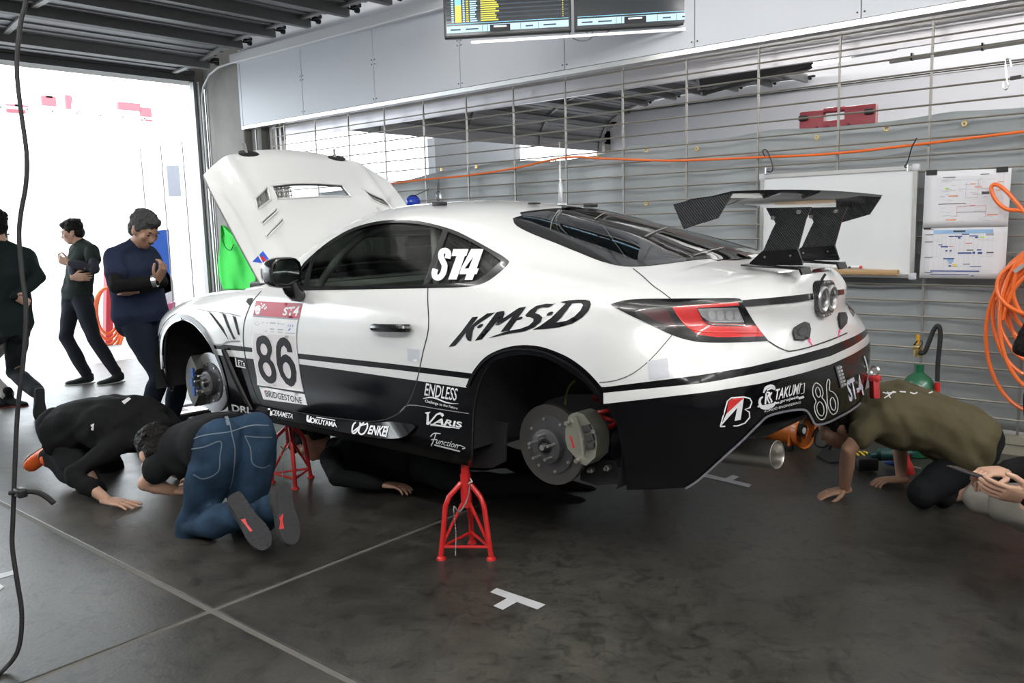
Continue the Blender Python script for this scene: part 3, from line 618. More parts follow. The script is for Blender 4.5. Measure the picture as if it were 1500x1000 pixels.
# ---- things drawn on the body surface: seams, lettering, lamps -------------------------------
def onbody(pp, off=.0015):
    h = hit(*pp)
    if h is None: return None
    u, v = np.array([h[0]]), np.array([h[1]]); return S(u, v)[0]+SN(u, v)[0]*off
class Decal:
    """flat shapes given as outlines in the picture's scale, laid on the body (or another surface) as thin film"""
    def __init__(s, on=None): s.V = []; s.F = []; s.M = []; s.on = on or onbody
    def raw(s, pts, faces, m=0, off=.0015):
        H = [s.on(p, off) for p in pts]; mp = {}
        for i, h in enumerate(H):
            if h is not None: mp[i] = len(s.V); s.V.append(h)
        for f in faces:
            if all(i in mp for i in f): s.F.append(tuple(mp[i] for i in f)); s.M.append(m)
        return s
    def patch(s, outer, holes=(), m=0, off=.0015, step=6, closed_spline=0):
        if closed_spline: outer = [tuple(q) for q in spline(outer, closed_spline, True)]; holes = [[tuple(q) for q in spline(h, closed_spline, True)] for h in holes]
        V = []; E = []
        for L in [outer]+list(holes):
            L = sub(L, step, True); k = len(V); n = len(L); V += [Vector(p) for p in L]; E += [(k+i, k+(i+1) % n) for i in range(n)]
        o = np.array(outer, float); lo, hi = o.min(0), o.max(0)
        gx, gy = np.meshgrid(np.arange(lo[0]+step*.5, hi[0], step), np.arange(lo[1]+step*.5, hi[1], step)); G = np.stack([gx.ravel(), gy.ravel()], 1)
        if len(G): V += [Vector(p) for p in G[inside(G, o)]]
        r = geometry.delaunay_2d_cdt(V, E, [], 0, 1e-4); VV = np.array([tuple(q) for q in r[0]]); FF = np.array([f for f in r[2] if len(f) == 3])
        if not len(FF): return s
        C = VV[FF].mean(1); k = inside(C, o)
        for h in holes: k &= ~inside(C, np.array(h, float))
        a, b, c = VV[FF[:, 0]], VV[FF[:, 1]], VV[FF[:, 2]]; sg = (b[:, 0]-a[:, 0])*(c[:, 1]-a[:, 1])-(b[:, 1]-a[:, 1])*(c[:, 0]-a[:, 0])
        FF = np.where((sg > 0)[:, None], FF[:, ::-1], FF)
        return s.raw(VV, FF[k & (abs(sg) > 1e-6)], m, off)
    def stroke(s, P, w, closed=False, m=0, off=.0015, smooth=4):
        if smooth: P = spline(P, smooth, closed)
        P = np.asarray(P, float); k = len(P); W = np.broadcast_to(np.asarray(w, float), (k,)) if np.ndim(w) == 0 else np.interp(np.linspace(0, 1, k), np.linspace(0, 1, len(w)), w)
        T = np.roll(P, -1, 0)-np.roll(P, 1, 0)
        if not closed: T[0] = P[1]-P[0]; T[-1] = P[-1]-P[-2]
        T /= np.maximum(np.linalg.norm(T, axis=1), 1e-9)[:, None]; N = np.stack([-T[:, 1], T[:, 0]], 1)*W[:, None]/2
        pts = np.concatenate([P+N, P-N]); F = [(i, (i+1) % k, (i+1) % k+k, i+k) for i in range(k if closed else k-1)]
        return s.raw(pts, F, m, off)
    def text(s, body, quad, m=0, off=.0018, bold=0., shear=0., grid=0):
        cu = bpy.data.curves.new('t', 'FONT'); cu.body = body; cu.size = 1; cu.offset = bold; cu.shear = shear; cu.resolution_u = 3; cu.fill_mode = 'FRONT'
        o = bpy.data.objects.new('t', cu); COL.objects.link(o); dg = bpy.context.evaluated_depsgraph_get(); e = o.evaluated_get(dg); me = e.to_mesh()
        V = np.array([v.co[:2] for v in me.vertices]); F = [tuple(p.vertices) for p in me.polygons]; e.to_mesh_clear()
        bpy.data.objects.remove(o); bpy.data.curves.remove(cu)
        lo, hi = V.min(0), V.max(0); st = (V-lo)/(hi-lo); TL, TR, BR, BL = [np.array(q, float) for q in quad]
        a, b = st[:, :1], st[:, 1:]; pts = (BL*(1-a)+BR*a)*(1-b)+(TL*(1-a)+TR*a)*b
        return s.raw(pts, F, m, off)
    def build(s, name, mats, parent=None, label=None):
        if not s.F: return None
        o = mkobj(name, s.V, s.F, mats, parent or car, s.M)
        if label: o['label'] = label
        return o
def surf(o):
    me = o.data; L = org(o); V = [Vector(np.array(v.co)+L) for v in me.vertices]; return BVHTree.FromPolygons(V, [tuple(p.vertices) for p in me.polygons])
def on_of(o):
    bv = surf(o)
    def f(p, off=.002):
        d = np.array(ray(*p)); r = bv.ray_cast(Vector(CAM), Vector(d).normalized())
        if r[0] is None: return None
        n = np.array(r[1]); n = n if n@d < 0 else -n
        return np.array(r[0])+n*off
    return f
def sc(P, ox, oy, k): return [(ox+x/k, oy+y/k) for x, y in P]
# panel gaps
def seam(pts, w=1.6, off=.001, name='seam', m=None):
    d = Decal(); d.stroke(pts, w, off=off, smooth=3); return d.build(name, m or M_seam)
seam([(383, 426), (370, 441.6), (363, 456), (358, 471.6), (356.4, 490), (357, 505), (359.6, 523), (363, 540), (372, 572), (382, 592)], 1.3)
seam([(566, 614), (586, 604), (598, 590), (609.4, 563), (620, 515), (628, 480), (626.7, 440), (627, 422)])
seam([(383, 592), (450, 606), (500, 613), (540, 617), (566, 614)], 1.2)
seam([(586, 603), (600, 593), (640, 598.5), (687, 605.5)], 1.2, m=mat('sill_edge_grey', (.25, .25, .26), .4))
seam([(984, 491), (980, 496), (953.8, 525.5), (927, 547), (900, 557.5), (878, 560)], 1.2)
seam([(927.3, 393.3), (942, 405), (956.7, 418.7), (970, 428), (982, 437.2)], 1.4)
seam([(1125, 499.5), (1137, 507), (1151, 513.4), (1160, 514), (1185, 508.4), (1219, 496.7), (1241, 487.3)], 2.0)
seam([(650.4, 337.4), (621.6, 417.2)], 3.2, .002, 'pillar_strip', M_trim); seam([(458.4, 376), (446, 419)], 3.0, .002, 'pillar_strip', M_trim)
# black bar between the lamps
d = Decal(); d.stroke([(1087, 444.5), (1130, 441), (1165, 437.5), (1190, 434)], [9, 9.5, 10, 9], m=0, off=.004); d.stroke([(1210, 431), (1226, 428.6), (1235, 427)], [9, 8, 7], off=.004); d.build('tail_bar', M_trim)
# rear window heater lines and centre seam
for a, b in [((806, 337), (818, 308)), ((871, 321), (900, 306)), ((945, 346), (985, 330)), ((1016, 374), (1060, 362))]:
    seam([a, ((a[0]+b[0])/2-3, (a[1]+b[1])/2), b], 1.0, .001, 'window_seam', mat('heater_line', (.25, .24, .22), .4))
# white front arch band, black arch rim
d = Decal(); d.stroke([(241.5, 596), (238.5, 572), (236.5, 548), (235.8, 520), (237, 497), (242, 482), (252, 469.5), (266, 464), (279, 467), (290, 475), (302, 488), (313, 509), (321, 527), (328, 548), (334, 575), (337, 600)], [3, 4, 5, 6, 6, 7, 7, 7, 6, 6, 5, 4, 3, 3, 3], off=.006); d.build('arch_lip', M_trim)
d = Decal(); d.stroke([(239, 540), (238, 520), (239, 499), (244, 484), (254, 472.5), (267, 467)], [2, 3, 3, 3.5, 4, 4], off=.009); d.build('arch_lip_edge', M_white)
d = Decal(); d.stroke([(686, 566), (692, 553), (701, 539), (714, 526), (731, 516.5), (752, 511.5), (772, 511), (794, 514), (813, 521), (834, 532), (853, 546), (869, 562), (880, 576)], 3.0, off=.010); d.build('arch_lip', M_trim)
# fender vents and strut
d = Decal()
for q in ([(306, 457), (311, 459.6), (324.6, 476.4), (338.4, 496.8), (334.8, 497.4), (321, 477.6)], [(325.8, 458.4), (330.6, 460.8), (336.6, 477.6), (345.6, 496.8), (342, 496.8), (333, 477.6)], [(341.4, 462.6), (345.6, 463.8), (349.2, 477.6), (351.6, 490.8), (348.6, 489.6), (345, 476.4)], [(360.6, 441.6), (363, 437), (371, 436), (370, 440), (366, 448)]):
    d = Decal(); d.patch(q); d.build('fender_vent', M_inner)
for q in ([(303, 455), (318, 474), (333, 499)], [(322, 457), (330, 477), (340, 499)], [(338, 461), (342, 477), (347, 492)]):
    d = Decal(); d.stroke(q, 2.2, off=.012, smooth=3); d.build('vent_blade', M_white)
d = Decal(); d.stroke([(290, 453), (310, 456), (335, 459), (352, 463)], 1.0, off=.004); d.stroke([(313, 504), (325, 504.5), (336, 500), (352, 499.5)], 2.2, off=.003); d.build('flare_shadow_line', mat('flare_shadow', (.3, .3, .3), .5))  # grey strokes paint the shadow lines along the fender flare
st_ = [np.array(atY(u, v, y_)) for u, v, y_ in [(327, 512, -.89), (335, 530, -.89), (346, 556, -.885), (358, 580, -.88), (369, 600, -.875)]]
MB().tube(st_, [.012, .018, .018, .015, .008], 8).build('fender_strut', M_trim, car)
# number board ---------------------------------------------------------------
M_pink = mat('decal_crimson', (.50, .035, .07), .4); M_off = mat('decal_offwhite', (.74, .70, .71), .45); M_greyd = mat('decal_grey', (.30, .30, .34), .4)
d = Decal(); d.patch([(371, 463.5), (437.4, 468.5), (435.6, 478), (434.4, 500), (437, 523.3), (440.8, 552.3), (445, 573.7), (377.3, 564.4), (376.4, 552.3), (370.8, 521.5), (368.6, 500), (369, 480)], m=0, off=.0015)
d.patch([(372.5, 488), (432, 492), (432.5, 510), (435, 524), (439.5, 553), (443, 571), (380, 562.5), (378, 548), (373, 522), (371, 503)], m=1, off=.002); d.build('number_board', [M_decw, M_off])
d = Decal(); d.patch([(375.2, 440.8), (443.2, 444.4), (438.4, 466.8), (371.2, 461.6)]); d.build('class_header', M_pink)
d = Decal(); d.stroke([(371, 462.6), (438, 467.6)], 2.2, off=.002, smooth=0); d.stroke([(437.2, 469), (435.5, 478), (434.4, 500), (437, 523.3), (440.8, 552.3), (445, 573.7)], 1.2, off=.002); d.stroke([(377.4, 564.6), (445.6, 574.6)], 1.6, off=.002, smooth=0, m=1); d.build('board_line', [M_greyd, M_deck])
d = Decal(); d.text('ST4', [(415.5, 450.5), (439.6, 447.6), (436.5, 463.4), (414, 461.8)], bold=.03, shear=.15)
d.patch([(374.5, 449), (381, 447), (382, 452), (380, 459.5), (375.5, 460), (373.8, 454)], closed_spline=2)
for i in range(4):
    for j in range(3):
        if (i+j) % 2 == 0: x, y = 382+i*2.2+j*.4, 443+j*2.8+i*.8; d.patch([(x, y), (x+2.2, y+.8), (x+2.5, y+3.2), (x+.3, y+2.6)], step=9)
d.build('class_lettering', M_decw, label='white ST4 and flag mark on crimson header')
d = Decal()
d.stroke([(373, 473.5), (377, 470.5), (380.5, 474), (377, 476.5)], .8, True, smooth=0)
for a, b, y, w in [(384, 393, 472.3, 1.0), (396, 404, 472.8, 2.0), (407, 409.5, 473.6, 2.2), (410.5, 417.5, 474.2, 1.0), (396, 402, 481.5, 2), (407, 415, 482.4, 1.6), (396.5, 401.5, 485.4, .9), (407.5, 414, 486, 1.2), (418, 432, 487.6, 1.2), (389, 391, 484.7, 1.3)]: d.stroke([(a, y), (b, y+.6)], w, smooth=0)
for x in (422.5, 425.5, 429): d.stroke([(x+.8, 475.5), (x-.6, 479)], 1, m=1, smooth=0)
d.patch([(422, 484), (425, 480.5), (426.5, 481), (424, 485)], m=1, step=9); d.build('sponsor_marks', [mat('mark_grey', (.42, .42, .47), .5), mat('mark_blue', (.10, .14, .55), .5)])
o8 = [(386, 491), (391.5, 493), (396, 499.5), (398.8, 508), (398.9, 516), (396.2, 524.7), (400.7, 530.8), (404.4, 540), (405.8, 549.5), (404.4, 557.9), (398.8, 561.6), (392.3, 559.8), (384.8, 552.3), (380.1, 542), (378.7, 530.8), (381, 523.6), (377, 515.9), (375.8, 505.6), (376.3, 498.5), (379, 493.5)]
h8a = [(386.2, 502.8), (390.4, 506.5), (392.3, 513), (390.9, 518.7), (387.6, 519.9), (383.9, 516.8), (382, 510.3), (383, 504.7)]
h8b = [(390, 530.3), (395, 534.5), (397.9, 542), (397.9, 548.6), (395, 551.2), (390.9, 548.6), (386.7, 541), (385.8, 534.5)]
o6 = [(429.2, 515.9), (421.7, 515.4), (420.3, 510.3), (416.6, 505.8), (413.3, 508.4), (411.9, 515.9), (412.4, 522.9), (414.7, 520), (419.4, 518.4), (425.9, 522.4), (432.4, 532.7), (435, 544.8), (434.8, 557), (431.5, 564.4), (426.8, 566.3), (419.4, 561.6), (411.9, 550.4), (406.3, 533.6), (405, 516.8), (405.2, 507), (407, 500.5), (411, 495), (416, 493.6), (421.6, 496.4), (425.8, 502), (428, 509)]
h6 = [(418.9, 529.9), (424, 534.5), (426.8, 543.9), (426.4, 552.3), (423.6, 554.2), (419.4, 550.4), (415.6, 542), (415.2, 534.5)]
d = Decal(); d.patch([tuple(q) for q in spline(o8, 3, True)], [[tuple(q) for q in spline(h, 3, True)] for h in (h8a, h8b)], off=.003)
d.patch([tuple(q) for q in o6], [[tuple(q) for q in spline(h6, 3, True)]], off=.003); d.build('race_number', M_deck, label='black race number 86')
d = Decal(); d.patch([(379.7, 565.8), (446.4, 577.3), (450.5, 593.2), (386.2, 584.5)]); d.text('BRIDGESTONE', [(389, 571), (442, 582), (443, 591), (390, 580.5)], m=1, bold=.012, off=.0025)
d.patch(sc([(515, 765), (548, 768), (520, 810)], 340, 500, 10.71), m=2, off=.004, step=9); d.build('tyre_maker_strip', [M_decw, M_deck, M_decr], label='white strip with black tyre maker lettering')
# quarter glass class lettering
c5 = lambda P: sc(P, 380, 290, 3.75)
d = Decal()
d.patch(c5([(1068, 283), (1151, 283), (1139, 322), (1131, 322), (1086, 450), (1040, 450), (1085, 322), (1057, 322)]), off=.004)
d.patch(c5([(1166, 283), (1233, 283), (1196, 390), (1208, 390), (1196, 421), (1185, 421), (1173, 452), (1130, 452), (1141, 421), (1101, 421), (1110, 388)]), [c5([(1152, 390), (1178, 325), (1130, 390)])], off=.004)
d.stroke(c5([(1036, 335), (1040, 305), (1024, 292), (1004, 300), (1000, 325), (1010, 350), (1020, 375), (1012, 415), (992, 438), (970, 436), (964, 415), (970, 392)]), 8.6, off=.004)
d.build('class_lettering', M_decw, label='bold white ST4 on the quarter window')
# KMSD
c6 = lambda P: sc(P, 650, 420, 6.25)
d = Decal(); dd = lambda P: d.patch(c6(P), off=.002)
dd([(48, 549), (78, 512), (165, 410), (265, 278), (320, 272), (225, 395), (130, 512), (105, 541)])
dd([(222, 395), (300, 315), (400, 244), (478, 235), (345, 322), (285, 365), (270, 400), (262, 450), (250, 500), (222, 490), (203, 455), (205, 425)])
d.patch(c6([(308, 372), (325, 350), (350, 340), (365, 345), (350, 365), (325, 378)]), closed_spline=2, off=.002)
dd([(288, 493), (340, 425), (485, 235), (520, 225), (557, 221), (540, 258), (350, 480)]); dd([(520, 226), (557, 221), (560, 245), (545, 290), (530, 305), (505, 268)]); dd([(505, 262), (545, 290), (512, 350), (476, 352), (490, 305)]); dd([(500, 350), (530, 300), (690, 193), (757, 182), (640, 265), (512, 350)]); dd([(640, 262), (757, 182), (603, 400), (523, 413)])
d.patch(c6([(668, 300), (690, 280), (715, 273), (728, 280), (705, 298), (680, 306)]), closed_spline=2, off=.002)
dd([(1032, 142), (1005, 165), (960, 190), (900, 190), (862, 205), (840, 240), (880, 255), (906, 280), (892, 320), (830, 372), (740, 408), (620, 425), (400, 471), (540, 420), (620, 398), (700, 385), (780, 355), (822, 318), (825, 295), (795, 278), (760, 275), (748, 262), (790, 215), (850, 175), (940, 155), (1005, 158)])
d.patch(c6([(943, 260), (960, 238), (985, 228), (1008, 232), (990, 255), (960, 265)]), closed_spline=2, off=.002)
d.patch(c6([(1068, 140), (1150, 125), (1230, 119), (1300, 119), (1340, 130), (1350, 160), (1330, 215), (1270, 280), (1180, 335), (1060, 370), (930, 386), (815, 394), (880, 360), (985, 285), (1118, 155)]), [c6([(1178, 152), (1260, 147), (1277, 168), (1255, 215), (1200, 270), (1130, 310), (1028, 329), (1075, 285)])], off=.002)
d.build('team_lettering', M_deck, label='slanted black K M S D lettering')
# reflective squares
d = Decal(); d.patch([(948, 528.8), (977.7, 524), (980.9, 552.8), (951, 556.8)]); d.build('reflector_tape', mat('reflector_grey', (.52, .54, .58), .5))
d = Decal(); d.patch([(596.6, 510), (614, 512), (614, 530), (597.4, 528)]); d.build('reflector_tape', MATS['reflector_grey'])
# lettering on the black lower side
d = Decal(); d.text('ENDLESS', [(624.5, 560.7), (671.7, 568.8), (668.3, 587.0), (621.8, 578.8)], bold=.01); d.stroke(sc([(135, 290), (200, 278), (265, 290), (350, 325), (420, 338), (480, 340)], 600, 540, 6.667), [.6, 2.2, 2.2, 2.0, 1.2, .4]); d.text('Challenge to the Future', [(623.3, 584.6), (671, 596.0), (670.5, 600.5), (622.8, 590)], bold=.012); d.build('sponsor_lettering', M_decw, label='white sponsor name with swoosh and slogan')
d = Decal(); c7 = lambda P: sc(P, 600, 540, 6.667); d.patch(c7([(150, 432), (162, 424), (208, 418), (190, 440), (190, 520), (205, 505), (260, 440), (300, 424), (330, 435), (338, 455), (322, 472), (300, 446), (270, 452), (230, 500), (190, 548), (165, 542), (170, 440)]))
d.text('ARIS', [(641, 611.5), (677.5, 617.8), (677, 626.3), (634, 620.3)], bold=.03); d.stroke(c7([(205, 540), (300, 552), (400, 568), (490, 582)]), 1.4, smooth=0); d.stroke(c7([(205, 553), (300, 560), (400, 576)]), .8, smooth=0); d.build('sponsor_lettering', M_decw, label='white sponsor name with large V')
d = Decal()
for q in ([(205, 662), (240, 630), (305, 632)], [(262, 626), (240, 690), (212, 752)], [(214, 690), (272, 690)]): d.stroke(c7(q), 1.5)
d.text('unction', [(640.5, 641.5), (673, 648.5), (671, 656.5), (638.5, 649.0)], bold=.008, shear=.25); d.stroke(c7([(465, 752), (490, 745), (545, 770), (515, 780)]), 1.2)
d.stroke(c7([(243, 740), (320, 760), (400, 780), (495, 805)]), 2.2); d.build('sponsor_lettering', mat('decal_silver', (.55, .56, .58), .4), label='silver handwritten sponsor name')
c8 = lambda P: sc(P, 340, 570, 5)
up_ = spline([onbody(p, .002) for p in [(380, 594), (410, 600), (450, 607), (500, 614), (545, 618.5), (575, 617.5), (606, 621)]], 4)
lo_ = spline([np.array(atY(u, v, y_)) for u, v, y_ in [(374, 600, -.895), (402, 611, -.90), (450, 622, -.905), (500, 632.5, -.905), (555, 641.5, -.905), (590, 640, -.90), (609, 625, -.88)]], 4)
in_ = [p*[1, 0, 1]+[0, -.845, -.012] for p in lo_]; n_ = len(up_); tp_ = [p*[1, 1, 1] for p in up_]
V = list(up_)+list(lo_)+list(in_); F = [(i, i+n_, i+n_+1, i+1) for i in range(n_-1)]+[(i+n_, i+2*n_, i+2*n_+1, i+n_+1) for i in range(n_-1)]
blade = MB().add(V, F).build('side_step', mat('step_gloss', (.006, .006, .007), .10, coat=.5), car, sharp=.5)
blade_on = on_of(blade)
d = Decal(blade_on); d.text('CERAMETA', [(399.5, 600), (430.5, 606.5), (428.8, 613.4), (397.6, 607.6)], bold=.006); d.patch(c8([(262, 140), (296, 140), (290, 195), (278, 193), (282, 152), (262, 150)])); d.build('sponsor_lettering', M_decw, label='white sponsor name near the front of the sill')
d = Decal(blade_on); d.text('OKUYAMA', [(456, 611.3), (493, 618.4), (494, 626), (454.5, 619.4)], bold=.03); d.patch(c8([(548, 190), (562, 192), (560, 222), (568, 222), (574, 198), (584, 200), (574, 245), (552, 240), (545, 228)])); d.stroke(c8([(618, 205), (755, 228)]), 1.2, smooth=0); d.build('sponsor_lettering', M_decw, label='white bold sponsor name in the middle of the sill')
d = Decal(blade_on); d.text('ENKEI', [(543, 623), (570.2, 624.4), (566, 640), (538.5, 635.4)], bold=.03)
d.stroke(c8([(880, 300), (892, 255), (925, 238), (940, 255), (925, 290), (905, 318), (888, 322)]), 2.2, True); d.stroke(c8([(928, 310), (940, 270), (968, 245), (990, 250), (992, 280), (970, 320), (945, 330)]), 2.2, True); d.stroke(c8([(888, 310), (940, 270), (985, 255)]), 2.0); d.build('sponsor_lettering', M_decw, label='white sponsor name with linked rings')
d = Decal(); d.text('DRL', [(339.5, 591.5), (370, 596.5), (370, 605.5), (341, 601.5)], bold=.03, off=.003); d.stroke([(342, 604.5), (370, 608.5)], 2, off=.003, smooth=0); d.build('sponsor_lettering', M_decw, label='small white letters low behind the front wheel'); d = Decal(); d.text('ETs', [(349, 526.5), (359, 529), (360, 536.5), (349.5, 535)], bold=.03, off=.003); d.stroke([(345.5, 523.5), (347, 535.8), (360.5, 538.4)], 2.0, off=.003, smooth=0); d.build('sponsor_lettering', M_decw, label='small white letters behind the front arch')
# sill piece: bright metallic side step insert
# rear bumper lettering
c9 = lambda P: sc(P, 1050, 520, 6.25)
d = Decal()
d.stroke(c9([(30, 652), (95, 420), (130, 390), (245, 382), (300, 395), (318, 430), (300, 480), (255, 497), (295, 520), (298, 570), (255, 620), (190, 645), (30, 652)]), 1.9, smooth=0)
d.patch(c9([(245, 390), (215, 590), (160, 600), (185, 480), (35, 648), (85, 535)])); d.patch(c9([(105, 420), (140, 398), (240, 390), (85, 535)]), m=1, off=.002); d.build('maker_emblem', [M_decw, M_decr], label='white outlined B emblem with red corner')
d = Decal(); d.text('TAKUMI', c9([(535, 312), (770, 250), (760, 352), (530, 412)]), bold=.02, shear=.2); d.text('project', c9([(582, 408), (745, 366), (738, 402), (578, 444)]), bold=.03); d.text('KONDO ENGINEERING', c9([(435, 500), (765, 418), (764, 440), (432, 524)]), bold=.006)
d.stroke(c9([(425, 345), (445, 300), (490, 280), (520, 290), (522, 310), (500, 300), (455, 320)]), [2, 4, 4, 3, 3, 3, 2]); d.stroke(c9([(420, 380), (395, 400), (390, 440), (410, 475), (455, 480), (510, 460), (535, 425)]), [2, 3, 4, 5, 5, 4, 2]); d.stroke(c9([(370, 470), (440, 462), (570, 432)]), 2.4, smooth=0); d.stroke(c9([(745, 395), (795, 380)]), 3.4, smooth=0)
d.stroke(c9([(450, 350), (440, 450)]), 2.4, smooth=0); d.stroke(c9([(450, 340), (480, 345), (460, 390), (480, 440)]), 2.2); d.stroke(c9([(500, 340), (480, 380), (500, 420), (490, 430)]), 2.2); d.stroke(c9([(765, 270), (800, 255), (795, 345), (768, 352)]), 1.1, smooth=0); d.build('sponsor_lettering', M_decw, label='white tuning shop lettering with round emblem')
d = Decal()
d.stroke(c9([(915, 255), (955, 290), (970, 350), (960, 385), (990, 430), (1005, 510), (985, 575), (945, 588), (905, 540), (890, 470), (905, 420), (880, 370), (875, 310), (890, 265)]), 1.3, True); d.stroke(c9([(918, 290), (940, 320), (945, 365), (930, 385), (908, 360), (900, 320)]), 1.2, True); d.stroke(c9([(938, 425), (970, 460), (978, 520), (960, 555), (925, 530), (912, 470)]), 1.2, True)
d.stroke(c9([(1000, 275), (1015, 220), (1032, 240), (1028, 320), (1060, 335), (1095, 380), (1108, 440), (1100, 510), (1070, 540), (1040, 525), (1012, 460), (1005, 360), (1000, 275)]), 1.3, smooth=2); d.stroke(c9([(1055, 385), (1078, 420), (1085, 470), (1072, 505), (1045, 480), (1035, 420)]), 1.2, True)
d.build('race_number', M_decw, label='white outlined 86 on rear bumper')
d = Decal(); d.text('ST-4', c9([(1180, 232), (1305, 170), (1352, 360), (1212, 432)]), bold=.03); d.build('class_lettering', mat('decal_lilac_white', (.66, .68, .80), .4), label='pale ST-4 lettering on rear bumper')
# grey splitter lip below the bumper, centre plate edge
d = Decal(); d.stroke([(1004, 714.5), (1022.8, 702), (1059.2, 669), (1087.2, 643.5), (1109.6, 621.5), (1123.6, 609.2), (1148.8, 602), (1171.2, 599.4), (1181, 602), (1188, 612.5), (1194, 621), (1210.4, 618.5), (1230, 609), (1246, 600), (1260, 589), (1270, 574), (1273, 555)], 3.2, off=.004); d.build('bumper_edge', mat('edge_grey', (.20, .20, .23), .45))
d = Decal(); d.stroke([(1265, 521), (1269, 535), (1272, 549)], 2.0, off=.003); d.build('edge_pinstripe', M_decw)
d = Decal(); d.patch(c9([(1075, 105), (1120, 90), (1165, 285), (1128, 302)]), off=.004)
d.build('rain_light', mat('rain_light_grey', (.16, .16, .17), .4), label='grey rain light with clear dots')
d = Decal()
for i in range(2):
    for j in range(6): x, y = 1094+i*26+j*8.2, 118-i*9+j*31; d.patch(c9([(x-9, y-10), (x+9, y-13), (x+10, y+9), (x-8, y+12)]), off=.007, step=9)
d.build('rain_light_dots', mat('dot_grey', (.6, .6, .62), .3))
# boot catches, arrows, stop lamp
c10 = lambda P: sc(P, 1100, 370, 5.882)
for q in ([(352, 690), (365, 650), (410, 618), (455, 597), (490, 610), (502, 660), (490, 740), (440, 755), (370, 752)], [(745, 560), (752, 518), (805, 517), (820, 560), (815, 610), (770, 660), (755, 640)]):
    d = Decal(); d.patch(c10(q), off=.008); d.stroke(c10(q), 1.6, True, off=.0045, smooth=0); d.build('boot_catch', mat('catch_black', (.035, .036, .04), .55))
d = Decal(); d.stroke(c10([(385, 690), (395, 660), (440, 640), (470, 660), (465, 700), (430, 722), (395, 712)]), 1.1, True, off=.010); d.build('catch_ring', M_seam)
d = Decal(); d.patch(c10([(490, 735), (516, 742), (507, 757), (530, 795), (519, 802), (498, 765), (492, 775)]), step=9); d.patch(c10([(765, 655), (769, 690), (760, 686), (756, 728), (746, 728), (752, 683), (745, 680)]), step=9); d.build('release_arrow', mat('decal_pink', (.80, .06, .22), .5))
d = Decal(); d.patch(c10([(518, 180), (530, 150), (728, 115), (722, 150)]), off=.003); d.build('stop_lamp', M_dred, label='dark red high stop lamp')

for q in ([(1036, 458), (1042, 455), (1047, 459), (1046, 467), (1040, 468)], [(1049, 457), (1056, 455), (1060, 460), (1058, 468), (1051, 468)], [(1062, 457), (1070, 455), (1073, 461), (1071, 468), (1064, 468)], [(1074, 457), (1080, 456), (1083, 461), (1083, 467), (1076, 467)]):
    d = Decal(); d.patch(q, closed_spline=2, step=9, off=.005); d.build('lamp_bulb', mat('bulb_bright', (.75, .76, .78), .15, .7))
d = Decal(); d.stroke([(1028, 467), (1040, 475), (1062, 476.5), (1088, 477), (1092, 473), (1082, 449)], 2.2, off=.0045, smooth=3); d.build('lamp_bezel', M_trim)
d = Decal(); d.stroke([(990, 458), (1002, 474), (1018, 484), (1050, 487), (1112, 487)], 1.6, off=.0045); d.build('lamp_guide', mat('lamp_guide_red', (.72, .06, .04), .1, coat=1))
# ---- bonnet, standing open on its hinges ------------------------------------------------------
HA = math.radians(49); HD = np.array([-math.cos(HA), 0, math.sin(HA)]); HN = np.array([math.sin(HA), 0, math.cos(HA)]); HO = np.array([.56, 0, 1.145])
def Hs(l, y):
    l = np.asarray(l, float); y = np.asarray(y, float); b = .055*(1-(y/.72)**2)+.03*np.sin(np.clip(l/1.03, 0, 1)*math.pi)-.35*np.clip(l-.90, 0, 1)**2*4
    b = b+.012*np.exp(-((np.abs(y)-.50)/.05)**2)
    return HO+l[..., None]*HD+y[..., None]*np.array([0, 1., 0])+b[..., None]*HN
_l = np.linspace(-.15, 1.15, 60); _y = np.linspace(-.8, .8, 70); _L, _Y = np.meshgrid(_l, _y, indexing='ij'); HP = Hs(_L, _Y).reshape(-1, 3); HUV = np.stack([_L, _Y], -1).reshape(-1, 2); HT = []
for i in range(59):
    for j in range(69): a = i*70+j; HT += [(a, a+1, a+71), (a, a+71, a+70)]
HBV = BVHTree.FromPolygons([Vector(p) for p in HP], HT)
def hh(p): return hit(p[0], p[1], HBV, HT, HP, HUV)
def Hn(l, y, e=.004):
    n = np.cross(Hs(l, y+e)-Hs(l, y-e), Hs(l+e, y)-Hs(l-e, y)); n /= np.linalg.norm(n, axis=-1)[..., None]
    return n*np.sign(n@HN)[..., None]
def onhood(p, off=.0015):
    h = hh(p)
    if h is None: return None
    l, y = np.array([h[0]]), np.array([h[1]]); return (Hs(l, y)+Hn(l, y)*off)[0]
hout = [(0, -.70), (.3, -.715), (.6, -.715), (.79, -.70), (.87, -.60), (.93, -.5), (.985, -.34), (1.02, -.15), (1.03, 0)]
hout = [tuple(q) for q in spline(hout[:4], 3)]+[tuple(q) for q in spline(hout[3:], 4)][1:]
hout = hout+[(l, -y) for l, y in hout[-2::-1]]+[(-.04, .4), (-.06, 0), (-.04, -.4)]
slot = [hh(p) for p in [(397.6, 272.6), (428.8, 269), (467.2, 269), (500.8, 271.4), (514, 288.2), (472, 288.2), (433.6, 290.6), (406, 291.8)]]
lv = [[hh(p) for p in q] for q in ([(373.6, 290.6), (391.6, 273.8), (396.4, 293), (377.2, 307.4)], [(383.2, 325.4), (404.8, 305.7), (406, 309.8), (384.9, 329.7)], [(389.2, 345.8), (413.2, 320.6), (414.4, 325), (390.9, 349.4)])]
holes = [slot]+lv+[[np.array([q[0], -q[1]]) for q in h] for h in lv]
V = []; E = []
for L in [hout]+holes:
    L = sub(L, .03, True); k = len(V); n = len(L); V += [Vector(p) for p in L]; E += [(k+i, k+(i+1) % n) for i in range(n)]
for l in np.arange(-.05, 1.03, .03):
    for y in np.arange(-.7, .7, .03): V.append(Vector((l, y+.003)))
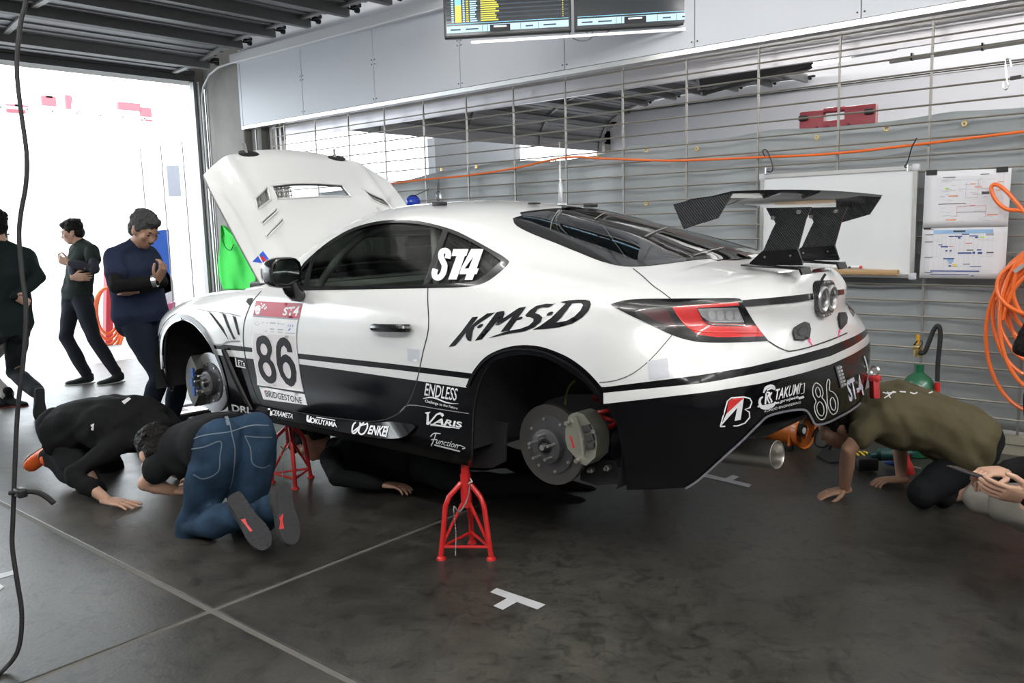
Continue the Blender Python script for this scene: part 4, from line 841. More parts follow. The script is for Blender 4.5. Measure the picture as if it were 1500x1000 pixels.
r = geometry.delaunay_2d_cdt(V, E, [], 0, 1e-5); VV = np.array([tuple(q) for q in r[0]]); FF = np.array([f for f in r[2] if len(f) == 3]); C = VV[FF].mean(1)
k = inside(C, np.array(hout))
for h in holes: k &= ~inside(C, np.array(h))
FF = FF[k]; P = Hs(VV[:, 0], VV[:, 1]); N = Hn(VV[:, 0], VV[:, 1])
fn = np.cross(P[FF[:, 1]]-P[FF[:, 0]], P[FF[:, 2]]-P[FF[:, 0]]); fl_ = (fn*N[FF[:, 0]]).sum(1) < 0; FF[fl_] = FF[fl_][:, ::-1]
P, N, FF = compact(P, N, FF); V3, N3, F3, M3 = thick(P, N, FF, [0]*len(FF), .018, 1)
bonnet = mkobj('bonnet', V3, F3, [M_white, mat('bonnet_underside', (.35, .35, .34), .5)], car, M3, normals=N3); bonnet['label'] = 'white vented bonnet propped open'
for h in [slot]+lv+[[np.array([q[0], -q[1]]) for q in h] for h in lv]:
    hp = np.array(sub(h, .03, True)); Q = Hs(hp[:, 0], hp[:, 1])+Hn(hp[:, 0], hp[:, 1])*.003; MB().tube(Q, .006, 6, closed=True).build('vent_frame', M_white, bonnet)
M_mesh = mat('vent_mesh', (.30, .29, .26), .5, .5)
for sgn in (1, -1):
    for h in lv:
        a, b, c, d4 = [np.array([q[0], q[1]*sgn]) for q in h]; mb = MB()
        for t in np.linspace(.08, .92, 9):
            p, q = a+(b-a)*t, d4+(c-d4)*t; mb.tube(Hs(np.array([p[0], q[0]]), np.array([p[1], q[1]]))-HN*.012, .0022, 4)
        for t in np.linspace(.1, .9, 4):
            p, q = a+(d4-a)*t, b+(c-b)*t; mb.tube(Hs(np.array([p[0], q[0]]), np.array([p[1], q[1]]))-HN*.012, .0022, 4)
        o = mb.build('mesh_screen', M_mesh, bonnet); o['kind'] = 'stuff'
    mb = MB()
    a, b, c, d4 = [np.array(h) for h in (slot[0], slot[1], slot[6], slot[7])]
if True:
    mb = MB()
    for t in np.linspace(.0, .9, 8):
        p, q = a+(b-a)*t, d4+(c-d4)*t; mb.tube(Hs(np.array([p[0], q[0]]), np.array([p[1], q[1]]))-HN*.02, .003, 4)
    for t in np.linspace(.1, .9, 4):
        p, q = a+(d4-a)*t, b+(c-b)*t; mb.tube(Hs(np.array([p[0], q[0]]), np.array([p[1], q[1]]))-HN*.02, .003, 4)
    o = mb.build('mesh_screen', M_mesh, bonnet); o['kind'] = 'stuff'
for pts in ([(324, 277), (345, 310), (362, 340), (376, 370), (388, 393)], [(366, 295), (376, 325), (388, 352), (397, 375)]):
    d = Decal(onhood); d.stroke(pts, [1, 2.5, 3, 2.5, 1], off=.006); d.build('crease', M_white, bonnet)
d = Decal(onhood); c11 = lambda P: sc(P, 280, 215, 4.1667); d.patch(c11([(372, 702), (438, 636), (505, 726), (445, 712)]), step=9); d.patch(c11([(418, 672), (440, 668), (452, 690), (470, 690), (496, 722), (455, 704), (440, 700)]), m=1, off=.003, step=9); d.build('bonnet_decal', [mat('decal_blue', (.03, .10, .60), .4), M_decr], bonnet)
for sgn in (1, -1):
    c = Hs(np.array([.955]), np.array([.335*sgn]))[0]; n = Hn(np.array([.955]), np.array([.335*sgn]))[0]
    mb = MB().ell(c+n*.004, (.075, .028, .010), 14, ax=((0, 1, 0), HD, n)); o = mb.build('bonnet_pin', M_black, bonnet)
    MB().bar(c+n*.01-np.array([0, .02, 0]), c+n*.05+HD*.03-np.array([0, .03, 0]), .02, .006).build('pin_lever', M_alu, bonnet, smooth=False)
# ---- engine bay, floor, wheel wells --------------------------------------------------------
mb = MB().box((.12, 0, .90), (.84, 1.26, .10)).box((.55, 0, .95), (.05, 1.3, .36)); mb.build('engine_bay', M_inner, car, smooth=False)
for k, (x, y, a, b, c) in enumerate([(-.1, 0, .5, .4, .12), (.3, -.35, .2, .2, .14), (-.15, .35, .2, .3, .1)]): MB().bbox((x, y, .98+c/2), (a, b, c), .02).build('engine_part', M_under if k else M_black, car)
mb = MB().box((1.3, 0, .455), (1.70, 1.56, .03)).box((2.62, 0, .62), (.86, .86, .03)).box((.0, 0, .56), (1.0, .9, .03)).box((3.10, 0, .58), (.30, 1.2, .03)).box((-.62, 0, .50), (.4, 1.2, .03))
mb.build('underfloor', M_inner, car, smooth=False)
mb = MB().box((1.4, -.25, .46), (1.7, .10, .04)).tube([(.5, .1, .45), (1.5, .1, .45), (2.3, .05, .45), (2.9, -.2, .50), (3.15, -.45, .565)], .032, 12).bbox((2.9, -.1, .56), (.45, .5, .12), .04); mb.build('exhaust_line', M_under, car)
def liner(cx, cz, r, y0, y1, a0, a1, sgn):
    mb = MB(); n = 22; 
    A = [a0+(a1-a0)*i/n for i in range(n+1)]
    V = [(cx+r*math.cos(a), sgn*y0, cz+r*math.sin(a)) for a in A]+[(cx+r*.97*math.cos(a), sgn*y1, cz+r*.97*math.sin(a)) for a in A]+[(cx, sgn*y1, cz-.15)]
    F = [(i, i+1, i+n+2, i+n+1) for i in range(n)]+[(i+n+1, i+n+2, 2*n+2) for i in range(n)]
    if sgn < 0: F = [f[::-1] for f in F]
    return mb.add(V, F)
for sgn in (-1, 1):
    o = liner(2.63, .60, .375, .865, .47, -.35, math.pi+.25, sgn).build('wheel_liner', M_liner, car, sharp=.9)
    o = liner(.04, .57, .41, .875, .46, -.2, math.pi+.2, sgn).build('wheel_liner', M_liner, car, sharp=.9)
    for (x0, x1) in ((.46, .50), (3.00, 3.04)): MB().box(((x0+x1)/2, sgn*.64, .66), (.03, .30, .28)).build('splash_panel', M_liner, car, smooth=False)
pp = [(700, 610), (745, 620), (742, 640), (741, 675), (722, 685), (688, 684), (690, 640)]
mb = MB(); q = [atY(u, v, -.72) for u, v in pp]; mb.prism([(p[0], p[2]) for p in q], (0, -.72, 0), (1, 0, 0), (0, 0, 1), .012); mb.build('mud_flap', M_liner, car, smooth=False)
q = [atY(u, v, -.50) for u, v in [(780, 640), (782, 600), (805, 585), (835, 577), (870, 577), (905, 592), (905, 620)]]; MB().prism([(p[0], p[2]) for p in q], (0, -.50, 0), (1, 0, 0), (0, 0, 1), .012).build('inner_panel', mat('primer_grey', (.11, .12, .13), .6), car, smooth=False)
# ---- brakes, hubs, suspension ---------------------------------------------------------------
M_disc = mat('disc_iron', (.16, .15, .14), .35, .8); M_hat = mat('disc_hat', (.10, .10, .105), .45, .6); M_bolt = mat('zinc_bolt', (.62, .60, .56), .3, .9)
M_cal = mat('caliper_olive_grey', (.30, .30, .25), .4, .5); M_disc2 = mat('disc_polished', (.55, .55, .58), .22, .9)
def brake(c, sgn, r, hatr, md, fast=False):
    c = np.asarray(c, float); ax = np.array([0, sgn*1., 0])
    rot = MB().lathe(c, ax, [(-.004, .07), (-.004, r), (-.014, r), (-.014, .07)], 48).lathe(c, ax, [(-.020, .07), (-.020, r), (-.030, r), (-.030, .07)], 48)
    for k in range(24):
        a = 2*math.pi*k/24; rot.bar(c-ax*.017+r*.6*np.array([math.cos(a), 0, math.sin(a)]), c-ax*.017+r*.985*np.array([math.cos(a+.2), 0, math.sin(a+.2)]), .005, .008)
    ro = rot.build('brake_disc', md, car)
    MB().lathe(c, ax, [(-.006, hatr), (.002, hatr), (.003, hatr-.02), (.004, .075), (.030, .070), (.034, .060), (.034, .030), (.030, .028), (.030, 0)], 32).build('disc_hat', M_hat, ro)
    for k in range(8):
        a = 2*math.pi*(k+.3)/8; p = c+(hatr-.011)*np.array([math.cos(a), 0, math.sin(a)]); MB().cyl(p, p+ax*.008, .006, 8).build('disc_bolt', M_bolt, ro)
    hb = MB().lathe(c, ax, [(.028, .034), (.036, .034), (.036, .026), (.030, .024), (.045, .018), (.050, .012), (.050, 0)], 20).build('hub', M_black, car)
    for k in range(5):
        a = 2*math.pi*k/5+.35; p = c+.050*np.array([math.cos(a), 0, math.sin(a)]); MB().cyl(p+ax*.03, p+ax*.078, .0058, 8).build('stud', M_bolt, hb)
    MB().cyl(c+ax*.045, c+ax*.056, .012, 6).build('axle_nut', M_under, hb)
    return ro
rc = atY(806, 651.5, -.735)
brake((rc[0], -.735, rc[2]), -1, .163, .118, M_disc)
fc = atY(309, 560, -.75); brake((fc[0], -.75, fc[2]), -1, .178, .118, M_disc2)
brake((rc[0], .735, rc[2]), 1, .163, .118, M_disc); brake((fc[0], .75, fc[2]), 1, .178, .118, M_disc2)
def cal_poly(px, y): return [(atY(u, v, y)[0], atY(u, v, y)[2]) for u, v in px]
cp = cal_poly(sc([(745, 335), (765, 308), (820, 295), (870, 312), (940, 410), (972, 480), (978, 560), (965, 660), (890, 730), (850, 712), (800, 660), (740, 590), (722, 520), (720, 440)], 700, 550, 5.555), -.77)
mb = MB().prism(cp, (0, -.735, 0), (1, 0, 0), (0, 0, 1), .085); cal = mb.build('brake_caliper', M_cal, car, sharp=.5)
for q in ([(845, 410), (905, 395), (925, 440), (860, 465)], [(868, 485), (930, 470), (945, 520), (880, 540)], [(880, 560), (945, 545), (945, 585), (885, 600)]):
    MB().prism(cal_poly(sc(q, 700, 550, 5.555), -.785), (0, -.781, 0), (1, 0, 0), (0, 0, 1), .012).build('pad_window', M_inner, cal, smooth=False)
for a_, b_ in [((790, 330), (850, 520)), ((850, 520), (860, 640))]:
    q = [np.array(atY(*sc([p], 700, 550, 5.555)[0], -.79)) for p in (a_, b_)]; MB().tube(q, .008, 8).build('caliper_rib', M_cal, cal)
mb = MB(); q = [np.array(atY(*sc([p], 700, 550, 5.555)[0], -.80)) for p in [(748, 490), (760, 510), (772, 560), (782, 590)]]; mb.tube(q, .004, 6); mb.build('caliper_mark', M_decr, cal)
for p in [(738, 382), (820, 688), (962, 445)]: q = np.array(atY(*sc([p], 700, 550, 5.555)[0], -.78)); MB().cyl(q, q+[0, -.02, 0], .009, 8).build('bleed_bolt', M_bolt, cal)
f0 = np.array([fc[0], -.75, fc[2]])
cp = [(f0[0]+r_*math.cos(a), f0[2]+r_*math.sin(a)) for a in np.linspace(math.radians(125), math.radians(232), 9) for r_ in (.192,)]+[(f0[0]+.10*math.cos(a), f0[2]+.10*math.sin(a)) for a in np.linspace(math.radians(232), math.radians(125), 7)]
cal2 = MB().prism(cp, (0, -.755, 0), (1, 0, 0), (0, 0, 1), .095).build('brake_caliper', mat('caliper_dark', (.10, .10, .095), .4, .6), car, sharp=.5)
for a in (150, 180, 208): MB().box(f0+.12*np.array([math.cos(math.radians(a)), 0, math.sin(math.radians(a))])+[0, -.045, 0], (.03, .03, .05)).build('brake_pad', mat('pad_blue', (.03, .10, .35), .5), cal2, smooth=False)
M_blue = mat('damper_blue', (.02, .04, .25), .25, .6); M_spring = mat('spring_red', (.55, .02, .02), .35)
t0, t1 = atY(882, 690, -.60), atY(886, 590, -.56)
cl = MB().cyl(t0, t0+(t1-t0)*.50, .030, 18).build('damper', M_blue, car); MB().cyl(t0+(t1-t0)*.50, t0+(t1-t0)*.66, .034, 18).build('damper_collar', M_hat, cl)
d_, a_, b_, L_ = frame(t0, t1); hs = [t0+(t1-t0)*(.62+.55*t)+.043*(a_*math.cos(t*14)+b_*math.sin(t*14)) for t in np.linspace(0, 1, 70)]; MB().tube(hs, .009, 8).build('coil_spring', M_spring, cl)
MB().prism([(x, z) for x, z in cal_poly([(858, 668), (905, 672), (918, 690), (912, 706), (880, 708), (856, 700)], -.62)], (0, -.62, 0), (1, 0, 0), (0, 0, 1), .06).build('suspension_arm', M_liner, car, sharp=.5)
MB().cyl((2.62, -.70, .50), (2.66, -.30, .47), .03, 10).cyl((.05, -.70, .48), (.1, -.3, .5), .03, 10).cyl((2.62, .70, .50), (2.66, .30, .47), .03, 10).cyl((.05, .70, .48), (.1, .3, .5), .03, 10).build('control_arm', M_liner, car)
for p in [(869, 687), (893, 684)]: q = np.array(atY(p[0], p[1], -.655)); MB().cyl(q, q+[0, -.02, 0], .012, 8).cyl(q, q+[0, -.035, 0], .007, 8).build('arm_bolt', M_bolt, car)
q = [np.array(atY(u, v, -.6)) for u, v in [(842, 557), (834, 566), (829, 580), (828, 592)]]; MB().tube(spline(q, 4), .004, 6).build('brake_hose', mat('hose_olive', (.25, .22, .05), .5), car)
# ---- cabin ------------------------------------------------------------------------------------
M_cage = mat('cage_grey', (.20, .21, .20), .5); M_seat = mat('seat_black', (.02, .02, .022), .7)
mb = MB()
for sgn in (-1, 1):
    mb.tube(spline([(.95, sgn*.66, .55), (.98, sgn*.66, .95), (1.02, sgn*.64, 1.15), (1.30, sgn*.56, 1.40), (1.75, sgn*.52, 1.45)], 5), .02, 10); mb.tube([(1.75, sgn*.52, 1.45), (1.86, sgn*.62, 1.05), (1.88, sgn*.64, .52)], .02, 10); mb.tube([(1.75, sgn*.48, 1.44), (2.45, sgn*.48, .95)], .018, 10)
mb.tube([(1.75, -.52, 1.45), (1.75, .52, 1.45)], .02, 10).tube([(1.3, -.56, 1.40), (1.3, .56, 1.40)], .02, 10).tube([(1.84, -.6, 1.1), (1.84, .6, 1.1)], .018, 10)
mb.build('roll_cage', M_cage, car)
MB().bbox((.92, 0, 1.04), (.32, 1.34, .20), .05).bbox((.70, 0, 1.13), (.3, 1.3, .04), .02).build('dashboard', mat('dash_grey', (.10, .105, .10), .6), car)
for sgn in (1,):
    s_ = MB().bbox((1.48, sgn*.36, .66), (.50, .46, .14), .06).build('seat', M_seat, car); MB().bbox((1.74, sgn*.36, .96), (.14, .46, .62), .06, ax=((.96, 0, -.25), (0, 1, 0), (.25, 0, .96))).bbox((1.82, sgn*.36, 1.22), (.10, .24, .16), .04).build('seat_back', M_seat, s_)
MB().lathe((1.15, .36, 1.06), (.9, 0, .35), [(0, .155), (.012, .17), (0, .185), (-.012, .17), (0, .155)], 28).build('steering_wheel', M_rub, car)
MB().box((1.4, 0, .53), (1.5, 1.46, .05)).box((2.12, 0, .85), (.05, 1.36, .62)).box((2.55, 0, 1.02), (.95, 1.2, .04)).build('cabin_floor', M_inner, car, smooth=False)
for sgn in (-1, 1): MB().box((1.45, sgn*.775, .90), (1.2, .03, .44)).build('door_card', mat('door_card_grey', (.30, .31, .29), .7), car, smooth=False)
MB().bbox(atY(617, 352, 0), (.05, .24, .07), .02).build('inside_mirror', M_black, car)
# ---- outside mirrors, handle, aerials -----------------------------------------------------------
for sgn in (-1, 1):
    c = np.array([1.135, sgn*.962, 1.228]); mb = MB(); V = []; F = []; n = 20
    prof = [(-.095, .12), (-.085, .45), (-.055, .78), (-.01, .97), (.04, 1.0), (.06, .97), (.062, .88)]
    for (dx, k_) in prof:
        for j in range(n):
            a = 2*math.pi*j/n; ca, sa = math.cos(a), math.sin(a); q = (abs(ca)**3+abs(sa)**3)**(-1/3)
            V.append(c+np.array([dx, .088*k_*q*ca, .074*k_*q*sa]))
    for i in range(len(prof)-1):
        for j in range(n): F.append((i*n+j, i*n+(j+1) % n, (i+1)*n+(j+1) % n, (i+1)*n+j))
    F.append(tuple(range(n))); mb.add(V, F)
    m_ = mb.build('door_mirror', M_trim, car, sharp=.8)
    V = [c+np.array([.056, .073*q*math.cos(a), .060*q*math.sin(a)]) for a in np.linspace(0, 2*math.pi, n, endpoint=False) for q in [(abs(math.cos(a))**3+abs(math.sin(a))**3)**(-1/3)]]
    MB().add(V, [tuple(range(n))] if sgn < 0 else [tuple(range(n))]).build('mirror_glass', mat('mirror_glass_dark', (.10, .12, .115), .03, 1.), m_, smooth=False)
    MB().tube([c+np.array([.025, -sgn*.035, -.045]), c+np.array([.022, -sgn*.050, -.085]), c+np.array([.012, -sgn*.075, -.112]), c+np.array([.0, -sgn*.112, -.122])], [.046, .042, .036, .030], 14).build('mirror_stalk', M_trim, m_, sharp=.8)
d = Decal(); d.patch([tuple(q) for q in spline([(562, 479), (570, 466), (582, 464), (592, 470), (597, 480), (590, 492), (578, 496), (568, 490)], 2, True)], off=.002); d.build('handle_recess_shade', mat('recess_shade_white', (.70, .71, .70), .25, coat=.8))  # flat patch, the shade of the handle dish put into a darker white
hp = [onbody(p, o_) for p, o_ in [((551, 479), .008), ((556, 479), .03), ((577, 479.3), .036), ((597, 480), .03), ((602, 480.3), .008)]]; o = MB().tube(spline(hp, 4), .018, 10).build('door_handle', M_trim, car)
hp2 = [np.array(h)*[1, -1, 1] for h in hp]; MB().tube(spline(hp2, 4), .013, 10).build('door_handle', M_trim, car)
a0 = np.array([2.10, 0, 1.512]); MB().lathe(a0, (0, 0, 1), [(0, .03), (.01, .026), (.016, .012), (.10, .010), (.105, .007), (.19, .006), (.195, .003), (.30, .002), (.30, 0)], 12).build('roof_aerial', mat('aerial_grey', (.35, .36, .37), .35, .5), car)
p = onbody((644, 301), 0.0) if onbody((644, 301), 0.) is not None else np.array([1.75, -.35, 1.52])
MB().bbox(p+[0, 0, .008], (.07, .04, .018), .005).build('roof_sensor', M_black, car)
MB().bbox((2.1, .25, 1.51), (.05, .06, .02), .005).build('roof_block', M_black, car); MB().bbox((2.08, -.18, 1.52), (.04, .05, .01), .003).build('roof_block', M_black, car)
# ---- rear wing -------------------------------------------------------------------------------
def wing():
    prof = [(0, 0), (.02, .016), (.08, .026), (.16, .024), (.24, .030), (.25, .028), (.24, .020), (.16, .006), (.08, -.004), (.02, -.008)]
    ys = np.linspace(-.745, .745, 31); V = []; F = []; k = len(prof)
    for y in ys:
        s_ = 1-.10*(y/.745)**2; x0 = 3.115+.035*(y/.745)**2; z0 = 1.462+.008*(1-(y/.745)**2)
        a = math.radians(6)
        for (dx, dz) in prof: V.append((x0+s_*(dx*math.cos(a)-dz*math.sin(a)), y, z0+s_*(dx*math.sin(a)+dz*math.cos(a))))
    for i in range(30):
        for j in range(k): F.append((i*k+j, (i+1)*k+j, (i+1)*k+(j+1) % k, i*k+(j+1) % k))
    F += [tuple(range(k)), tuple(30*k+j for j in range(k-1, -1, -1))]
    return MB().add(V, F)
w = wing().build('rear_wing', mat('wing_gloss_black', (.012, .012, .013), .12, coat=.8), car, sharp=.7)
ep = [(3.150, 1.476), (3.20, 1.486), (3.365, 1.502), (3.315, 1.425), (3.19, 1.392)]
for sgn in (-1, 1): MB().prism(ep, (0, sgn*.748, 0), (1, 0, 0), (0, 0, 1), .008).build('end_plate', M_carbon, w, smooth=False)
c12 = lambda P: sc(P, 980, 270, 5)
pyl = [(atY(u, v, -.19)[0], atY(u, v, -.19)[2]) for u, v in c12([(712, 172), (735, 215), (755, 250), (775, 265), (782, 288), (760, 330), (690, 490), (600, 572), (700, 585), (985, 582), (975, 560), (948, 470), (1005, 255), (1045, 165)])]
pf = [(atY(u, v, -.19)[0], atY(u, v, -.19)[2]) for u, v in c12([(690, 488), (600, 572), (600, 588), (985, 592), (982, 560), (948, 472)])]
for sgn in (-1, 1):
    py = MB().prism(pyl, (0, sgn*.19, 0), (1, 0, 0), (0, 0, 1), .008).build('wing_pylon', M_carbon, w, smooth=False)
    ft = MB().prism(pf, (0, sgn*.19-.008, 0), (1, 0, 0), (0, 0, 1), .008)
    ft.bbox((3.28, sgn*.19-.03, 1.238), (.235, .09, .008), .003, ax=((.995, 0, -.05), (0, 1, 0), (.05, 0, .995))).box((3.397, sgn*.19-.02, 1.222), (.008, .09, .028), ax=((.9, 0, .4), (0, 1, 0), (-.4, 0, .9)))
    ft.build('pylon_foot', M_trim, w, sharp=.5)
    for (x, z) in [(3.363, 1.441), (3.235, 1.273), (3.337, 1.279), (3.262, 1.422)]: MB().cyl((x, sgn*.19-.004, z), (x, sgn*.19-.012, z), .008, 10).cyl((x, sgn*.19-.012, z), (x, sgn*.19-.016, z), .004, 6).build('pylon_bolt', M_bolt, w)
# ---- round twin badge, towing strap, exhaust ----------------------------------------------------
bc = np.array([3.360, 0, 1.102])
n_ = 28; ring = [(.052*math.copysign(abs(math.cos(a))**.75, math.cos(a))*1.75, .072*math.copysign(abs(math.sin(a))**.75, math.sin(a))) for a in np.linspace(0, 2*math.pi, n_, endpoint=False)]
bd = MB().prism(ring, bc+[.02, 0, 0], (0, 1, 0), (0, 0, 1), .05).build('twin_badge', M_carbon, car, sharp=.5)
for sgn in (-1, 1):
    q = bc+np.array([.046, sgn*.044, 0]); MB().lathe(q, (1, 0, 0), [(0, .052), (.006, .050), (.008, .044), (.004, .036), (-.02, .030), (-.03, .012), (-.008, .010), (-.006, 0)], 28).build('badge_ring', mat('machined_ring', (.66, .66, .66), .28, .9), bd)
for i in range(8): q = bc+np.array([.046, -.04+.027*(i % 4), .064 if i < 4 else -.064]); MB().cyl(q, q+[.004, 0, 0], .004, 8).build('badge_screw', M_bolt, bd)
MB().bar(bc+[.02, 0, .072], bc+[.03, .012, .095], .008, .008).build('badge_tab', M_black, bd)
tsp = atY(1281, 569, .72); MB().bbox(tsp, (.030, .062, .095), .006, ax=((.8, .6, 0), (-.58, .78, -.2), (-.12, .16, .97))).bbox(tsp+[0, .0, .048], (.05, .05, .03), .010).build('tow_strap', mat('strap_red', (.50, .03, .03), .6), car, sharp=.6)['label'] = 'red fabric tow strap'
MB().lathe(tsp+[0, 0, .085], (.3, 1, 0), [(-.008, .02), (.0, .026), (.008, .02), (0, .014), (-.008, .02)], 14).build('tow_ring', M_alu, car)
ex0, ex1 = atY(1070, 659, -.45), atY(1138.5, 666, -.47); ex0 = np.array(ex0); ex1 = np.array(ex1); exd = (ex1-ex0)/np.linalg.norm(ex1-ex0)
MB().lathe(ex1, exd, [(-.40, .050), (0, .052), (.001, .050), (-.002, .048), (-.25, .046), (-.25, 0)], 28).build('exhaust_tip', mat('titanium_pipe', (.42, .40, .37), .3, .95), car)['label'] = 'wide metal exhaust tip'
MB().lathe(ex1-exd*.42, exd, [(-.02, .045), (0, .058), (.03, .058), (.05, .050)], 24).build('exhaust_joint', M_under, car)
q = [np.array(atY(u, v, -.15)) for u, v in [(1040, 640), (1100, 626), (1140, 612), (1172, 610), (1150, 625), (1120, 632), (1080, 640)]]; MB().prism([(p[0], p[2]) for p in q], (0, -.15, 0), (1, 0, 0), (0, 0, 1), .3).build('rear_tray', M_inner, car, smooth=False)
# ================================================================ workshop things
M_jred = mat('jack_red', (.60, .018, .018), .35, coat=.3); M_chain = mat('chain_steel', (.5, .5, .48), .35, .9)
def stand(c, rot, top, label):
    c = np.asarray(c, float); t = thing('axle_stand', (c[0], c[1], 0), label, 'axle stand', 'red tripod stands holding up the car')
    A = [rot+2*math.pi*k/3 for k in range(3)]; ft = [c+.126*np.array([math.cos(a), math.sin(a), 0]) for a in A]
    for i, f in enumerate(ft):
        o_ = (f-c)/.126; P = [f+[0, 0, .012], c+o_*.096+[0, 0, .235], c+o_*.078+[0, 0, .272], c+o_*.020+[0, 0, .325]]
        lg = MB().tube(P, .0115, 10).build('leg', M_jred, t); MB().lathe(f, (0, 0, 1), [(0, .022), (.008, .020), (.014, .013), (.014, 0)], 14).build('foot', M_jred, lg)
        g_ = ft[(i+1) % 3]; h = .055; q0, q1 = f+(c-f)*.06+[0, 0, h], g_+(c-g_)*.06+[0, 0, h]; MB().tube([q0, q1], .007, 8).build('cross_bar', M_jred, t)
        MB().tube([c+o_*.018+[0, 0, .235], f+(c-f)*.05+[0, 0, .06]], .007, 8).build('brace', M_jred, t)
    MB().lathe(c, (0, 0, 1), [(.215, .018), (.215, .0235), (.362, .0235), (.362, .018)], 18).build('sleeve', M_jred, t)
    po = MB().lathe(c, (0, 0, 1), [(.23, .0185), (top-.02, .0185), (top-.02, .034), (top, .034), (top, 0)], 18).build('post', M_jred, t)
    for z in (.395, .43):
        if z < top-.03: MB().cyl(c+[.017*math.cos(rot), .017*math.sin(rot), z], c+[.0195*math.cos(rot), .0195*math.sin(rot), z], .006, 8).build('pin_hole', M_black, po)
    d_ = nz3((CAM-c)*[1, 1, 0]); s_ = np.array([-d_[1], d_[0], 0])
    MB().tube([c+d_*.03+s_*.02+[0, 0, .35], c+d_*.034+s_*.028+[0, 0, .335], c+d_*.028+s_*.012+[0, 0, .325]], .004, 6).build('pin', M_chain, t)
    P = spline([c+d_*.03+s_*.02+[0, 0, .335], c+d_*.03+s_*.005+[0, 0, .26], c+d_*.035-s_*.03+[0, 0, .205], c+d_*.04-s_*.055+[0, 0, .225], c+d_*.06-s_*.05+[0, 0, .12], c+d_*.07-s_*.055+[0, 0, .02]], 9); mb = MB()
    for i in range(0, len(P)-1): mb.ell((P[i]+P[i+1])/2, (.0045, .0022, .006), 6)
    o = mb.build('chain', M_chain, t); o['kind'] = 'stuff'
    return t
def nz3(v): return np.asarray(v, float)/np.linalg.norm(v)
stand((2.140, -.772, 0), -2.0, .438, 'red axle stand with hanging chain under the car near the rear wheel')
stand((.60, -.60, 0), -.5, .438, 'red axle stand half hidden behind the man in jeans')
stand((2.20, .74, 0), .4, .438, 'red axle stand on the far side of the car below the rear bumper')
stand((.60, .66, 0), 1.0, .438, 'red axle stand under the far front corner of the car')
# low dolly with rollers
q0 = np.array(atZ(308, 612, .03)); t = thing('roller_dolly', (q0[0], q0[1], 0), 'low silver dolly with two rollers below the front brake disc', 'dolly')
u1 = nz3(np.array(atZ(330, 604, .03))-np.array(atZ(286, 612, .03))); u1[2] = 0; u1 = nz3(u1); u2 = np.array([-u1[1], u1[0], 0])
for k in (-1, 1):
    c = q0+u1*k*.13-u2*.02; MB().lathe(c, u1, [(-.04, .012), (-.04, .038), (.04, .038), (.04, .012)], 18).build('roller', mat('roller_grey', (.22, .21, .20), .6), t)
MB().bar(q0-u1*.16+u2*.0, q0+u1*.16, .03, .025).build('axle_bar', M_black, t, smooth=False)
MB().bbox(q0-u1*.17+u2*.30+[0, 0, .015], (.44, .44, .05), .006, ax=(u1, u2, UPZ := np.array([0, 0, 1.]))).build('frame', M_black, t, smooth=False)
MB().bbox(q0-u1*.17+u2*.30+[0, 0, .046], (.42, .42, .012), .003, ax=(u1, u2, UPZ)).build('top_plate', M_alu, t, smooth=False)
MB().bbox(q0-u1*.12+u2*.45+[0, 0, .060], (.36, .22, .012), .003, ax=(u1, u2, UPZ)).build('upper_plate', mat('plate_white', (.7, .7, .72), .4), t, smooth=False)
MB().box(q0-u1*.20+u2*.26+[0, 0, .0535], (.24, .16, .002), ax=(u1, u2, UPZ)).build('plate_print', mat('print_pink', (.66, .45, .48), .5), t, smooth=False)
# orange ventilator
fc_ = np.array(atD(1180, 631, 5.25)); r_ = .110; M_or = mat('fan_orange', (.80, .20, .02), .35, coat=.3); t = thing('ventilator', (fc_[0], fc_[1], 0), 'orange portable tube ventilator on the floor behind the exhaust', 'fan')
ax = nz3(np.array([1., -.20, 0])); dr = MB().lathe(fc_, ax, [(-.36, r_*.86), (-.345, r_*.96), (-.33, r_*.90), (-.06, r_*.90), (-.03, r_*.97), (0, r_*1.04), (.008, r_), (-.01, r_*.92), (-.34, r_*.84)], 32).build('drum', M_or, t)
MB().cyl(fc_-ax*.05, fc_-ax*.012, .038, 20).build('motor', M_black, t); MB().cyl(fc_-ax*.012, fc_-ax*.008, .020, 16).build('motor_badge', mat('badge_grey', (.5, .5, .48), .5), t)
MB().cyl(fc_-ax*.13, fc_-ax*.125, r_*.85, 24).build('fan_back', M_inner, t)
sd = np.cross([0, 0, 1.], ax)
for k in range(6):
    a = 2*math.pi*k/6; p = fc_-ax*.06; e = sd*math.cos(a)+np.array([0, 0, 1.])*math.sin(a); MB().bar(p+e*.035, p+e*.09, .045, .004, up=ax+np.cross(ax, e)*.6).build('blade', M_black, t, smooth=False)
mb = MB()
for rr in np.linspace(.045, r_*.9, 7): mb.tube([fc_-ax*.004+rr*(sd*math.cos(a)+np.array([0, 0, 1.])*math.sin(a)) for a in np.linspace(0, 2*math.pi, 28, endpoint=False)], .0014, 4, closed=True)
mb.build('guard', M_black, t)['kind'] = 'stuff'
for k, off in enumerate((-.05, -.29)):
    for s_ in (-1, 1):
        b0 = fc_+ax*off+sd*s_*.085; MB().bar(b0*[1, 1, 0]+[0, 0, .03], b0+[0, 0, -.01], .035, .014, up=ax).build('bracket_leg', M_or, t, smooth=False); MB().bbox(b0*[1, 1, 0]+[0, 0, .015], (.035, .035, .03), .005).build('rubber_foot', M_rub, t)
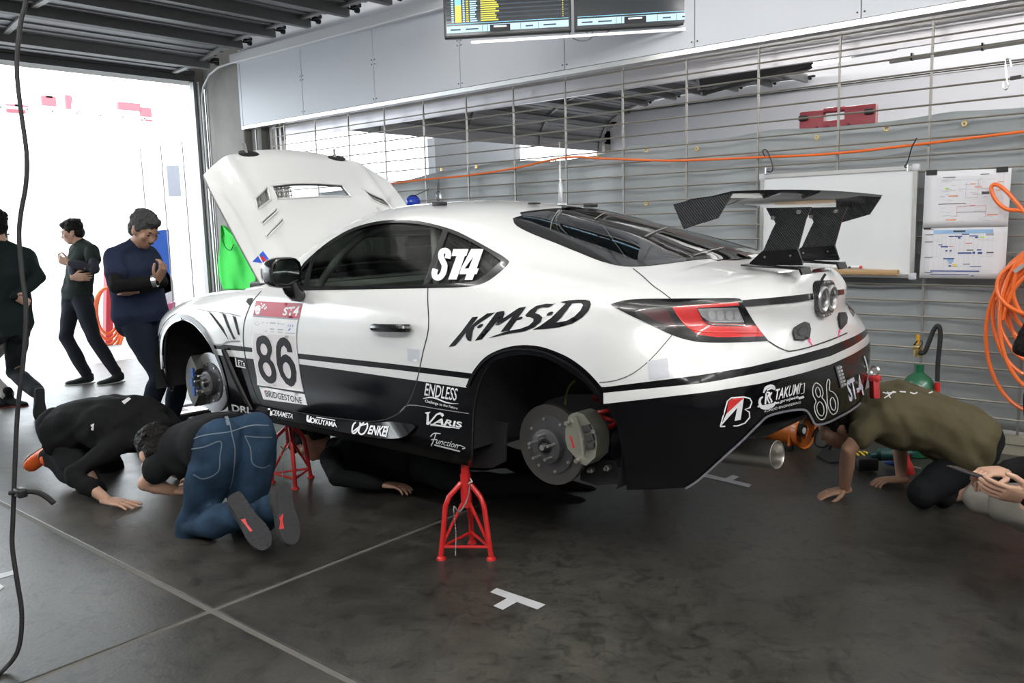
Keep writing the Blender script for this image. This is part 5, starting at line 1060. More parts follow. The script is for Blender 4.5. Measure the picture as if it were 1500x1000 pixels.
# green cylinder with black horn hose
cx = np.array(atY(1344, 600, 1.95)); dep = (cx-CAM)@_f; rg_ = 23.5*dep/FPX; cx[2] = 0; M_gr = mat('cylinder_green', (.012, .13, .055), .25, coat=.6)
t = thing('gas_cylinder', (cx[0], cx[1], 0), 'green gas extinguisher with black hose and red grip by the partition', 'cylinder')
zt = atY(1344, 548, 1.95)[2]; MB().lathe(cx, (0, 0, 1), [(0, rg_*.9), (.01, rg_), (zt-.10, rg_), (zt-.06, rg_*.94), (zt-.02, rg_*.72), (zt+.005, rg_*.40), (zt+.015, .027), (zt+.06, .026), (zt+.06, 0)], 32).build('bottle', M_gr, t)
v0 = np.array(atY(1344, 517, 1.95)); MB().cyl(v0-[0, 0, .02], v0+[0, 0, .02], .022, 12).bbox(v0+[0, 0, .03], (.05, .03, .03), .006).build('valve', M_brass, t)
MB().bar(v0+[0, 0, .05], np.array(atY(1345, 490, 1.95)), .016, .016).build('safety_clip', mat('clip_yellow', (.75, .38, .02), .4), t, smooth=False)
MB().bar(v0+[-.02, 0, .045], v0+[.0, 0, .075], .02, .008).tube(spline([v0+[.01, -.02, .03], v0+[.03, -.02, .06], v0+[.02, -.02, .08]], 4), .004, 6).build('lever', M_black, t)
P = [atY(u, v, 1.93) for u, v in [(1346, 516), (1354, 516), (1361, 500), (1367, 485), (1373, 477), (1377, 482), (1377, 500), (1374, 530), (1373, 558)]]; MB().tube(spline(P, 5), .013, 10).build('hose', M_rub, t)
h0, h1 = np.array(atY(1373, 560, 1.93)), np.array(atY(1371, 640, 1.93)); MB().cyl(h0, h0+(h1-h0)*.3, .016, 12).build('grip', M_jred, t); MB().cyl(h0+(h1-h0)*.3, h1, .016, 14, r1=.035).build('horn', M_black, t)
# cordless drill, screwdriver, cup, chain, cloth, cables
b = np.array(atZ(1268, 690, .0)); t = thing('cordless_drill', b, 'cordless drill with green body and black battery lying beside the bare arm', 'drill'); M_tg = mat('tool_green', (.015, .09, .085), .4)
MB().bbox(b+[0, 0, .045], (.115, .075, .07), .008, ax=(R2_ := np.array([math.cos(YAW), math.sin(YAW), 0]), np.array([-math.sin(YAW), math.cos(YAW), 0]), UPZ)).build('battery', M_black, t, sharp=.5)
MB().tube([b+R2_*.02+[0, 0, .085], b+R2_*.10+[0, 0, .10]], .022, 12).build('handle', M_tg, t); MB().lathe(b+R2_*.13+[0, 0, .095], R2_, [(-.08, .02), (-.06, .036), (.06, .036), (.075, .026), (.08, .026), (.12, .022), (.125, .010), (.15, .006)], 18).build('body', M_tg, t)
b = np.array(atZ(1322, 688, .0)); t = thing('screwdriver', b, 'blue handled screwdriver lying next to the drill', 'screwdriver')
p0, p1 = np.array(atZ(1296, 676, .03)), np.array(atZ(1318, 680, .03)); MB().lathe(p0, p1-p0, [(0, .010), (.01, .016), (.05, .018), (.085, .014), (.09, .006)], 12).build('handle', mat('handle_blue', (.03, .08, .35), .35), t); dd_ = nz3(p1-p0); MB().cyl(p0+dd_*.09, p0+dd_*.2, .004, 8).build('shaft', M_alu, t)
b = np.array(atZ(1327, 692, 0)); t = thing('funnel', b, 'small red plastic funnel standing by the hidden hand of the kneeling man', 'funnel'); MB().lathe(b, (0, 0, 1), [(0, .048), (.05, .034), (.07, .02), (.10, .015), (.10, .012), (.068, .016), (.0, .044)], 20).build('cone', M_jred, t)
b = np.array(atZ(1258, 676, 0)); t = thing('yellow_chain', b, 'short yellow plastic chain between drill and arm', 'chain'); 
for k in range(6):
    q = np.array(atZ(1252+k*4.0, 662+3*(k % 2), .012+.04*(k % 2))); MB().lathe(q, (.3+.5*(k % 2), .2, 1), [(-.004, .012), (0, .016), (.004, .012), (0, .008), (-.004, .012)], 10).build('link', mat('chain_yellow', (.75, .55, .02), .45), t)
q = [atZ(u, v, .006) for u, v in [(1196, 668), (1212, 652), (1240, 656), (1238, 676), (1216, 678)]]; t = thing('floor_cloth', np.mean(q, 0)*[1, 1, 0], 'dark square cloth on the floor between ventilator and arm', 'cloth'); MB().prism([(p[0], p[1]) for p in q], (0, 0, .006), (1, 0, 0), (0, 1, 0), .012).build('cloth', C0 := mat('cloth_dark', (.015, .015, .016), .9), t, smooth=False)
t = thing('power_cable', np.array(atZ(1205, 650, 0)), 'black power cable looped on the floor behind the ventilator', 'cable')
P = [atY(u, v, 1.75) for u, v in [(1190, 640), (1198, 626), (1212, 630), (1217, 645), (1206, 655), (1194, 650), (1196, 634), (1208, 622), (1222, 640), (1214, 660)]]; MB().tube(spline(P, 6), .006, 8).build('cable', M_rub, t)
q = np.array(atZ(1085, 640, .02))+np.array([-.15, -.1, 0]); t = thing('wooden_block', q*[1, 1, 0], 'pale wooden board on the floor under the rear bumper', 'board'); MB().bbox(q+[0, 0, .0], (.40, .12, .04), .004, rz=.2).build('plank', mat('pale_wood', (.50, .36, .22), .6, noise=(8, .2)), t, smooth=False)
# whiteboard with frame, tray, pens, hooks
YB = YF-.045; t = thing('whiteboard', (2.61, YB, 1.05), 'large whiteboard in aluminium frame hung on the rod partition', 'whiteboard')
x0, x1, z0, z1 = 2.125, 3.10, 1.045, 1.70
MB().box(((x0+x1)/2, YB, (z0+z1)/2), (x1-x0, .012, z1-z0)).build('panel', mat('whiteboard_white', (.72, .745, .76), .25), t, smooth=False)
for a, b in [((x0, z0), (x1, z0)), ((x0, z1), (x1, z1)), ((x0, z0), (x0, z1)), ((x1, z0), (x1, z1))]:
    MB().bar((a[0], YB-.004, a[1]), (b[0], YB-.004, b[1]), .024, .024).build('frame_bar', M_alu, t, smooth=False)
for x in (x0, x1):
    for z in (z0, z1): MB().bbox((x, YB-.005, z), (.045, .030, .045), .010).build('corner_cap', mat('cap_grey', (.55, .56, .60), .5), t, sharp=.5)
a, b = atY(1232, 397, YB-.04), atY(1316, 399, YB-.04)
MB().bbox(((a[0]-.35+b[0])/2, YB-.04, a[2]-.004), (b[0]-a[0]+.35, .05, .034), .006).build('pen_tray', mat('tray_wood', (.42, .27, .13), .45), t, sharp=.5)
for (u, nm, col, lb) in [(1243, 'cap_black', (.02, .02, .02), 'black capped white marker on the whiteboard tray'), (1259, 'cap_red', (.6, .02, .02), 'red capped white marker on the whiteboard tray')]:
    q = np.array(atY(u, 391, YB-.035)); t2 = thing('marker_pen', q, lb, 'marker'); MB().cyl(q+[-.10, 0, 0], q, .008, 10).build('barrel', M_decw, t2); MB().cyl(q, q+[.016, 0, 0], .0085, 10).build('cap', mat(nm, col, .4), t2)
for k, (P, lb) in enumerate([([(1121, 229), (1117, 222), (1122, 219), (1127, 228), (1132, 245), (1129, 252), (1122, 250)], 'black wire hook holding the left corner of the whiteboard'), ([(1343, 202), (1336, 215), (1331, 232), (1328, 240), (1325, 244), (1330, 246)], 'black cord hook holding the right corner of the whiteboard')]):
    q = [np.array(atY(u, v, YB-.02)) for u, v in P]; t2 = thing('wall_hook', q[-1], lb, 'hook'); MB().tube(spline(q, 4), .004, 6).build('wire', M_black, t2); MB().cyl(q[-1]-[0, 0, .02], q[-1]+[0, 0, .02], .006, 8).build('eyelet', M_alu, t2)
q = [np.array(atY(u, v, YF-.03)) for u, v in [(1482, 98), (1479, 88), (1474, 87), (1473, 96), (1475, 116), (1477, 124), (1474, 131), (1470, 128), (1470, 120)]]
t = thing('s_hook', q[0], 'bright metal S-shaped hook hung high on the rods at the right', 'hook'); MB().tube(spline(q, 5), .005, 8).build('wire', mat('wire_bright', (.85, .85, .86), .2, 1.), t)
MB().bar(atY(1480, 115, YF-.002), atY(1496, 112.5, YF-.002), .02, .02).build('black_tape', M_black, t, smooth=False)
# printed sheets
M_paper = mat('paper', (.70, .70, .73), .7); PM = {k: mat('print_'+k, c, .7) for k, c in dict(black=(.05, .05, .06), grey=(.38, .38, .42), orange=(.85, .25, .08), blue=(.05, .09, .30), sky=(.30, .48, .72), yellow=(.75, .62, .15), green=(.45, .75, .1), pink=(.8, .2, .5), red=(.7, .15, .15)).items()}; PK = list(PM)
def sheet(tl, tr, br, bl, label, marks, y, tapes):
    q = [np.array(atY(u, v, y)) for u, v in (tl, tr, br, bl)]; t = thing('printed_sheet', q[3], label, 'paper sheet')
    V = []; n = 8
    for i in range(n+1):
        for j in range(n+1):
            a, b = i/n, j/n; p = (q[0]*(1-a)+q[1]*a)*(1-b)+(q[3]*(1-a)+q[2]*a)*b; V.append(p+[0, -.006*math.sin(a*3.1)*math.sin(b*2.6+.4), 0])
    F = [(i*(n+1)+j, i*(n+1)+j+1, (i+1)*(n+1)+j+1, (i+1)*(n+1)+j) for i in range(n) for j in range(n)]
    o = mkobj('paper', V, F, M_paper, t); s_ = o.modifiers.new('t', 'SOLIDIFY'); s_.thickness = .001
    V, F, M = [], [], []
    for (a, b, w, h, c) in marks:
        k = len(V)
        for (aa, bb) in ((a, b), (a, b+h), (a+w, b+h), (a+w, b)): V.append((q[0]*(1-aa)+q[1]*aa)*(1-bb)+(q[3]*(1-aa)+q[2]*aa)*bb+[0, -.006*math.sin(aa*3.1)*math.sin(bb*2.6+.4)-.0022, 0])
        F.append((k, k+1, k+2, k+3)); M.append(PK.index(c))
    o = mkobj('print', V, F, [PM[k] for k in PK], t, M, smooth=False)
    for (a, b, w, h) in tapes:
        p = (q[0]*(1-a)+q[1]*a)*(1-b)+(q[3]*(1-a)+q[2]*a)*b; MB().box(p+[0, -.004, 0], (w, .002, h)).build('tape', M_black, t, smooth=False)
rg = np.random.default_rng(11); mk = [(.22, .11, .15, .012, 'black'), (.18, .58, .33, .012, 'black'), (.66, .08, .10, .012, 'black'), (.21, .17, .62, .003, 'grey'), (.18, .34, .6, .003, 'grey'), (.25, .30, .05, .02, 'green'), (.30, .44, .11, .014, 'orange'), (.28, .86, .12, .016, 'orange'), (.76, .79, .12, .014, 'orange'), (.55, .24, .06, .014, 'orange'), (.60, .30, .09, .012, 'orange'), (.58, .42, .08, .012, 'pink'), (.40, .73, .34, .014, 'grey'), (.40, .63, .34, .004, 'red'), (.56, .62, .06, .012, 'red'), (.68, .38, .10, .06, 'grey'), (.69, .39, .08, .04, 'black'), (.50, .22, .003, .28, 'grey'), (.64, .18, .003, .32, 'grey'), (.50, .49, .14, .003, 'grey'), (.84, .36, .10, .012, 'orange'), (.86, .22, .06, .012, 'orange'), (.92, .08, .003, .22, 'grey'), (.40, .62, .003, .2, 'red'), (.74, .62, .003, .2, 'red')]
mk += [(rg.uniform(.18, .85), rg.uniform(.14, .52), rg.uniform(.03, .10), .004, 'grey') for _ in range(34)]+[(rg.uniform(.18, .85), rg.uniform(.62, .92), rg.uniform(.03, .10), .004, 'grey') for _ in range(20)]
sheet((1355.5, 251.5), (1482, 246), (1476.5, 331), (1351.5, 333.5), 'upper paper sheet with line drawings and orange notes beside the whiteboard', mk, YB-.012, [(.08, .02, .06, .03), (.90, .02, .06, .03)])
mk = [(.14, .045, .70, .075, 'sky'), (.38, .06, .14, .03, 'black'), (.04, .02, .10, .012, 'black'), (.04, .13, .10, .012, 'black'), (.04, .27, .10, .012, 'black'), (.05, .58, .10, .012, 'black'), (.06, .88, .10, .012, 'black'), (.48, .125, .09, .02, 'blue'), (.33, .165, .06, .02, 'blue'), (.40, .165, .09, .02, 'blue'), (.57, .16, .10, .02, 'blue'), (.44, .19, .03, .03, 'blue'), (.64, .185, .03, .03, 'blue'), (.69, .185, .05, .02, 'green'), (.76, .125, .09, .04, 'grey'), (.21, .33, .05, .018, 'blue'), (.24, .36, .09, .028, 'blue'), (.30, .44, .025, .03, 'blue'), (.35, .44, .025, .03, 'blue'), (.45, .485, .16, .03, 'blue'), (.62, .475, .03, .04, 'blue'), (.68, .48, .05, .04, 'blue'), (.67, .43, .05, .02, 'blue'), (.55, .435, .08, .014, 'black'), (.53, .305, .08, .012, 'red'), (.34, .36, .05, .012, 'red'), (.78, .48, .08, .02, 'black'), (.28, .60, .13, .022, 'blue'), (.33, .625, .07, .05, 'sky'), (.35, .675, .035, .03, 'sky'), (.39, .715, .05, .022, 'yellow'), (.39, .745, .06, .022, 'yellow'), (.35, .74, .03, .03, 'blue'), (.52, .71, .08, .014, 'blue'), (.60, .76, .13, .012, 'blue'), (.13, .845, .58, .022, 'blue'), (.13, .915, .46, .014, 'blue'), (.62, .935, .03, .016, 'blue')]
for v in (.12, .235, .265, .57, .84, .875, .955): mk.append((.05, v, .80, .0025, 'grey'))
for h in np.linspace(.14, .84, 14): mk.append((h, .13, .0012, .44, 'grey')); 
for h in np.linspace(.05, .70, 12): mk.append((h, .58, .0012, .26, 'grey'))
sheet((1351.5, 334), (1476.5, 331.5), (1472, 408.5), (1346.5, 407), 'lower paper sheet with blue timetable chart beside the whiteboard', mk, YB-.006, [(.06, .01, .04, .012)])
# orange hoses
M_hose = mat('hose_orange', (.82, .16, .03), .35, coat=.2)
P = [atY(u, v, YF-.03) for u, v in [(540, 272), (572, 269), (630, 262), (685, 257), (752, 246.7), (826.7, 230.7), (880, 232), (954.7, 234.7), (1000, 235), (1110, 230.5), (1220, 225), (1357, 210), (1500, 192.7), (1580, 184)]]
t = thing('air_hose', P[3], 'long thin orange hose tied across the rods of the partition', 'hose'); MB().tube(spline(P, 6), .0085, 8).build('hose', M_hose, t)
def coil(cen, loops, y, label, r, extra=None):
    t = thing('hose_coil', atY(cen[0], cen[1]+100, y), label, 'hose coil'); P = []
    for i, (cx_, cy_, rx, ry, ph) in enumerate(loops):
        for a in np.linspace(0, 2*math.pi, 26, endpoint=False): P.append(np.array(atY(cx_+rx*math.sin(a+ph), cy_-ry*math.cos(a+ph), y-.012*i+.03*math.sin(a*1.0+i))))
    MB().tube(spline(P[::1], 2), r, 8).build('hose', M_hose, t)
    if extra: MB().tube(spline([np.array(atY(u, v, y-.06)) for u, v in extra], 6), r, 8).build('hose_end', M_hose, t)
    return t
t = coil((1500, 430), [(1520, 492, 76, 112, .1), (1524, 460, 70, 94, .05), (1528, 448, 66, 86, .12), (1532, 436, 66, 72, .0), (1534, 444, 58, 84, .1), (1536, 430, 58, 64, .05), (1540, 424, 56, 56, .1), (1526, 470, 62, 104, .08), (1532, 420, 72, 44, .0)], YF-.08, 'big bundle of orange hose hung on the partition at the right edge', .0115,
    [(1600, 310), (1540, 318), (1500, 309), (1474, 306), (1458, 292), (1452, 276), (1458, 270), (1474, 280), (1500, 310), (1540, 360), (1560, 420)])
MB().bar(atY(1486, 398, YF-.20), atY(1500, 388, YF-.20), .022, .022).build('coupling', M_alu, t, smooth=False)
for k in range(5):
    P = [np.array(atY(u+k*2, v+k*7, YF-.12-.015*k)) for u, v in [(1460, 440), (1472, 405), (1492, 378), (1520, 360)]]; MB().tube(spline(P, 5), .0115, 8).build('hose_strand', M_hose, t)
coil((545, 372), [(548, 366, 26, 34, .1), (545, 364, 30, 30, .2), (550, 368, 22, 36, 0), (542, 360, 27, 26, .1)], YF-.06, 'orange hose coil on the partition seen through the car windows', .010)
# equipment cart seen through the side window
q = np.array(atY(590, 400, 1.75)); t = thing('tool_cart', (q[0], q[1], 0), 'black tool cart with white tube handle seen through the car windows', 'cart')
MB().bbox((q[0], q[1], .50), (.50, .35, .92), .02).build('cabinet', M_inner, t, smooth=False)
P = [np.array(atY(u, v, 1.7)) for u, v in [(553, 412), (554, 390), (562, 385), (592, 384), (612, 386), (617, 393), (617, 412)]]; MB().tube(spline(P, 4), .012, 8).build('handle', M_decw, t)
for k in range(3): MB().bbox((q[0], q[1]-.18, .25+.26*k), (.44, .02, .22), .006).build('drawer', M_liner, t, smooth=False)
# red crate lid behind the tarp
y = 2.52; q = [np.array(atY(u, v, y)) for u, v in [(1173, 163), (1285, 150), (1285, 186), (1173, 196)]]; t = thing('red_board', (q[0]+q[2])/2*[1, 1, 0], 'dark red plastic stretcher board with hand hole standing behind the tarp', 'board'); M_dr = mat('board_red', (.26, .02, .035), .4)
X0, X1, Z1 = q[0][0], q[1][0], q[1][2]; w = X1-X0; 
for (xa, xb, za, zb) in [(X0, X0+w*.33, .0, Z1-.01), (X0+w*.60, X1, .0, Z1-.005), (X0+w*.32, X0+w*.61, .0, Z1-.085), (X0+w*.32, X0+w*.61, Z1-.035, Z1)]: MB().bbox(((xa+xb)/2, y, (za+zb)/2), (xb-xa+.004, .05, zb-za), .012).build('shell', M_dr, t, sharp=.5)
for k in range(4): MB().bbox((X0+w*(.24+.14*k), y-.024, Z1-.155), (.022, .012, .08), .006).build('groove', mat('groove_red', (.12, .01, .02), .5), t, sharp=.5)
for x in (X0+.03, X1-.04): MB().bbox((x, y-.03, Z1-.055), (.06, .03, .035), .008, rz=.2).build('clip', M_black, t, sharp=.5)
# blue reel and clear bag behind the roof
q = np.array(atY(605, 296, 2.05)); t = thing('helmet', q, 'blue and black helmet hung on the rods behind the car roof', 'helmet'); MB().ell(q, (.062, .075, .062), 18).build('shell', mat('helmet_blue', (.02, .07, .55), .25, coat=.6), t); MB().lathe(q, (.9, -.35, -.2), [(-.012, .066), (.012, .066), (.012, .058), (-.012, .058), (-.012, .066)], 24).build('band', M_black, t)
MB().tube([q+[0, 0, .05], (q[0], YF-.02, q[2]+.12)], .003, 6).build('strap', M_black, t)
q = np.array(atY(642, 284, YF-.015)); t = thing('plastic_bag', q, 'small clear plastic bag tied to the partition above the car roof', 'bag'); MB().ell(q-[0, 0, .02], (.035, .02, .05), 10).tube([q+[0, 0, .03], q+[.003, .01, .14]], [.012, .004], 8).build('bag', glass('clear_film', (.85, .85, .86)), t)
# green cloth on the pillar
def cloth():
    ol = [(324, 331), (331, 334), (338, 352), (350, 378), (361, 392), (364, 410), (360, 421), (344, 423), (326, 423), (321, 405), (320, 388), (323, 360)]; y0 = 2.20
    V = []; F = []; nx, nz_ = 26, 40
    for j in range(nz_):
        v = 330+94*j/(nz_-1); xs = [p for p in ol]; L = np.interp(v, [331, 360, 388, 405, 423], [324, 322, 319, 321, 326]); Rr = np.interp(v, [331, 345, 378, 392, 423], [328, 348, 372, 376, 374])
        for i in range(nx):
            a = i/(nx-1); u = L+(Rr-L)*a; y = y0-.02+.016*math.sin(a*9+v*.035)+.006*math.sin(a*17-v*.06); V.append(atY(u, v, y))
    for j in range(nz_-1):
        for i in range(nx-1): F.append((j*nx+i, (j+1)*nx+i, (j+1)*nx+i+1, j*nx+i+1))
    return V, F
V, F = cloth(); t = thing('green_jacket', atY(345, 420, 2.2), 'bright green jacket hanging on the concrete pillar behind the bonnet', 'jacket'); o = mkobj('fabric', V, F, mat('fabric_green', (.03, .55, .06), .8, bump=(12, .3)), t); s_ = o.modifiers.new('t', 'SOLIDIFY'); s_.thickness = .006
P = spline([atY(u, v, 2.14) for u, v in [(325, 345), (330, 362), (338, 366), (342, 358)]], 4); MB().tube(P, .006, 6).build('piping', mat('piping_dark_green', (.01, .15, .03), .8), t)
# monitors hung from the ceiling
def monitor(c, rt, w, h, label, rows):
    up = np.array([0, 0, 1.]); n = nz3(np.cross(rt, up)); t = thing('monitor', c, label, 'monitor', None); ax = (rt, n, up)
    MB().bbox(c-n*.025, (w, .05, h), .006, ax=ax).build('case', M_black, t, smooth=False)
    MB().box(c+n*.002, (w-.024, .004, h-.03), ax=ax).build('screen', mat('screen_dark', (.004, .005, .006), .12, emis=(.01, .014, .018, 1)), t, smooth=False)
    V, F, M = [], [], []; cols = ['sky', 'cyan', 'gold', 'yellow', 'dim', 'black', 'white']; cm = [mat('pix_'+k, q, .5, emis=q+(1.0,)) for k, q in zip(cols, [(.32, .50, .62), (.18, .50, .65), (.62, .45, .08), (.42, .40, .05), (.025, .035, .045), (.004, .004, .005), (.75, .80, .85)])]
    def rect(x, z, a, b, m, lift=.0055):
        k = len(V)
        for (dx, dz) in ((0, 0), (a, 0), (a, b), (0, b)): V.append(c+rt*(x+dx-w/2)+up*(z+dz-h/2)+n*lift)
        F.append((k, k+1, k+2, k+3)); M.append(m)
    rect(.02, .035, w-.04, .045, 0); rect(w*.36, .030, w*.16, .047, 5, .006); rect(w*.39, .058, w*.10, .010, 6, .0065); rect(.02, .092, w-.04, .003, 1)
    for x in (.30, .34, .60, .74): rect(w*x, .037, .004, .04, 5, .0062)
    for x, a in ((.05, .08), (.17, .10), (.64, .06), (.78, .10)): rect(w*x, .050, w*a, .010, 4, .0062)
    if rows:
        r2 = np.random.default_rng(5)
        for i in range(int((h-.12)/.0145)):
            z = .105+i*.0145
            if i % 2: rect(.02, z, w-.04, .010, 4)
            rect(.055, z, .016, .008, 0, .006); rect(.08, z-.002, .045, .0135, 2 if i < 8 or i > 10 else 1, .006); rect(.135, z, .014, .008, 0, .006); rect(.158, z, .018, .008, 3, .006); rect(.185, z, .035+.02*r2.random(), .009, 0, .006); rect(.26, z, .10+.03*r2.random(), .009, 3, .006); rect(w*.93, z, .008, .007, 3, .006)
    mkobj('display', V, F, cm, t, M, smooth=False)
    MB().bar(c+n*-.05+up*h*.1, c-n*.05+up*(h*.5+.5), .05, .03, up=rt).build('hanger', M_steel, t, smooth=False)
    return t
Dm = 6.0; rt = nz3((np.array(atD(1043, 34, Dm))-np.array(atD(842, 46, Dm)))*[1, 1, 0]+R2_*0); 
w1 = np.linalg.norm(np.array(atD(837, 47, Dm))-np.array(atD(651, 57, Dm))); bl = np.array(atD(651, 57, Dm)); br_ = np.array(atD(1043, 34, Dm)); rt = nz3((br_-bl)*[1, 1, 0]); W2 = (br_-bl)@rt; dz = (br_[2]-bl[2])/W2
hm = .56; wa = W2*.475; wb = W2*.513
monitor(bl+rt*wa/2+[0, 0, hm/2+dz*wa/2], nz3(rt+[0, 0, dz]), wa, hm, 'left hanging timing monitor with yellow and blue result rows', True)
monitor(bl+rt*(W2-wb/2)+[0, 0, hm/2+dz*(W2-wb/2)], nz3(rt+[0, 0, dz]), wb, hm, 'right hanging monitor with mostly black picture and pale bottom bar', False)
t = thing('monitor_rail', bl+rt*W2*.5-[0, 0, .03], 'silver mounting rail with grey cable loops under the two monitors', 'rail')
MB().bar(bl+rt*W2*.10-[0, 0, .030], bl+rt*W2*.92+[0, 0, dz*W2*.9-.030], .018, .018).build('rail', M_alu, t, smooth=False)
MB().tube(spline([np.array(atD(u, v, Dm+.05)) for u, v in [(832, 44), (838, 55), (852, 60), (866, 56), (868, 46)]], 5), .004, 6).tube(spline([np.array(atD(u, v, Dm+.05)) for u, v in [(858, 46), (866, 53), (880, 52), (894, 44)]], 5), .004, 6).build('cable', mat('cable_grey', (.22, .22, .22), .5), t)
# black cable hanging in the foreground with clamp arm
P = [(41, -60), (38, 0), (31, 30), (26, 70), (25, 110), (31, 165), (39, 225), (38, 270), (31, 310), (28, 345), (32, 400), (38, 450), (35, 520), (26, 600), (22, 680), (19, 760), (18, 800), (25, 850), (32, 900), (27, 950), (6, 980), (-30, 1010)]
P = [np.array(atD(u, v, 2.84)) for u, v in P]; P[-1] = np.array(atZ(-30, 1010, .008)); P[-2] = np.array(atD(6, 980, 2.82))
t = thing('drop_cable', P[-1]*[1, 1, 0], 'black cable hanging down at the left edge with a clamp arm', 'cable'); MB().tube(spline(P, 6), .0078, 8).build('cable', M_rub, t)
P = [np.array(atD(u, v, 2.82)) for u, v in [(14, 722), (30, 721), (45, 720), (58, 722), (70, 729), (79, 737)]]; MB().tube(spline(P, 4), [.008]*10+[.009]*(len(spline(P, 4))-10), 8).bbox(P[1], (.05, .03, .03), .006).build('clamp_arm', M_black, t)
# tape marks on the floor
M_tape = mat('tape_white', (.50, .51, .53), .6)
def tapeT(parts, label):
    t = None
    for i, q in enumerate(parts):
        p = [atZ(u, v, .0012+.0006*i) for u, v in q]
        if t is None: t = thing('tape_mark', np.mean(p, 0)*[1, 1, 0], label, 'tape')
        MB().prism([(a[0], a[1]) for a in p], (0, 0, .0012+.0006*i), (1, 0, 0), (0, 1, 0), .0012).build('strip', M_tape, t, smooth=False)
tapeT([[(727.4, 861), (798.9, 885.2), (787.2, 892.2), (718.3, 867)], [(745, 874.5), (760, 879.5), (736.5, 892.6), (723, 887)]], 'T-shaped white tape mark on the open floor before the front stand')
tapeT([[(1036, 694), (1101.2, 709.6), (1097, 713.6), (1031, 698)], [(1073, 695.6), (1083, 698), (1068, 706), (1057, 703)]], 'T-shaped white tape mark on the floor under the exhaust')
tapeT([[(-12, 843), (24, 834), (27, 839), (-10, 850)], [(-8, 850), (6, 859), (0, 864), (-16, 855)]], 'white tape mark on the floor at the left edge by the hanging cable')
# outdoors: blue and white fairing board, orange coil on a red post
t = thing('bike_fairing', np.array(atZ(240, 560, 0)), 'blue and white motorcycle fairing panel standing outside behind the grey-haired man', 'fairing'); Xo = -6.2
for P, m in [([(222, 338), (246, 336), (250, 400), (252, 425), (240, 430), (225, 400), (215, 360)], mat('fairing_blue', (.03, .14, .62), .3)), ([(214, 366), (226, 372), (252, 410), (255, 440), (245, 445), (225, 420), (212, 395)], mat('fairing_white', (.75, .76, .8), .3)), ([(214, 420), (238, 432), (247, 455), (236, 475), (222, 520), (212, 520)], MATS['fairing_blue']), ([(238, 448), (256, 442), (254, 470), (240, 474)], mat('fairing_pink', (.55, .10, .22), .3)), ([(222, 430), (236, 436), (240, 450), (226, 520), (236, 560), (220, 560)], MATS['fairing_white'])]:
    q = [atX(u, v, Xo-.02*len(P)) for u, v in P]; MB().prism([(p[1], p[2]) for p in q], (Xo-.02*len(P), 0, 0), (0, 1, 0), (0, 0, 1), .05).build('panel', m, t, smooth=False)
t = thing('hose_post', np.array(atX(156, 555, -6.9))*[1, 1, 0], 'red post with orange hose rings outside behind the two standing men', 'post')
a, b = np.array(atX(160, 375, -6.9)), np.array(atX(163, 560, -6.9)); MB().bar(a, b*[1, 1, 0], .10, .10).build('post', M_fred, t, smooth=False)
for k in range(5): MB().tube([np.array(atX(158+(16+k*2)*math.sin(s), 455+k*4-(34+4*k)*math.cos(s), -6.8+.03*k)) for s in np.linspace(0, 2*math.pi, 24, endpoint=False)], .02, 8, closed=True).build('hose_ring', M_hose, t)
q = np.array(atX(254, 265, -7.5)); t = thing('notice_board', q*[1, 1, 0], 'pale grey notice panel on a thin pole outside the opening', 'sign'); MB().box(q, (.03, .10*2, .45)).build('panel', mat('notice_grey', (.42, .44, .50), .6), t, smooth=False); MB().cyl(q*[1, 1, 0], q-[0, 0, .22], .02, 8).build('pole', M_far, t)

t = thing('smartphone', atD(1424, 694, 2.95), 'black smartphone held in the hands of the crouching person at the right edge', 'phone')
pa, pb = np.array(atD(1402, 686, 3.0)), np.array(atD(1446, 701, 2.92)); dd_ = nz3(pb-pa); sd_ = nz3(np.cross(dd_, UPZ)); nn_ = np.cross(sd_, dd_)
MB().bbox((pa+pb)/2, (.150, .072, .009), .003, ax=(dd_, nz3(sd_+nn_*.25), nz3(nn_-sd_*.25))).build('case', M_black, t, sharp=.5)
MB().bbox(pb-dd_*.012, (.010, .014, .0115), .002, ax=(dd_, sd_, nn_)).build('camera_lens', M_alu, t, smooth=False)
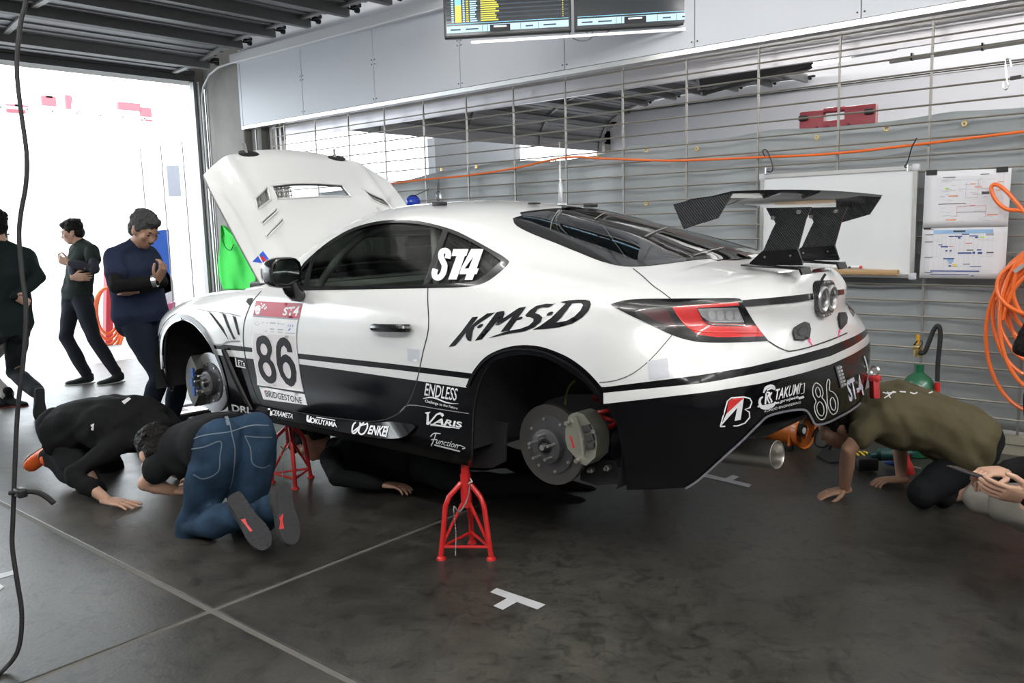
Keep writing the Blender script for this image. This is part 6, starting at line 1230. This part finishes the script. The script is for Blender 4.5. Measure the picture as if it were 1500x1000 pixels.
# ================================================================ people
def nz(v): v = np.asarray(v, float); return v/max(np.linalg.norm(v), 1e-9)
def ik(a, c, l1, l2, pole):
    a = np.asarray(a, float); c = np.asarray(c, float); d = c-a; D = np.linalg.norm(d); D2 = min(D, (l1+l2)*.999); d = d/max(D, 1e-9)
    x = (l1*l1-l2*l2+D2*D2)/(2*D2); h = math.sqrt(max(0, l1*l1-x*x)); p = np.asarray(pole, float); p = p-d*(p@d); p = nz(p)
    return a+d*x+p*h, a+d*D2
def remesh(mb, vox, smooth=4, wr=0., seed=0, k=22.):
    me = bpy.data.meshes.new('r'); me.from_pydata(mb.V, [], mb.F); o = bpy.data.objects.new('r', me); COL.objects.link(o)
    m = o.modifiers.new('r', 'REMESH'); m.mode = 'VOXEL'; m.voxel_size = vox
    s = o.modifiers.new('s', 'SMOOTH'); s.factor = .5; s.iterations = smooth
    dg = bpy.context.evaluated_depsgraph_get(); e = o.evaluated_get(dg); m2 = e.to_mesh()
    n = len(m2.vertices); V = np.empty(n*3); m2.vertices.foreach_get('co', V); V = V.reshape(-1, 3); N = np.empty(n*3); m2.vertices.foreach_get('normal', N); N = N.reshape(-1, 3)
    F = [tuple(p.vertices) for p in m2.polygons]; e.to_mesh_clear(); bpy.data.objects.remove(o); bpy.data.meshes.remove(me)
    if wr:
        rg = np.random.default_rng(seed); w = np.zeros(n)
        for i in range(7):
            q = rg.normal(size=3)*k; ph = rg.uniform(0, 6.28); w += np.sin(V@q+ph+1.5*np.sin(V@(rg.normal(size=3)*k*.5)))
        w = np.sign(w)*np.abs(w)**.8; V = V+N*(w*wr/3)[:, None]
    r = MB(); r.V = [tuple(v) for v in V]; r.F = F; r.M = [0]*len(F); return r
def limb(mb, P, R, n=12):
    P = [np.asarray(p, float) for p in P]
    mb.tube(P, R, n)
    for p, r in zip(P, R): mb.ell(p, r, 12)
def loft(mb, C, LAT, FR, Wd, Dp, n=20, sq=2.4):
    V = []; k = len(C)
    for c, l, f, w, d in zip(C, LAT, FR, Wd, Dp):
        for j in range(n):
            a = 2*math.pi*j/n; ca, sa = math.cos(a), math.sin(a); q = (abs(ca)**sq+abs(sa)**sq)**(-1/sq); V.append(c+l*w*ca*q+f*d*sa*q)
    F = [(i*n+j, i*n+(j+1) % n, (i+1)*n+(j+1) % n, (i+1)*n+j) for i in range(k-1) for j in range(n)]
    F += [tuple(range(n-1, -1, -1)), tuple((k-1)*n+j for j in range(n))]; mb.add(V, F)
M_skin = mat('skin', (.50, .30, .21), .5, bump=(40, .05)); M_skin2 = mat('skin_tan', (.42, .24, .16), .5, bump=(40, .05))
M_hair = mat('hair_black', (.010, .009, .008), .6, spec=.15, bump=(70, .8)); M_grayh = mat('hair_grey', (.075, .075, .075), .6, spec=.2, bump=(80, .9))
M_eye = mat('eye_dark', (.02, .015, .012), .2); M_lip = mat('lip', (.36, .16, .13), .5)
def hand(wrist, d, nrm, thumb, curl=.35, spread=.10, s=1.0, straight=False):
    """wrist point, pointing direction, back-of-hand normal, side the thumb leaves"""
    d = nz(d); nrm = nz(np.asarray(nrm, float)-d*(np.asarray(nrm, float)@d)); t = nz(np.asarray(thumb, float)-d*(np.asarray(thumb, float)@d)-nrm*(np.asarray(thumb, float)@nrm)); w = np.asarray(wrist, float); mb = MB()
    loft(mb, [w-d*.03*s, w, w+d*.03*s, w+d*.065*s, w+d*.092*s], [t]*5, [nrm]*5, [.026*s, .029*s, .038*s, .041*s, .037*s], [.019*s, .018*s, .016*s, .014*s, .011*s], 14)
    for i, (off, L, r) in enumerate([(.029, .078, .0088), (.0098, .086, .009), (-.0098, .080, .0086), (-.028, .064, .0078)]):
        p = w+d*.085*s+t*off*s; dd = nz(d+t*spread*(1.5-i)*.66); P = [p-dd*.02]; q = p; a = 0; c_ = curl*(.8+.15*i)
        for seg in (.46, .30, .24):
            a += c_ if seg != .46 else c_*.6; q = q+(dd*math.cos(a)-nrm*math.sin(a))*L*s*seg; P.append(q)
        limb(mb, [P[0], p]+P[1:], [r*s*1.05, r*s*1.05, r*s, r*s*.95, r*s*.82], 8)
    p = w+d*.022*s+t*.026*s; q1 = p+nz(t*.75+d*.65-nrm*.25)*.038*s; q2 = q1+nz(t*.30+d*.95-nrm*.30)*.032*s; q3 = q2+nz(d*.95-nrm*.35)*.026*s
    limb(mb, [w+d*.012*s+t*.012*s, p, q1, q2, q3], [.015*s, .014*s, .0112*s, .0102*s, .0086*s], 8)
    return remesh(mb, .0036, 3)
def head_shapes(mb, c, f, up, s=1.):
    f = nz(f); up = nz(np.asarray(up, float)-f*(np.asarray(up, float)@f)); l = np.cross(up, f); ax = (l, f, up); A = lambda a, b, e: c+l*a*s+f*b*s+up*e*s
    mb.ell(A(0, -.012, .030), (.076*s, .096*s, .088*s), 18, ax=ax); mb.ell(A(0, .022, -.035), (.062*s, .070*s, .078*s), 16, ax=ax); mb.ell(A(0, .052, -.086), (.034*s, .030*s, .026*s), 12, ax=ax)
    mb.ell(A(0, .082, .022), (.050*s, .014*s, .012*s), 12, ax=ax)
    mb.tube([A(0, .085, .012), A(0, .098, -.012), A(0, .106, -.028)], [.009*s, .012*s, .014*s], 8); mb.ell(A(0, .102, -.030), (.017*s, .014*s, .010*s), 10, ax=ax)
    mb.ell(A(0, .088, -.058), (.024*s, .010*s, .007*s), 10, ax=ax); mb.ell(A(0, .087, -.067), (.021*s, .010*s, .007*s), 10, ax=ax)
    for q in (-1, 1):
        mb.ell(A(q*.076, -.008, -.012), (.010*s, .020*s, .032*s), 10, ax=ax); mb.ell(A(q*.045, .060, -.02), (.026*s, .024*s, .026*s), 10, ax=ax)
    return ax, A
def hair_shapes(mb, c, f, up, s=1., long=0.):
    f = nz(f); up = nz(np.asarray(up, float)-f*(np.asarray(up, float)@f)); l = np.cross(up, f); ax = (l, f, up); A = lambda a, b, e: c+l*a*s+f*b*s+up*e*s
    mb.ell(A(0, -.020, .048), (.083*s, .100*s, .086*s), 18, ax=ax); mb.ell(A(0, -.052, -.010-long), (.076*s, .060*s, (.072+long)*s), 16, ax=ax)
    mb.ell(A(0, .050, .088), (.060*s, .045*s, .030*s), 12, ax=ax)
    for q in (-1, 1): mb.ell(A(q*.068, .004, .02), (.012*s, .030*s, .036*s), 10, ax=ax)
    rg = np.random.default_rng(3)
    for i in range(60):
        a, b = rg.uniform(-1, 1), rg.uniform(-1, .8); e = math.sqrt(max(0, 1-a*a*.9-b*b*.9)); p = A(a*.078, -.02+b*.095, .05+e*.08); mb.ell(p, (.012*s, .016*s, .010*s), 6, ax=ax)
BH = dict(ua=.285, fa=.25, th=.43, sh=.42)
def person(name, loc, label, pelvis, sho, hlat, slat, head, hf, hup, wrists, wpole, feet, kpole, cfg, arch=0., front=None):
    """pelvis, sho: hip and shoulder centres; *lat: unit vectors to the figure's left; wrists / feet: (left, right) ankle points; poles steer elbows / knees"""
    t = thing(name, loc, label, 'person'); S_ = cfg.get('s', 1.)
    pelvis = np.asarray(pelvis, float); sho = np.asarray(sho, float); hlat = nz(hlat); slat = nz(slat); up = nz(sho-pelvis); fr = nz(np.cross(hlat, up)) if front is None else nz(front)
    # 5 torso sections along a bowed spine; body front = lat x up ... sign fixed so that it points forward
    fr = -fr if cfg.get('flip') else fr
    ts = np.array([-.16, .0, .22, .45, .72, .92, 1.03]); C = []; LT = []; FR = []
    for q in ts:
        c = pelvis+(sho-pelvis)*q-fr*arch*math.sin(math.pi*np.clip(q, 0, 1)); l = nz(hlat*(1-np.clip(q, 0, 1))+slat*np.clip(q, 0, 1)); C.append(c); LT.append(l); FR.append(None)
    for i in range(len(ts)):
        a = C[max(0, i-1)]; b = C[min(len(ts)-1, i+1)]; f_ = np.cross(LT[i], nz(b-a)); f_ = nz(f_); FR[i] = f_ if f_@fr > 0 else -f_
    g_ = cfg.get('girth', 1.); Wd = np.array([.135, .165, .158, .150, .172, .165, .09])*S_*g_; Dp = np.array([.10, .118, .108, .104, .115, .092, .06])*S_*g_
    hips = [pelvis+hlat*.088*S_-up*.03, pelvis-hlat*.088*S_-up*.03]; shs = [sho+slat*.170*S_-up*.015, sho-slat*.170*S_-up*.015]
    B = {k: v*S_ for k, v in BH.items()}
    el, wr, kn, an = [], [], [], []
    for i in (0, 1):
        e, w = ik(shs[i], wrists[i], B['ua'], B['fa'], wpole[i])
        if cfg.get('elbows', (None, None))[i] is not None: e, w = np.asarray(cfg['elbows'][i], float), np.asarray(wrists[i], float)
        el.append(e); wr.append(w)
        k_, a_ = ik(hips[i], feet[i], B['th'], B['sh'], kpole[i])
        if cfg.get('knees', (None, None))[i] is not None: k_, a_ = np.asarray(cfg['knees'][i], float), np.asarray(feet[i], float)
        kn.append(k_); an.append(a_)
    head = np.asarray(head, float)
    mb = MB(); loft(mb, C, LT, FR, Wd*.92, Dp*.92); limb(mb, [sho, sho+(head-sho)*.45, head-nz(hup)*.03], [.058*S_, .052*S_, .055*S_]); head_shapes(mb, head, hf, hup, S_*1.02)
    for i in (0, 1): limb(mb, [sho+(head-sho)*.22, shs[i]], [.050*S_, .048*S_])
    for i in (0, 1):
        limb(mb, [shs[i], shs[i]+(el[i]-shs[i])*.5, el[i], el[i]+(wr[i]-el[i])*.35, wr[i]], [.050*S_, .045*S_, .037*S_, .039*S_, .026*S_]); limb(mb, [hips[i], hips[i]+(kn[i]-hips[i])*.45, kn[i], kn[i]+(an[i]-kn[i])*.35, an[i]], [.082*S_, .072*S_, .052*S_, .054*S_, .036*S_])
    b = remesh(mb, cfg.get('vox', .011), 3)
    for i in (0, 1):
        hd = cfg['hands'][i]
        if hd is not None:
            h = hand(wr[i], *hd[:3], **(hd[3] if len(hd) > 3 else {})); b.add(h.V, h.F)
    skin = cfg.get('skin', M_skin); b.build('body', skin, t)
    # clothes
    ease = cfg.get('ease', 1.12)
    sm = MB(); k0 = cfg.get('hem', 0)
    Cs = [c for c in C]; loft(sm, Cs[k0:], LT[k0:], FR[k0:], Wd[k0:]*ease+.006, Dp[k0:]*ease+.008); limb(sm, [sho, sho+(head-sho)*.28], [.075*S_, .066*S_])
    for i in (0, 1): limb(sm, [sho+(head-sho)*.20, (sho+(head-sho)*.20)*.4+shs[i]*.6, shs[i]], [.066*S_, .066*S_, .066*S_])
    sl = cfg.get('sleeve', 1.)     # 1 long, .3 short
    for i in (0, 1):
        if sl >= 1: limb(sm, [shs[i], shs[i]+(el[i]-shs[i])*.5, el[i], el[i]+(wr[i]-el[i])*.4, el[i]+(wr[i]-el[i])*cfg.get('cuff', .93)], [.068*S_, .060*S_, .053*S_, .050*S_, .042*S_])
        else: limb(sm, [shs[i], shs[i]+(el[i]-shs[i])*sl*.9, shs[i]+(el[i]-shs[i])*sl], [.068*S_, .070*S_, .071*S_])
    if cfg.get('hood'):
        hc = sho+nz(sho-pelvis)*.02-fr*.06; sm.ell(hc, (.11, .11, .07), 14, ax=(slat, nz(sho-pelvis), fr))
    shirt = remesh(sm, .0115, 4, cfg.get('wr', .006), cfg.get('seed', 1)).build(cfg.get('top', 'shirt'), cfg['topm'], t)
    if sl < 1 and 'underm' in cfg:       # separate under-sleeves
        for i in (0, 1):
            um = MB(); limb(um, [shs[i]+(el[i]-shs[i])*.3, el[i], el[i]+(wr[i]-el[i])*.5, el[i]+(wr[i]-el[i])*.92], [.058*S_, .050*S_, .047*S_, .038*S_]); remesh(um, .010, 3, .003, 5).build('under_sleeve', cfg['underm'], t)
    tm = MB(); loft(tm, C[:3], LT[:3], FR[:3], Wd[:3]*1.06+.004, Dp[:3]*1.06+.006); lo = cfg.get('legs', 1.)
    for i in (0, 1):
        bt = pelvis+(hips[i]-pelvis)*.9-fr*.045-up*.02; tm.ell(bt, (.095*S_, .095*S_, .10*S_), 14)
        if lo >= 1: limb(tm, [hips[i], hips[i]+(kn[i]-hips[i])*.5, kn[i], kn[i]+(an[i]-kn[i])*.5, kn[i]+(an[i]-kn[i])*.96], [q*S_*cfg.get('leg_w', 1.) for q in (.098, .086, .070, .064, .058)])
        else: limb(tm, [hips[i], hips[i]+(kn[i]-hips[i])*.5, kn[i], kn[i]+(an[i]-kn[i])*lo], [.098*S_, .092*S_, .080*S_, .078*S_])
    tro = remesh(tm, .012, 4, cfg.get('wrl', .006), cfg.get('seed', 1)+9).build('trousers' if lo >= 1 else 'shorts', cfg['legm'], t)
    for i in (0, 1):
        tdir, sdir = cfg['toe'][i]; tdir = nz(tdir); sdir = nz(np.asarray(sdir, float)-tdir*(np.asarray(sdir, float)@tdir)); l = np.cross(tdir, sdir); a = an[i]
        # sdir points out of the sole
        um = MB(); base = a+sdir*.055*S_
        st_ = [(-.065, .030, .030, -.02), (-.05, .036, .045, -.02), (0, .036, .045, -.01), (.06, .040, .034, .008), (.12, .046, .026, .016), (.17, .042, .022, .02), (.198, .026, .016, .024)]
        loft(um, [base+tdir*q[0]*S_+sdir*q[3]*S_ for q in st_], [l]*7, [sdir]*7, [q[1]*S_ for q in st_], [q[2]*S_ for q in st_], 16); limb(um, [a-sdir*.03, a+sdir*.02], [.046*S_, .046*S_])
        sh = remesh(um, .008, 3).build('shoe', cfg['shoem'], t)
        so = MB(); ol = [(-.072, .018), (-.060, .032), (-.02, .034), (.05, .036), (.11, .048), (.16, .046), (.195, .030), (.208, .012)]; ol = ol+[(x, -y) for x, y in ol[::-1]]
        so.prism([(x*S_, y*S_) for x, y in [tuple(q) for q in spline(ol, 2, True)]], base+sdir*.042*S_, tdir, l, .024*S_).build('sole', cfg['solem'], sh, sharp=.6)
    if cfg.get('hairm'):
        hm = MB(); hair_shapes(hm, head, hf, hup, S_*1.02, cfg.get('hl', 0.)); remesh(hm, .0075, 2, .003, 4, 90.).build('hair', cfg['hairm'], t)
    if cfg.get('face'):
        f_ = nz(hf); u_ = nz(np.asarray(hup, float)-f_*(np.asarray(hup, float)@f_)); l_ = np.cross(u_, f_)
        for q in (-1, 1):
            MB().ell(head+l_*q*.033+f_*.083+u_*.004, (.010, .005, .005), 10, ax=(l_, f_, u_)).build('eye', M_eye, t); MB().ell(head+l_*q*.034+f_*.090+u_*.028, (.018, .005, .004), 10, ax=(l_, f_, u_)).build('eyebrow', cfg['hairm'], t)
        if cfg['face'] == 2: MB().ell(head+f_*.094-u_*.047, (.028, .010, .007), 10, ax=(l_, f_, u_)).build('moustache', cfg['hairm'], t)
    for o in (shirt, tro): pass
    return dict(root=t, el=el, wr=wr, kn=kn, an=an, sho=sho, pelvis=pelvis, fr=fr, shirt=shirt, trousers=tro, head=head)
C_ = lambda n, c, **k: mat(n, c, .9, spec=.15, bump=(14, .25), **k)
R2 = np.array([math.cos(YAW), math.sin(YAW), 0]); F2 = np.array([-math.sin(YAW), math.cos(YAW), 0]); UP = np.array([0, 0, 1.])
DN = -UP
# --- older man in navy, standing by the nose of the car
D = 5.85; f1 = nz(R2*.95-F2*.28); l1 = np.cross(UP, f1)
pel = np.array(atD(207, 460, D-.02)); sh = np.array(atD(193, 371, D-.05)); hd = np.array(atD(211, 337, D-.10))
fl_, fr_ = pel+l1*.11+f1*.06, pel-l1*.11+f1*.01
p1 = person('person', (pel[0], pel[1], 0), 'grey-haired man in navy shirt standing with arms crossed by the car nose', pel, sh, l1, l1, hd, f1*.80-UP*.50-F2*.15, UP+f1*.35,
    (np.array(atD(197, 424, D-.26)), np.array(atD(230, 411, D-.34))), (f1*.9+l1*.5-UP*.7, f1*.25-l1*.8-UP*.8), (fl_*[1, 1, 0]+[0, 0, .09], fr_*[1, 1, 0]+[0, 0, .09]), (f1, f1),
    dict(topm=C_('navy_cotton', (.022, .030, .062)), sleeve=.55, underm=C_('black_sleeve', (.010, .010, .011)), legm=C_('navy_trousers', (.014, .019, .032)), shoem=C_('dark_shoe', (.03, .03, .03)), solem=M_rub, hairm=M_grayh, face=2, hem=0,
         hands=((-R2, f1, UP, dict(curl=.5)), (UP*.8+R2*.5, f1, -l1, dict(curl=.9))), toe=((f1, DN), (f1, DN)), girth=1.08, ease=1.14, skin=M_skin2, seed=2))
MB().lathe(p1['wr'][1]+(p1['wr'][1]-p1['el'][1])*-.06, p1['wr'][1]-p1['el'][1], [(-.014, .036), (-.014, .040), (.014, .040), (.014, .036)], 18).build('wrist_watch', M_alu, p1['root'])
# --- younger man in dark green shirt, arms folded, outside the opening
D = 8.36; f2 = nz(-R2*.62-F2*.78); l2 = np.cross(UP, f2)
pel = np.array(atD(113, 430, D)); sh = np.array(atD(123, 364, D)); hd = np.array(atD(106, 340, D-.03))
fa, fb = np.array(atD(127, 551, D)), np.array(atD(171, 547, D))
p2 = person('person', (pel[0], pel[1], 0), 'young man in dark green T-shirt over grey sleeves, arms folded, outside the opening', pel, sh, l2, l2, hd, -R2*.9-F2*.25-UP*.22, UP,
    (np.array(atD(101, 385, D-.28)), np.array(atD(108, 406, D-.28))), (l2*.8-UP*.7+f2*.3, -l2*.8-UP*.6+f2*.4), (fb*[1, 1, 0]+[0, 0, .09], fa*[1, 1, 0]+[0, 0, .09]), (f2+l2*.1, f2-l2*.1),
    dict(topm=C_('dark_green_cotton', (.016, .024, .021)), sleeve=.5, underm=C_('charcoal_sleeve', (.035, .037, .048)), legm=C_('charcoal_jeans', (.022, .025, .033)), shoem=C_('charcoal_shoe', (.03, .035, .035)), solem=mat('sole_white', (.65, .66, .62), .6), hairm=M_hair, face=1,
         hands=((-R2*.9+UP*.35, f2, UP, dict(curl=.9)), (R2, f2, UP, dict(curl=.45))), toe=((f2-l2*.05, DN), (f2*.6-R2*.6, DN)), s=.97, girth=.93, seed=3))
# --- man walking out at the left edge
D = 6.81; f3 = nz(-R2*.80+F2*.55); l3 = np.cross(UP, f3)
toe = np.array(atZ(58, 608, 0)); pel = np.array(atD(7, 478, D-.05)); sh = np.array(atD(6, 372, D)); hd = np.array(atD(-8, 330, D))
p3 = person('person', (pel[0], pel[1], 0), 'man in dark jacket and trousers walking out of the left edge, one heel raised', pel, sh, l3, l3, hd, f3, UP,
    (np.array(atD(-40, 470, D)), np.array(atD(22, 434, D-.15))), (l3-f3, -l3*.8-f3*.6), (np.array(atD(-60, 596, D))*[1, 1, 0]+[0, 0, .09], np.array(atD(56, 575, D))), (f3, f3*.7+R2*.1),
    dict(topm=C_('dark_jacket', (.013, .020, .021)), legm=C_('charcoal_trousers', (.025, .028, .034)), shoem=C_('black_shoe', (.012, .012, .013)), solem=mat('sole_black', (.025, .026, .028), .8), hairm=M_hair,
         hands=((-UP, l3, f3), (R2*.6-UP*.3, -l3, UP, dict(curl=.6))), toe=((f3, DN), (nz(DN+f3*.2), nz(-f3-F2*.6))), girth=1.12, seed=4))
# --- man in pale trousers behind him
D = 7.35; pel = np.array(atD(-6, 488, D)); sh = np.array(atD(-2, 392, D)); hd = np.array(atD(-4, 352, D))
p3b = person('person', (pel[0], pel[1], 0), 'person in pale trousers and black shoes half hidden behind the walking man', pel, sh, R2, R2, hd, -R2*.3+F2, UP,
    (np.array(atD(24, 470, D)), np.array(atD(-35, 470, D))), (R2-F2, -R2-F2), (np.array(atD(12, 585, D))*[1, 1, 0]+[0, 0, .09], np.array(atD(-16, 590, D))*[1, 1, 0]+[0, 0, .09]), (F2*.3-R2, F2*.3-R2),
    dict(topm=C_('white_shirt', (.62, .62, .64)), legm=C_('pale_trousers', (.45, .43, .40)), shoem=C_('black_shoe', (.012, .012, .013)), solem=mat('sole_red', (.35, .03, .03), .6), hairm=M_hair,
         hands=((-UP, R2, F2), (-UP, -R2, F2)), toe=((R2*.9-F2*.3, DN), (R2*.9-F2*.4, DN)), seed=5))
# --- man in black hooded sweatshirt kneeling low
f4 = nz(np.array([1., .18, 0])); l4 = np.cross(UP, f4)
pel = np.array(atD(110, 630, 4.98)); sh = np.array(atD(218, 636, 4.86)); hd = np.array(atD(258, 672, 4.96))
hw = np.array(atZ(158, 733, .03)); toeR = np.array(atZ(30, 704, .02)); ank4 = np.array(atD(71, 667, np.dot(toeR-CAM, _f)-.02))
p4 = person('person', (pel[0], pel[1], 0), 'kneeling man in black hooded sweatshirt and bright orange shoes, palm on the floor', pel, sh, l4, l4, hd, f4*.6-UP*.6+l4*.3, f4*.6+UP*.5,
    (np.array(atD(268, 690, 4.75)), hw), (l4*.5-UP-f4*.3, -l4*.9-f4*1.0+UP*.1), (np.array(atD(110, 640, 5.2))*[1, 1, 0]+[-.25, .1, .10], ank4), (f4*1.0-UP*.8+l4*.2, f4*1.0-UP*.9),
    dict(topm=C_('black_fleece', (.010, .011, .011)), legm=C_('black_track', (.013, .014, .015)), shoem=mat('shoe_orange', (.80, .13, .02), .55), solem=mat('sole_grey', (.20, .19, .18), .7), hairm=M_hair, hood=True, cuff=.55, girth=1.14, ease=1.17, vox=.011, hem=1,
         hands=((R2-UP*.5, UP, l4), (R2*.9-F2*.3-UP*.06, UP, F2, dict(curl=.10, spread=.22, s=1.08))), toe=((nz(DN-f4*.2), -f4), (nz(toeR-ank4), nz(-R2*.7+F2*.7-UP*.1))), seed=6, wr=.009, wrl=.009), arch=.07, front=-UP+f4*.1)
d = Decal(on_of(p4['shirt'])); d.patch([(178, 588), (188, 582), (192, 584), (182, 592)], step=9); d.build('jacket_print', M_decw, p4['root']); d = Decal(on_of(p4['shirt'])); d.patch([(133, 622), (138, 620), (137, 630), (134, 630)], step=9); d.build('jacket_print', M_decw, p4['root'])
# --- man in jeans, seen from behind
f5 = nz(np.array([-1., .10, 0])); l5 = np.cross(UP, f5)
pel = np.array(atD(340, 654, 4.06)); sh = np.array(atD(288, 668, 4.22)); hd = np.array(atD(230, 664, 4.16))
toL, toR = np.array(atZ(386, 806, .015)), np.array(atZ(411, 812, .015)); ml = np.array([1.0, -.04, 0])
aL = np.array(atD(352, 752, 3.83)); aR = np.array(atD(402, 742, 3.84))
p5 = person('person', (pel[0], pel[1], 0), 'kneeling man in blue jeans seen from behind, dark shoe soles turned up', pel, sh, l5, l5, hd, f5*.7-UP*.7, f5*.8+UP*.6,
    (np.array(atD(257, 719, 4.20)), np.array(atD(292, 705, 4.45))), (l5*.6-UP*.5+f5*.9, -l5-UP), (aL, aR), (f5*1.0-UP*.9+l5*.25, f5*1.0-UP*.9-l5*.05),
    dict(topm=C_('black_tee', (.012, .013, .014)), sleeve=.30, elbows=(np.array(atD(212, 708, 4.12)), None), legm=C_('blue_denim', (.022, .046, .082), noise=(6, .4, 5)), leg_w=1.16, shoem=mat('shoe_charcoal', (.03, .03, .032), .8), solem=mat('sole_charcoal', (.035, .035, .037), .85, bump=(60, .5)), hairm=M_hair, girth=1.12, ease=1.10, hem=1,
         hands=((R2, UP, f5, dict(curl=.4)), (f5, UP, l5)), toe=((nz(toL-aL), nz(ml+np.array([0, -.25, .12]))), (nz(toR-aR), nz(ml+np.array([0, -.1, .10])))), seed=7, wr=.006, wrl=.007, s=1.02), arch=.05, front=-UP+f5*.1)
M_st = mat('denim_seam', (.16, .20, .24), .8)
d = Decal(on_of(p5['trousers'])); c13 = lambda P: sc(P, 190, 570, 3.846)
for q in ([(325, 340), (420, 325), (512, 292), (508, 375), (498, 460), (420, 502), (360, 478)], [(648, 262), (720, 268), (800, 270)], [(648, 262), (680, 330), (692, 415), (745, 440), (790, 425)], [(555, 165), (572, 250), (590, 340), (580, 480), (560, 560)], [(335, 290), (430, 258), (560, 240), (680, 205), (780, 205)]): d.stroke(c13(q), 1.6, off=.004)
d.patch(c13([(533, 158), (553, 155), (562, 205), (545, 208)]), off=.006, step=9); d.build('jeans_seam', M_st, p5['root'])
for k, so in enumerate([o for sh_ in p5['root'].children if sh_.name.startswith('shoe') for o in sh_.children]):
    d = Decal(on_of(so)); q = [(625, 735), (650, 728), (662, 760), (692, 795), (678, 803), (655, 770)] if k == 0 else [(835, 710), (865, 702), (860, 740), (870, 785), (842, 788), (847, 745)]
    d.patch(c13(q), off=.002, step=9); d.build('sole_mark', M_decr, so.parent)
# --- man in olive T-shirt on hands and knees
f7 = nz(np.array([-.86, -.42, 0])); l7 = np.cross(UP, f7)
pel = np.array(atD(1418, 648, 4.20)); sh = np.array(atD(1270, 604, 4.30)); hd = np.array(atD(1228, 622, 4.40)); hA = np.array(atZ(1237, 717, .035)); hB = np.array(atZ(1320, 702, .035))
kA = np.array(atZ(1345, 728, .07)); an1 = np.array(atZ(1452, 716, .06)); 
p7 = person('person', (pel[0], pel[1], 0), 'man in olive T-shirt and black shorts on hands and knees behind the rear bumper', pel, sh, l7, l7, hd, f7*.7-UP*.4-l7*.1, UP*.6+f7*.6,
    (hA, hB), (l7*.25-f7*.6, -l7-f7), (an1, np.array(atZ(1500, 700, .08))+np.array([.1, .35, 0])), (f7*1.0-UP*.9, f7*1.0-UP*.9-l7*.3),
    dict(topm=C_('olive_cotton', (.100, .085, .048)), sleeve=.50, legm=C_('black_shorts', (.012, .013, .015)), legs=.28, elbows=(np.array(atD(1243, 658, 4.16)), None), knees=(np.array(atZ(1352, 722, .08)), None), shoem=C_('black_shoe', (.012, .012, .013)), solem=M_rub, hairm=M_hair, skin=M_skin2, girth=1.15, ease=1.20, vox=.009, hem=0,
         hands=((-R2*.95-F2*.1-UP*.12, UP, -F2, dict(curl=.35, spread=.05)), (-R2, UP, F2, dict(curl=.5))), toe=((nz(DN-f7), -f7), (nz(DN-f7), -f7)), seed=8, wr=.010), arch=.045, front=-UP+f7*.1)
d = Decal(on_of(p7['shirt'])); c14 = lambda P: sc(P, 1150, 480, 3.333)
for q in ([(478, 318), (500, 322), (540, 316)], [(485, 345), (510, 330), (530, 312)], [(500, 315), (515, 345)]): d.stroke(c14(q), 1.8, off=.004)
d.build('shirt_print', M_decw, p7['root'])
for q in ([(610, 318), (630, 324), (645, 318)], [(700, 322), (720, 314)], [(560, 314), (590, 316)]):
    d = Decal(on_of(p7['shirt'])); d.stroke(c14(q), 1.8, off=.004); d.build('shirt_print', M_decw, p7['root'])
# --- crouching person at the right edge with a phone
D = 3.1; f8 = nz(-R2*.9-F2*.15); l8 = np.cross(UP, f8)
pel = np.array(atD(1640, 745, 3.15)); sh = np.array(atD(1580, 585, 3.05)); hd = np.array(atD(1541, 516, 3.05)); wl, wrr = np.array(atD(1506, 727, 2.86)), np.array(atD(1474, 690, 3.02))
fA = np.array(atZ(1600, 812, .09)); fB = np.array(atZ(1585, 785, .09))
p8 = person('person', (pel[0], pel[1], 0), 'crouching person in black sleeves and pale trousers holding a phone at the right edge', pel, sh, l8, l8, hd, f8*.7-UP*.7, UP*.7+f8*.7,
    (wl, wrr), (l8*.6-UP-f8*.3, -l8*.3-UP*.2-f8*.9), (fA, fB), (f8*1.0+UP*.7, f8*1.0+UP*.6),
    dict(topm=C_('black_sweater', (.009, .009, .010)), legm=C_('stone_trousers', (.26, .245, .22)), shoem=C_('black_shoe', (.012, .012, .013)), solem=M_rub, hairm=M_hair, vox=.009,
         hands=((-R2*.96+UP*.20, -UP*.6-F2*.8, UP*.5+F2*.6, dict(curl=.30, spread=.03)), (-R2*.9+UP*.05-F2*.2, UP*.7+R2*.2, -F2*.3+UP*.2, dict(curl=.75))), toe=((f8, DN), (f8, DN)), seed=9), arch=.04)
# --- person lying under the car
f6 = nz(np.array([-1., -.35, 0])); l6 = np.cross(UP, f6)
hd = np.array(atD(455, 648, 5.10)); sh = hd-f6*.24+np.array([0, 0, -.03]); pel = sh-f6*.50+np.array([0, 0, -.02])
p6 = person('person', (pel[0], pel[1], 0), 'dark-haired person in black lying on the floor under the car', pel, sh, l6, l6, hd, DN*.7+l6*.4+f6*.2, f6,
    (sh+l6*.30-f6*.42+[0, 0, -.08], sh-l6*.30-f6*.42+[0, 0, -.08]), (l6, -l6), (pel-f6*.80+l6*.1+[0, 0, -.05], pel-f6*.80-l6*.1+[0, 0, -.05]), (l6, -l6),
    dict(topm=C_('black_tee', (.012, .013, .014)), legm=C_('black_track', (.013, .014, .015)), shoem=C_('black_shoe', (.012, .012, .013)), solem=M_rub, hairm=M_hair, hl=.01,
         hands=((-f6, UP, -l6), (-f6, UP, l6)), toe=((-f6, DN*.2-UP), (-f6, DN*.2-UP)), seed=10, wr=.003), front=-UP)
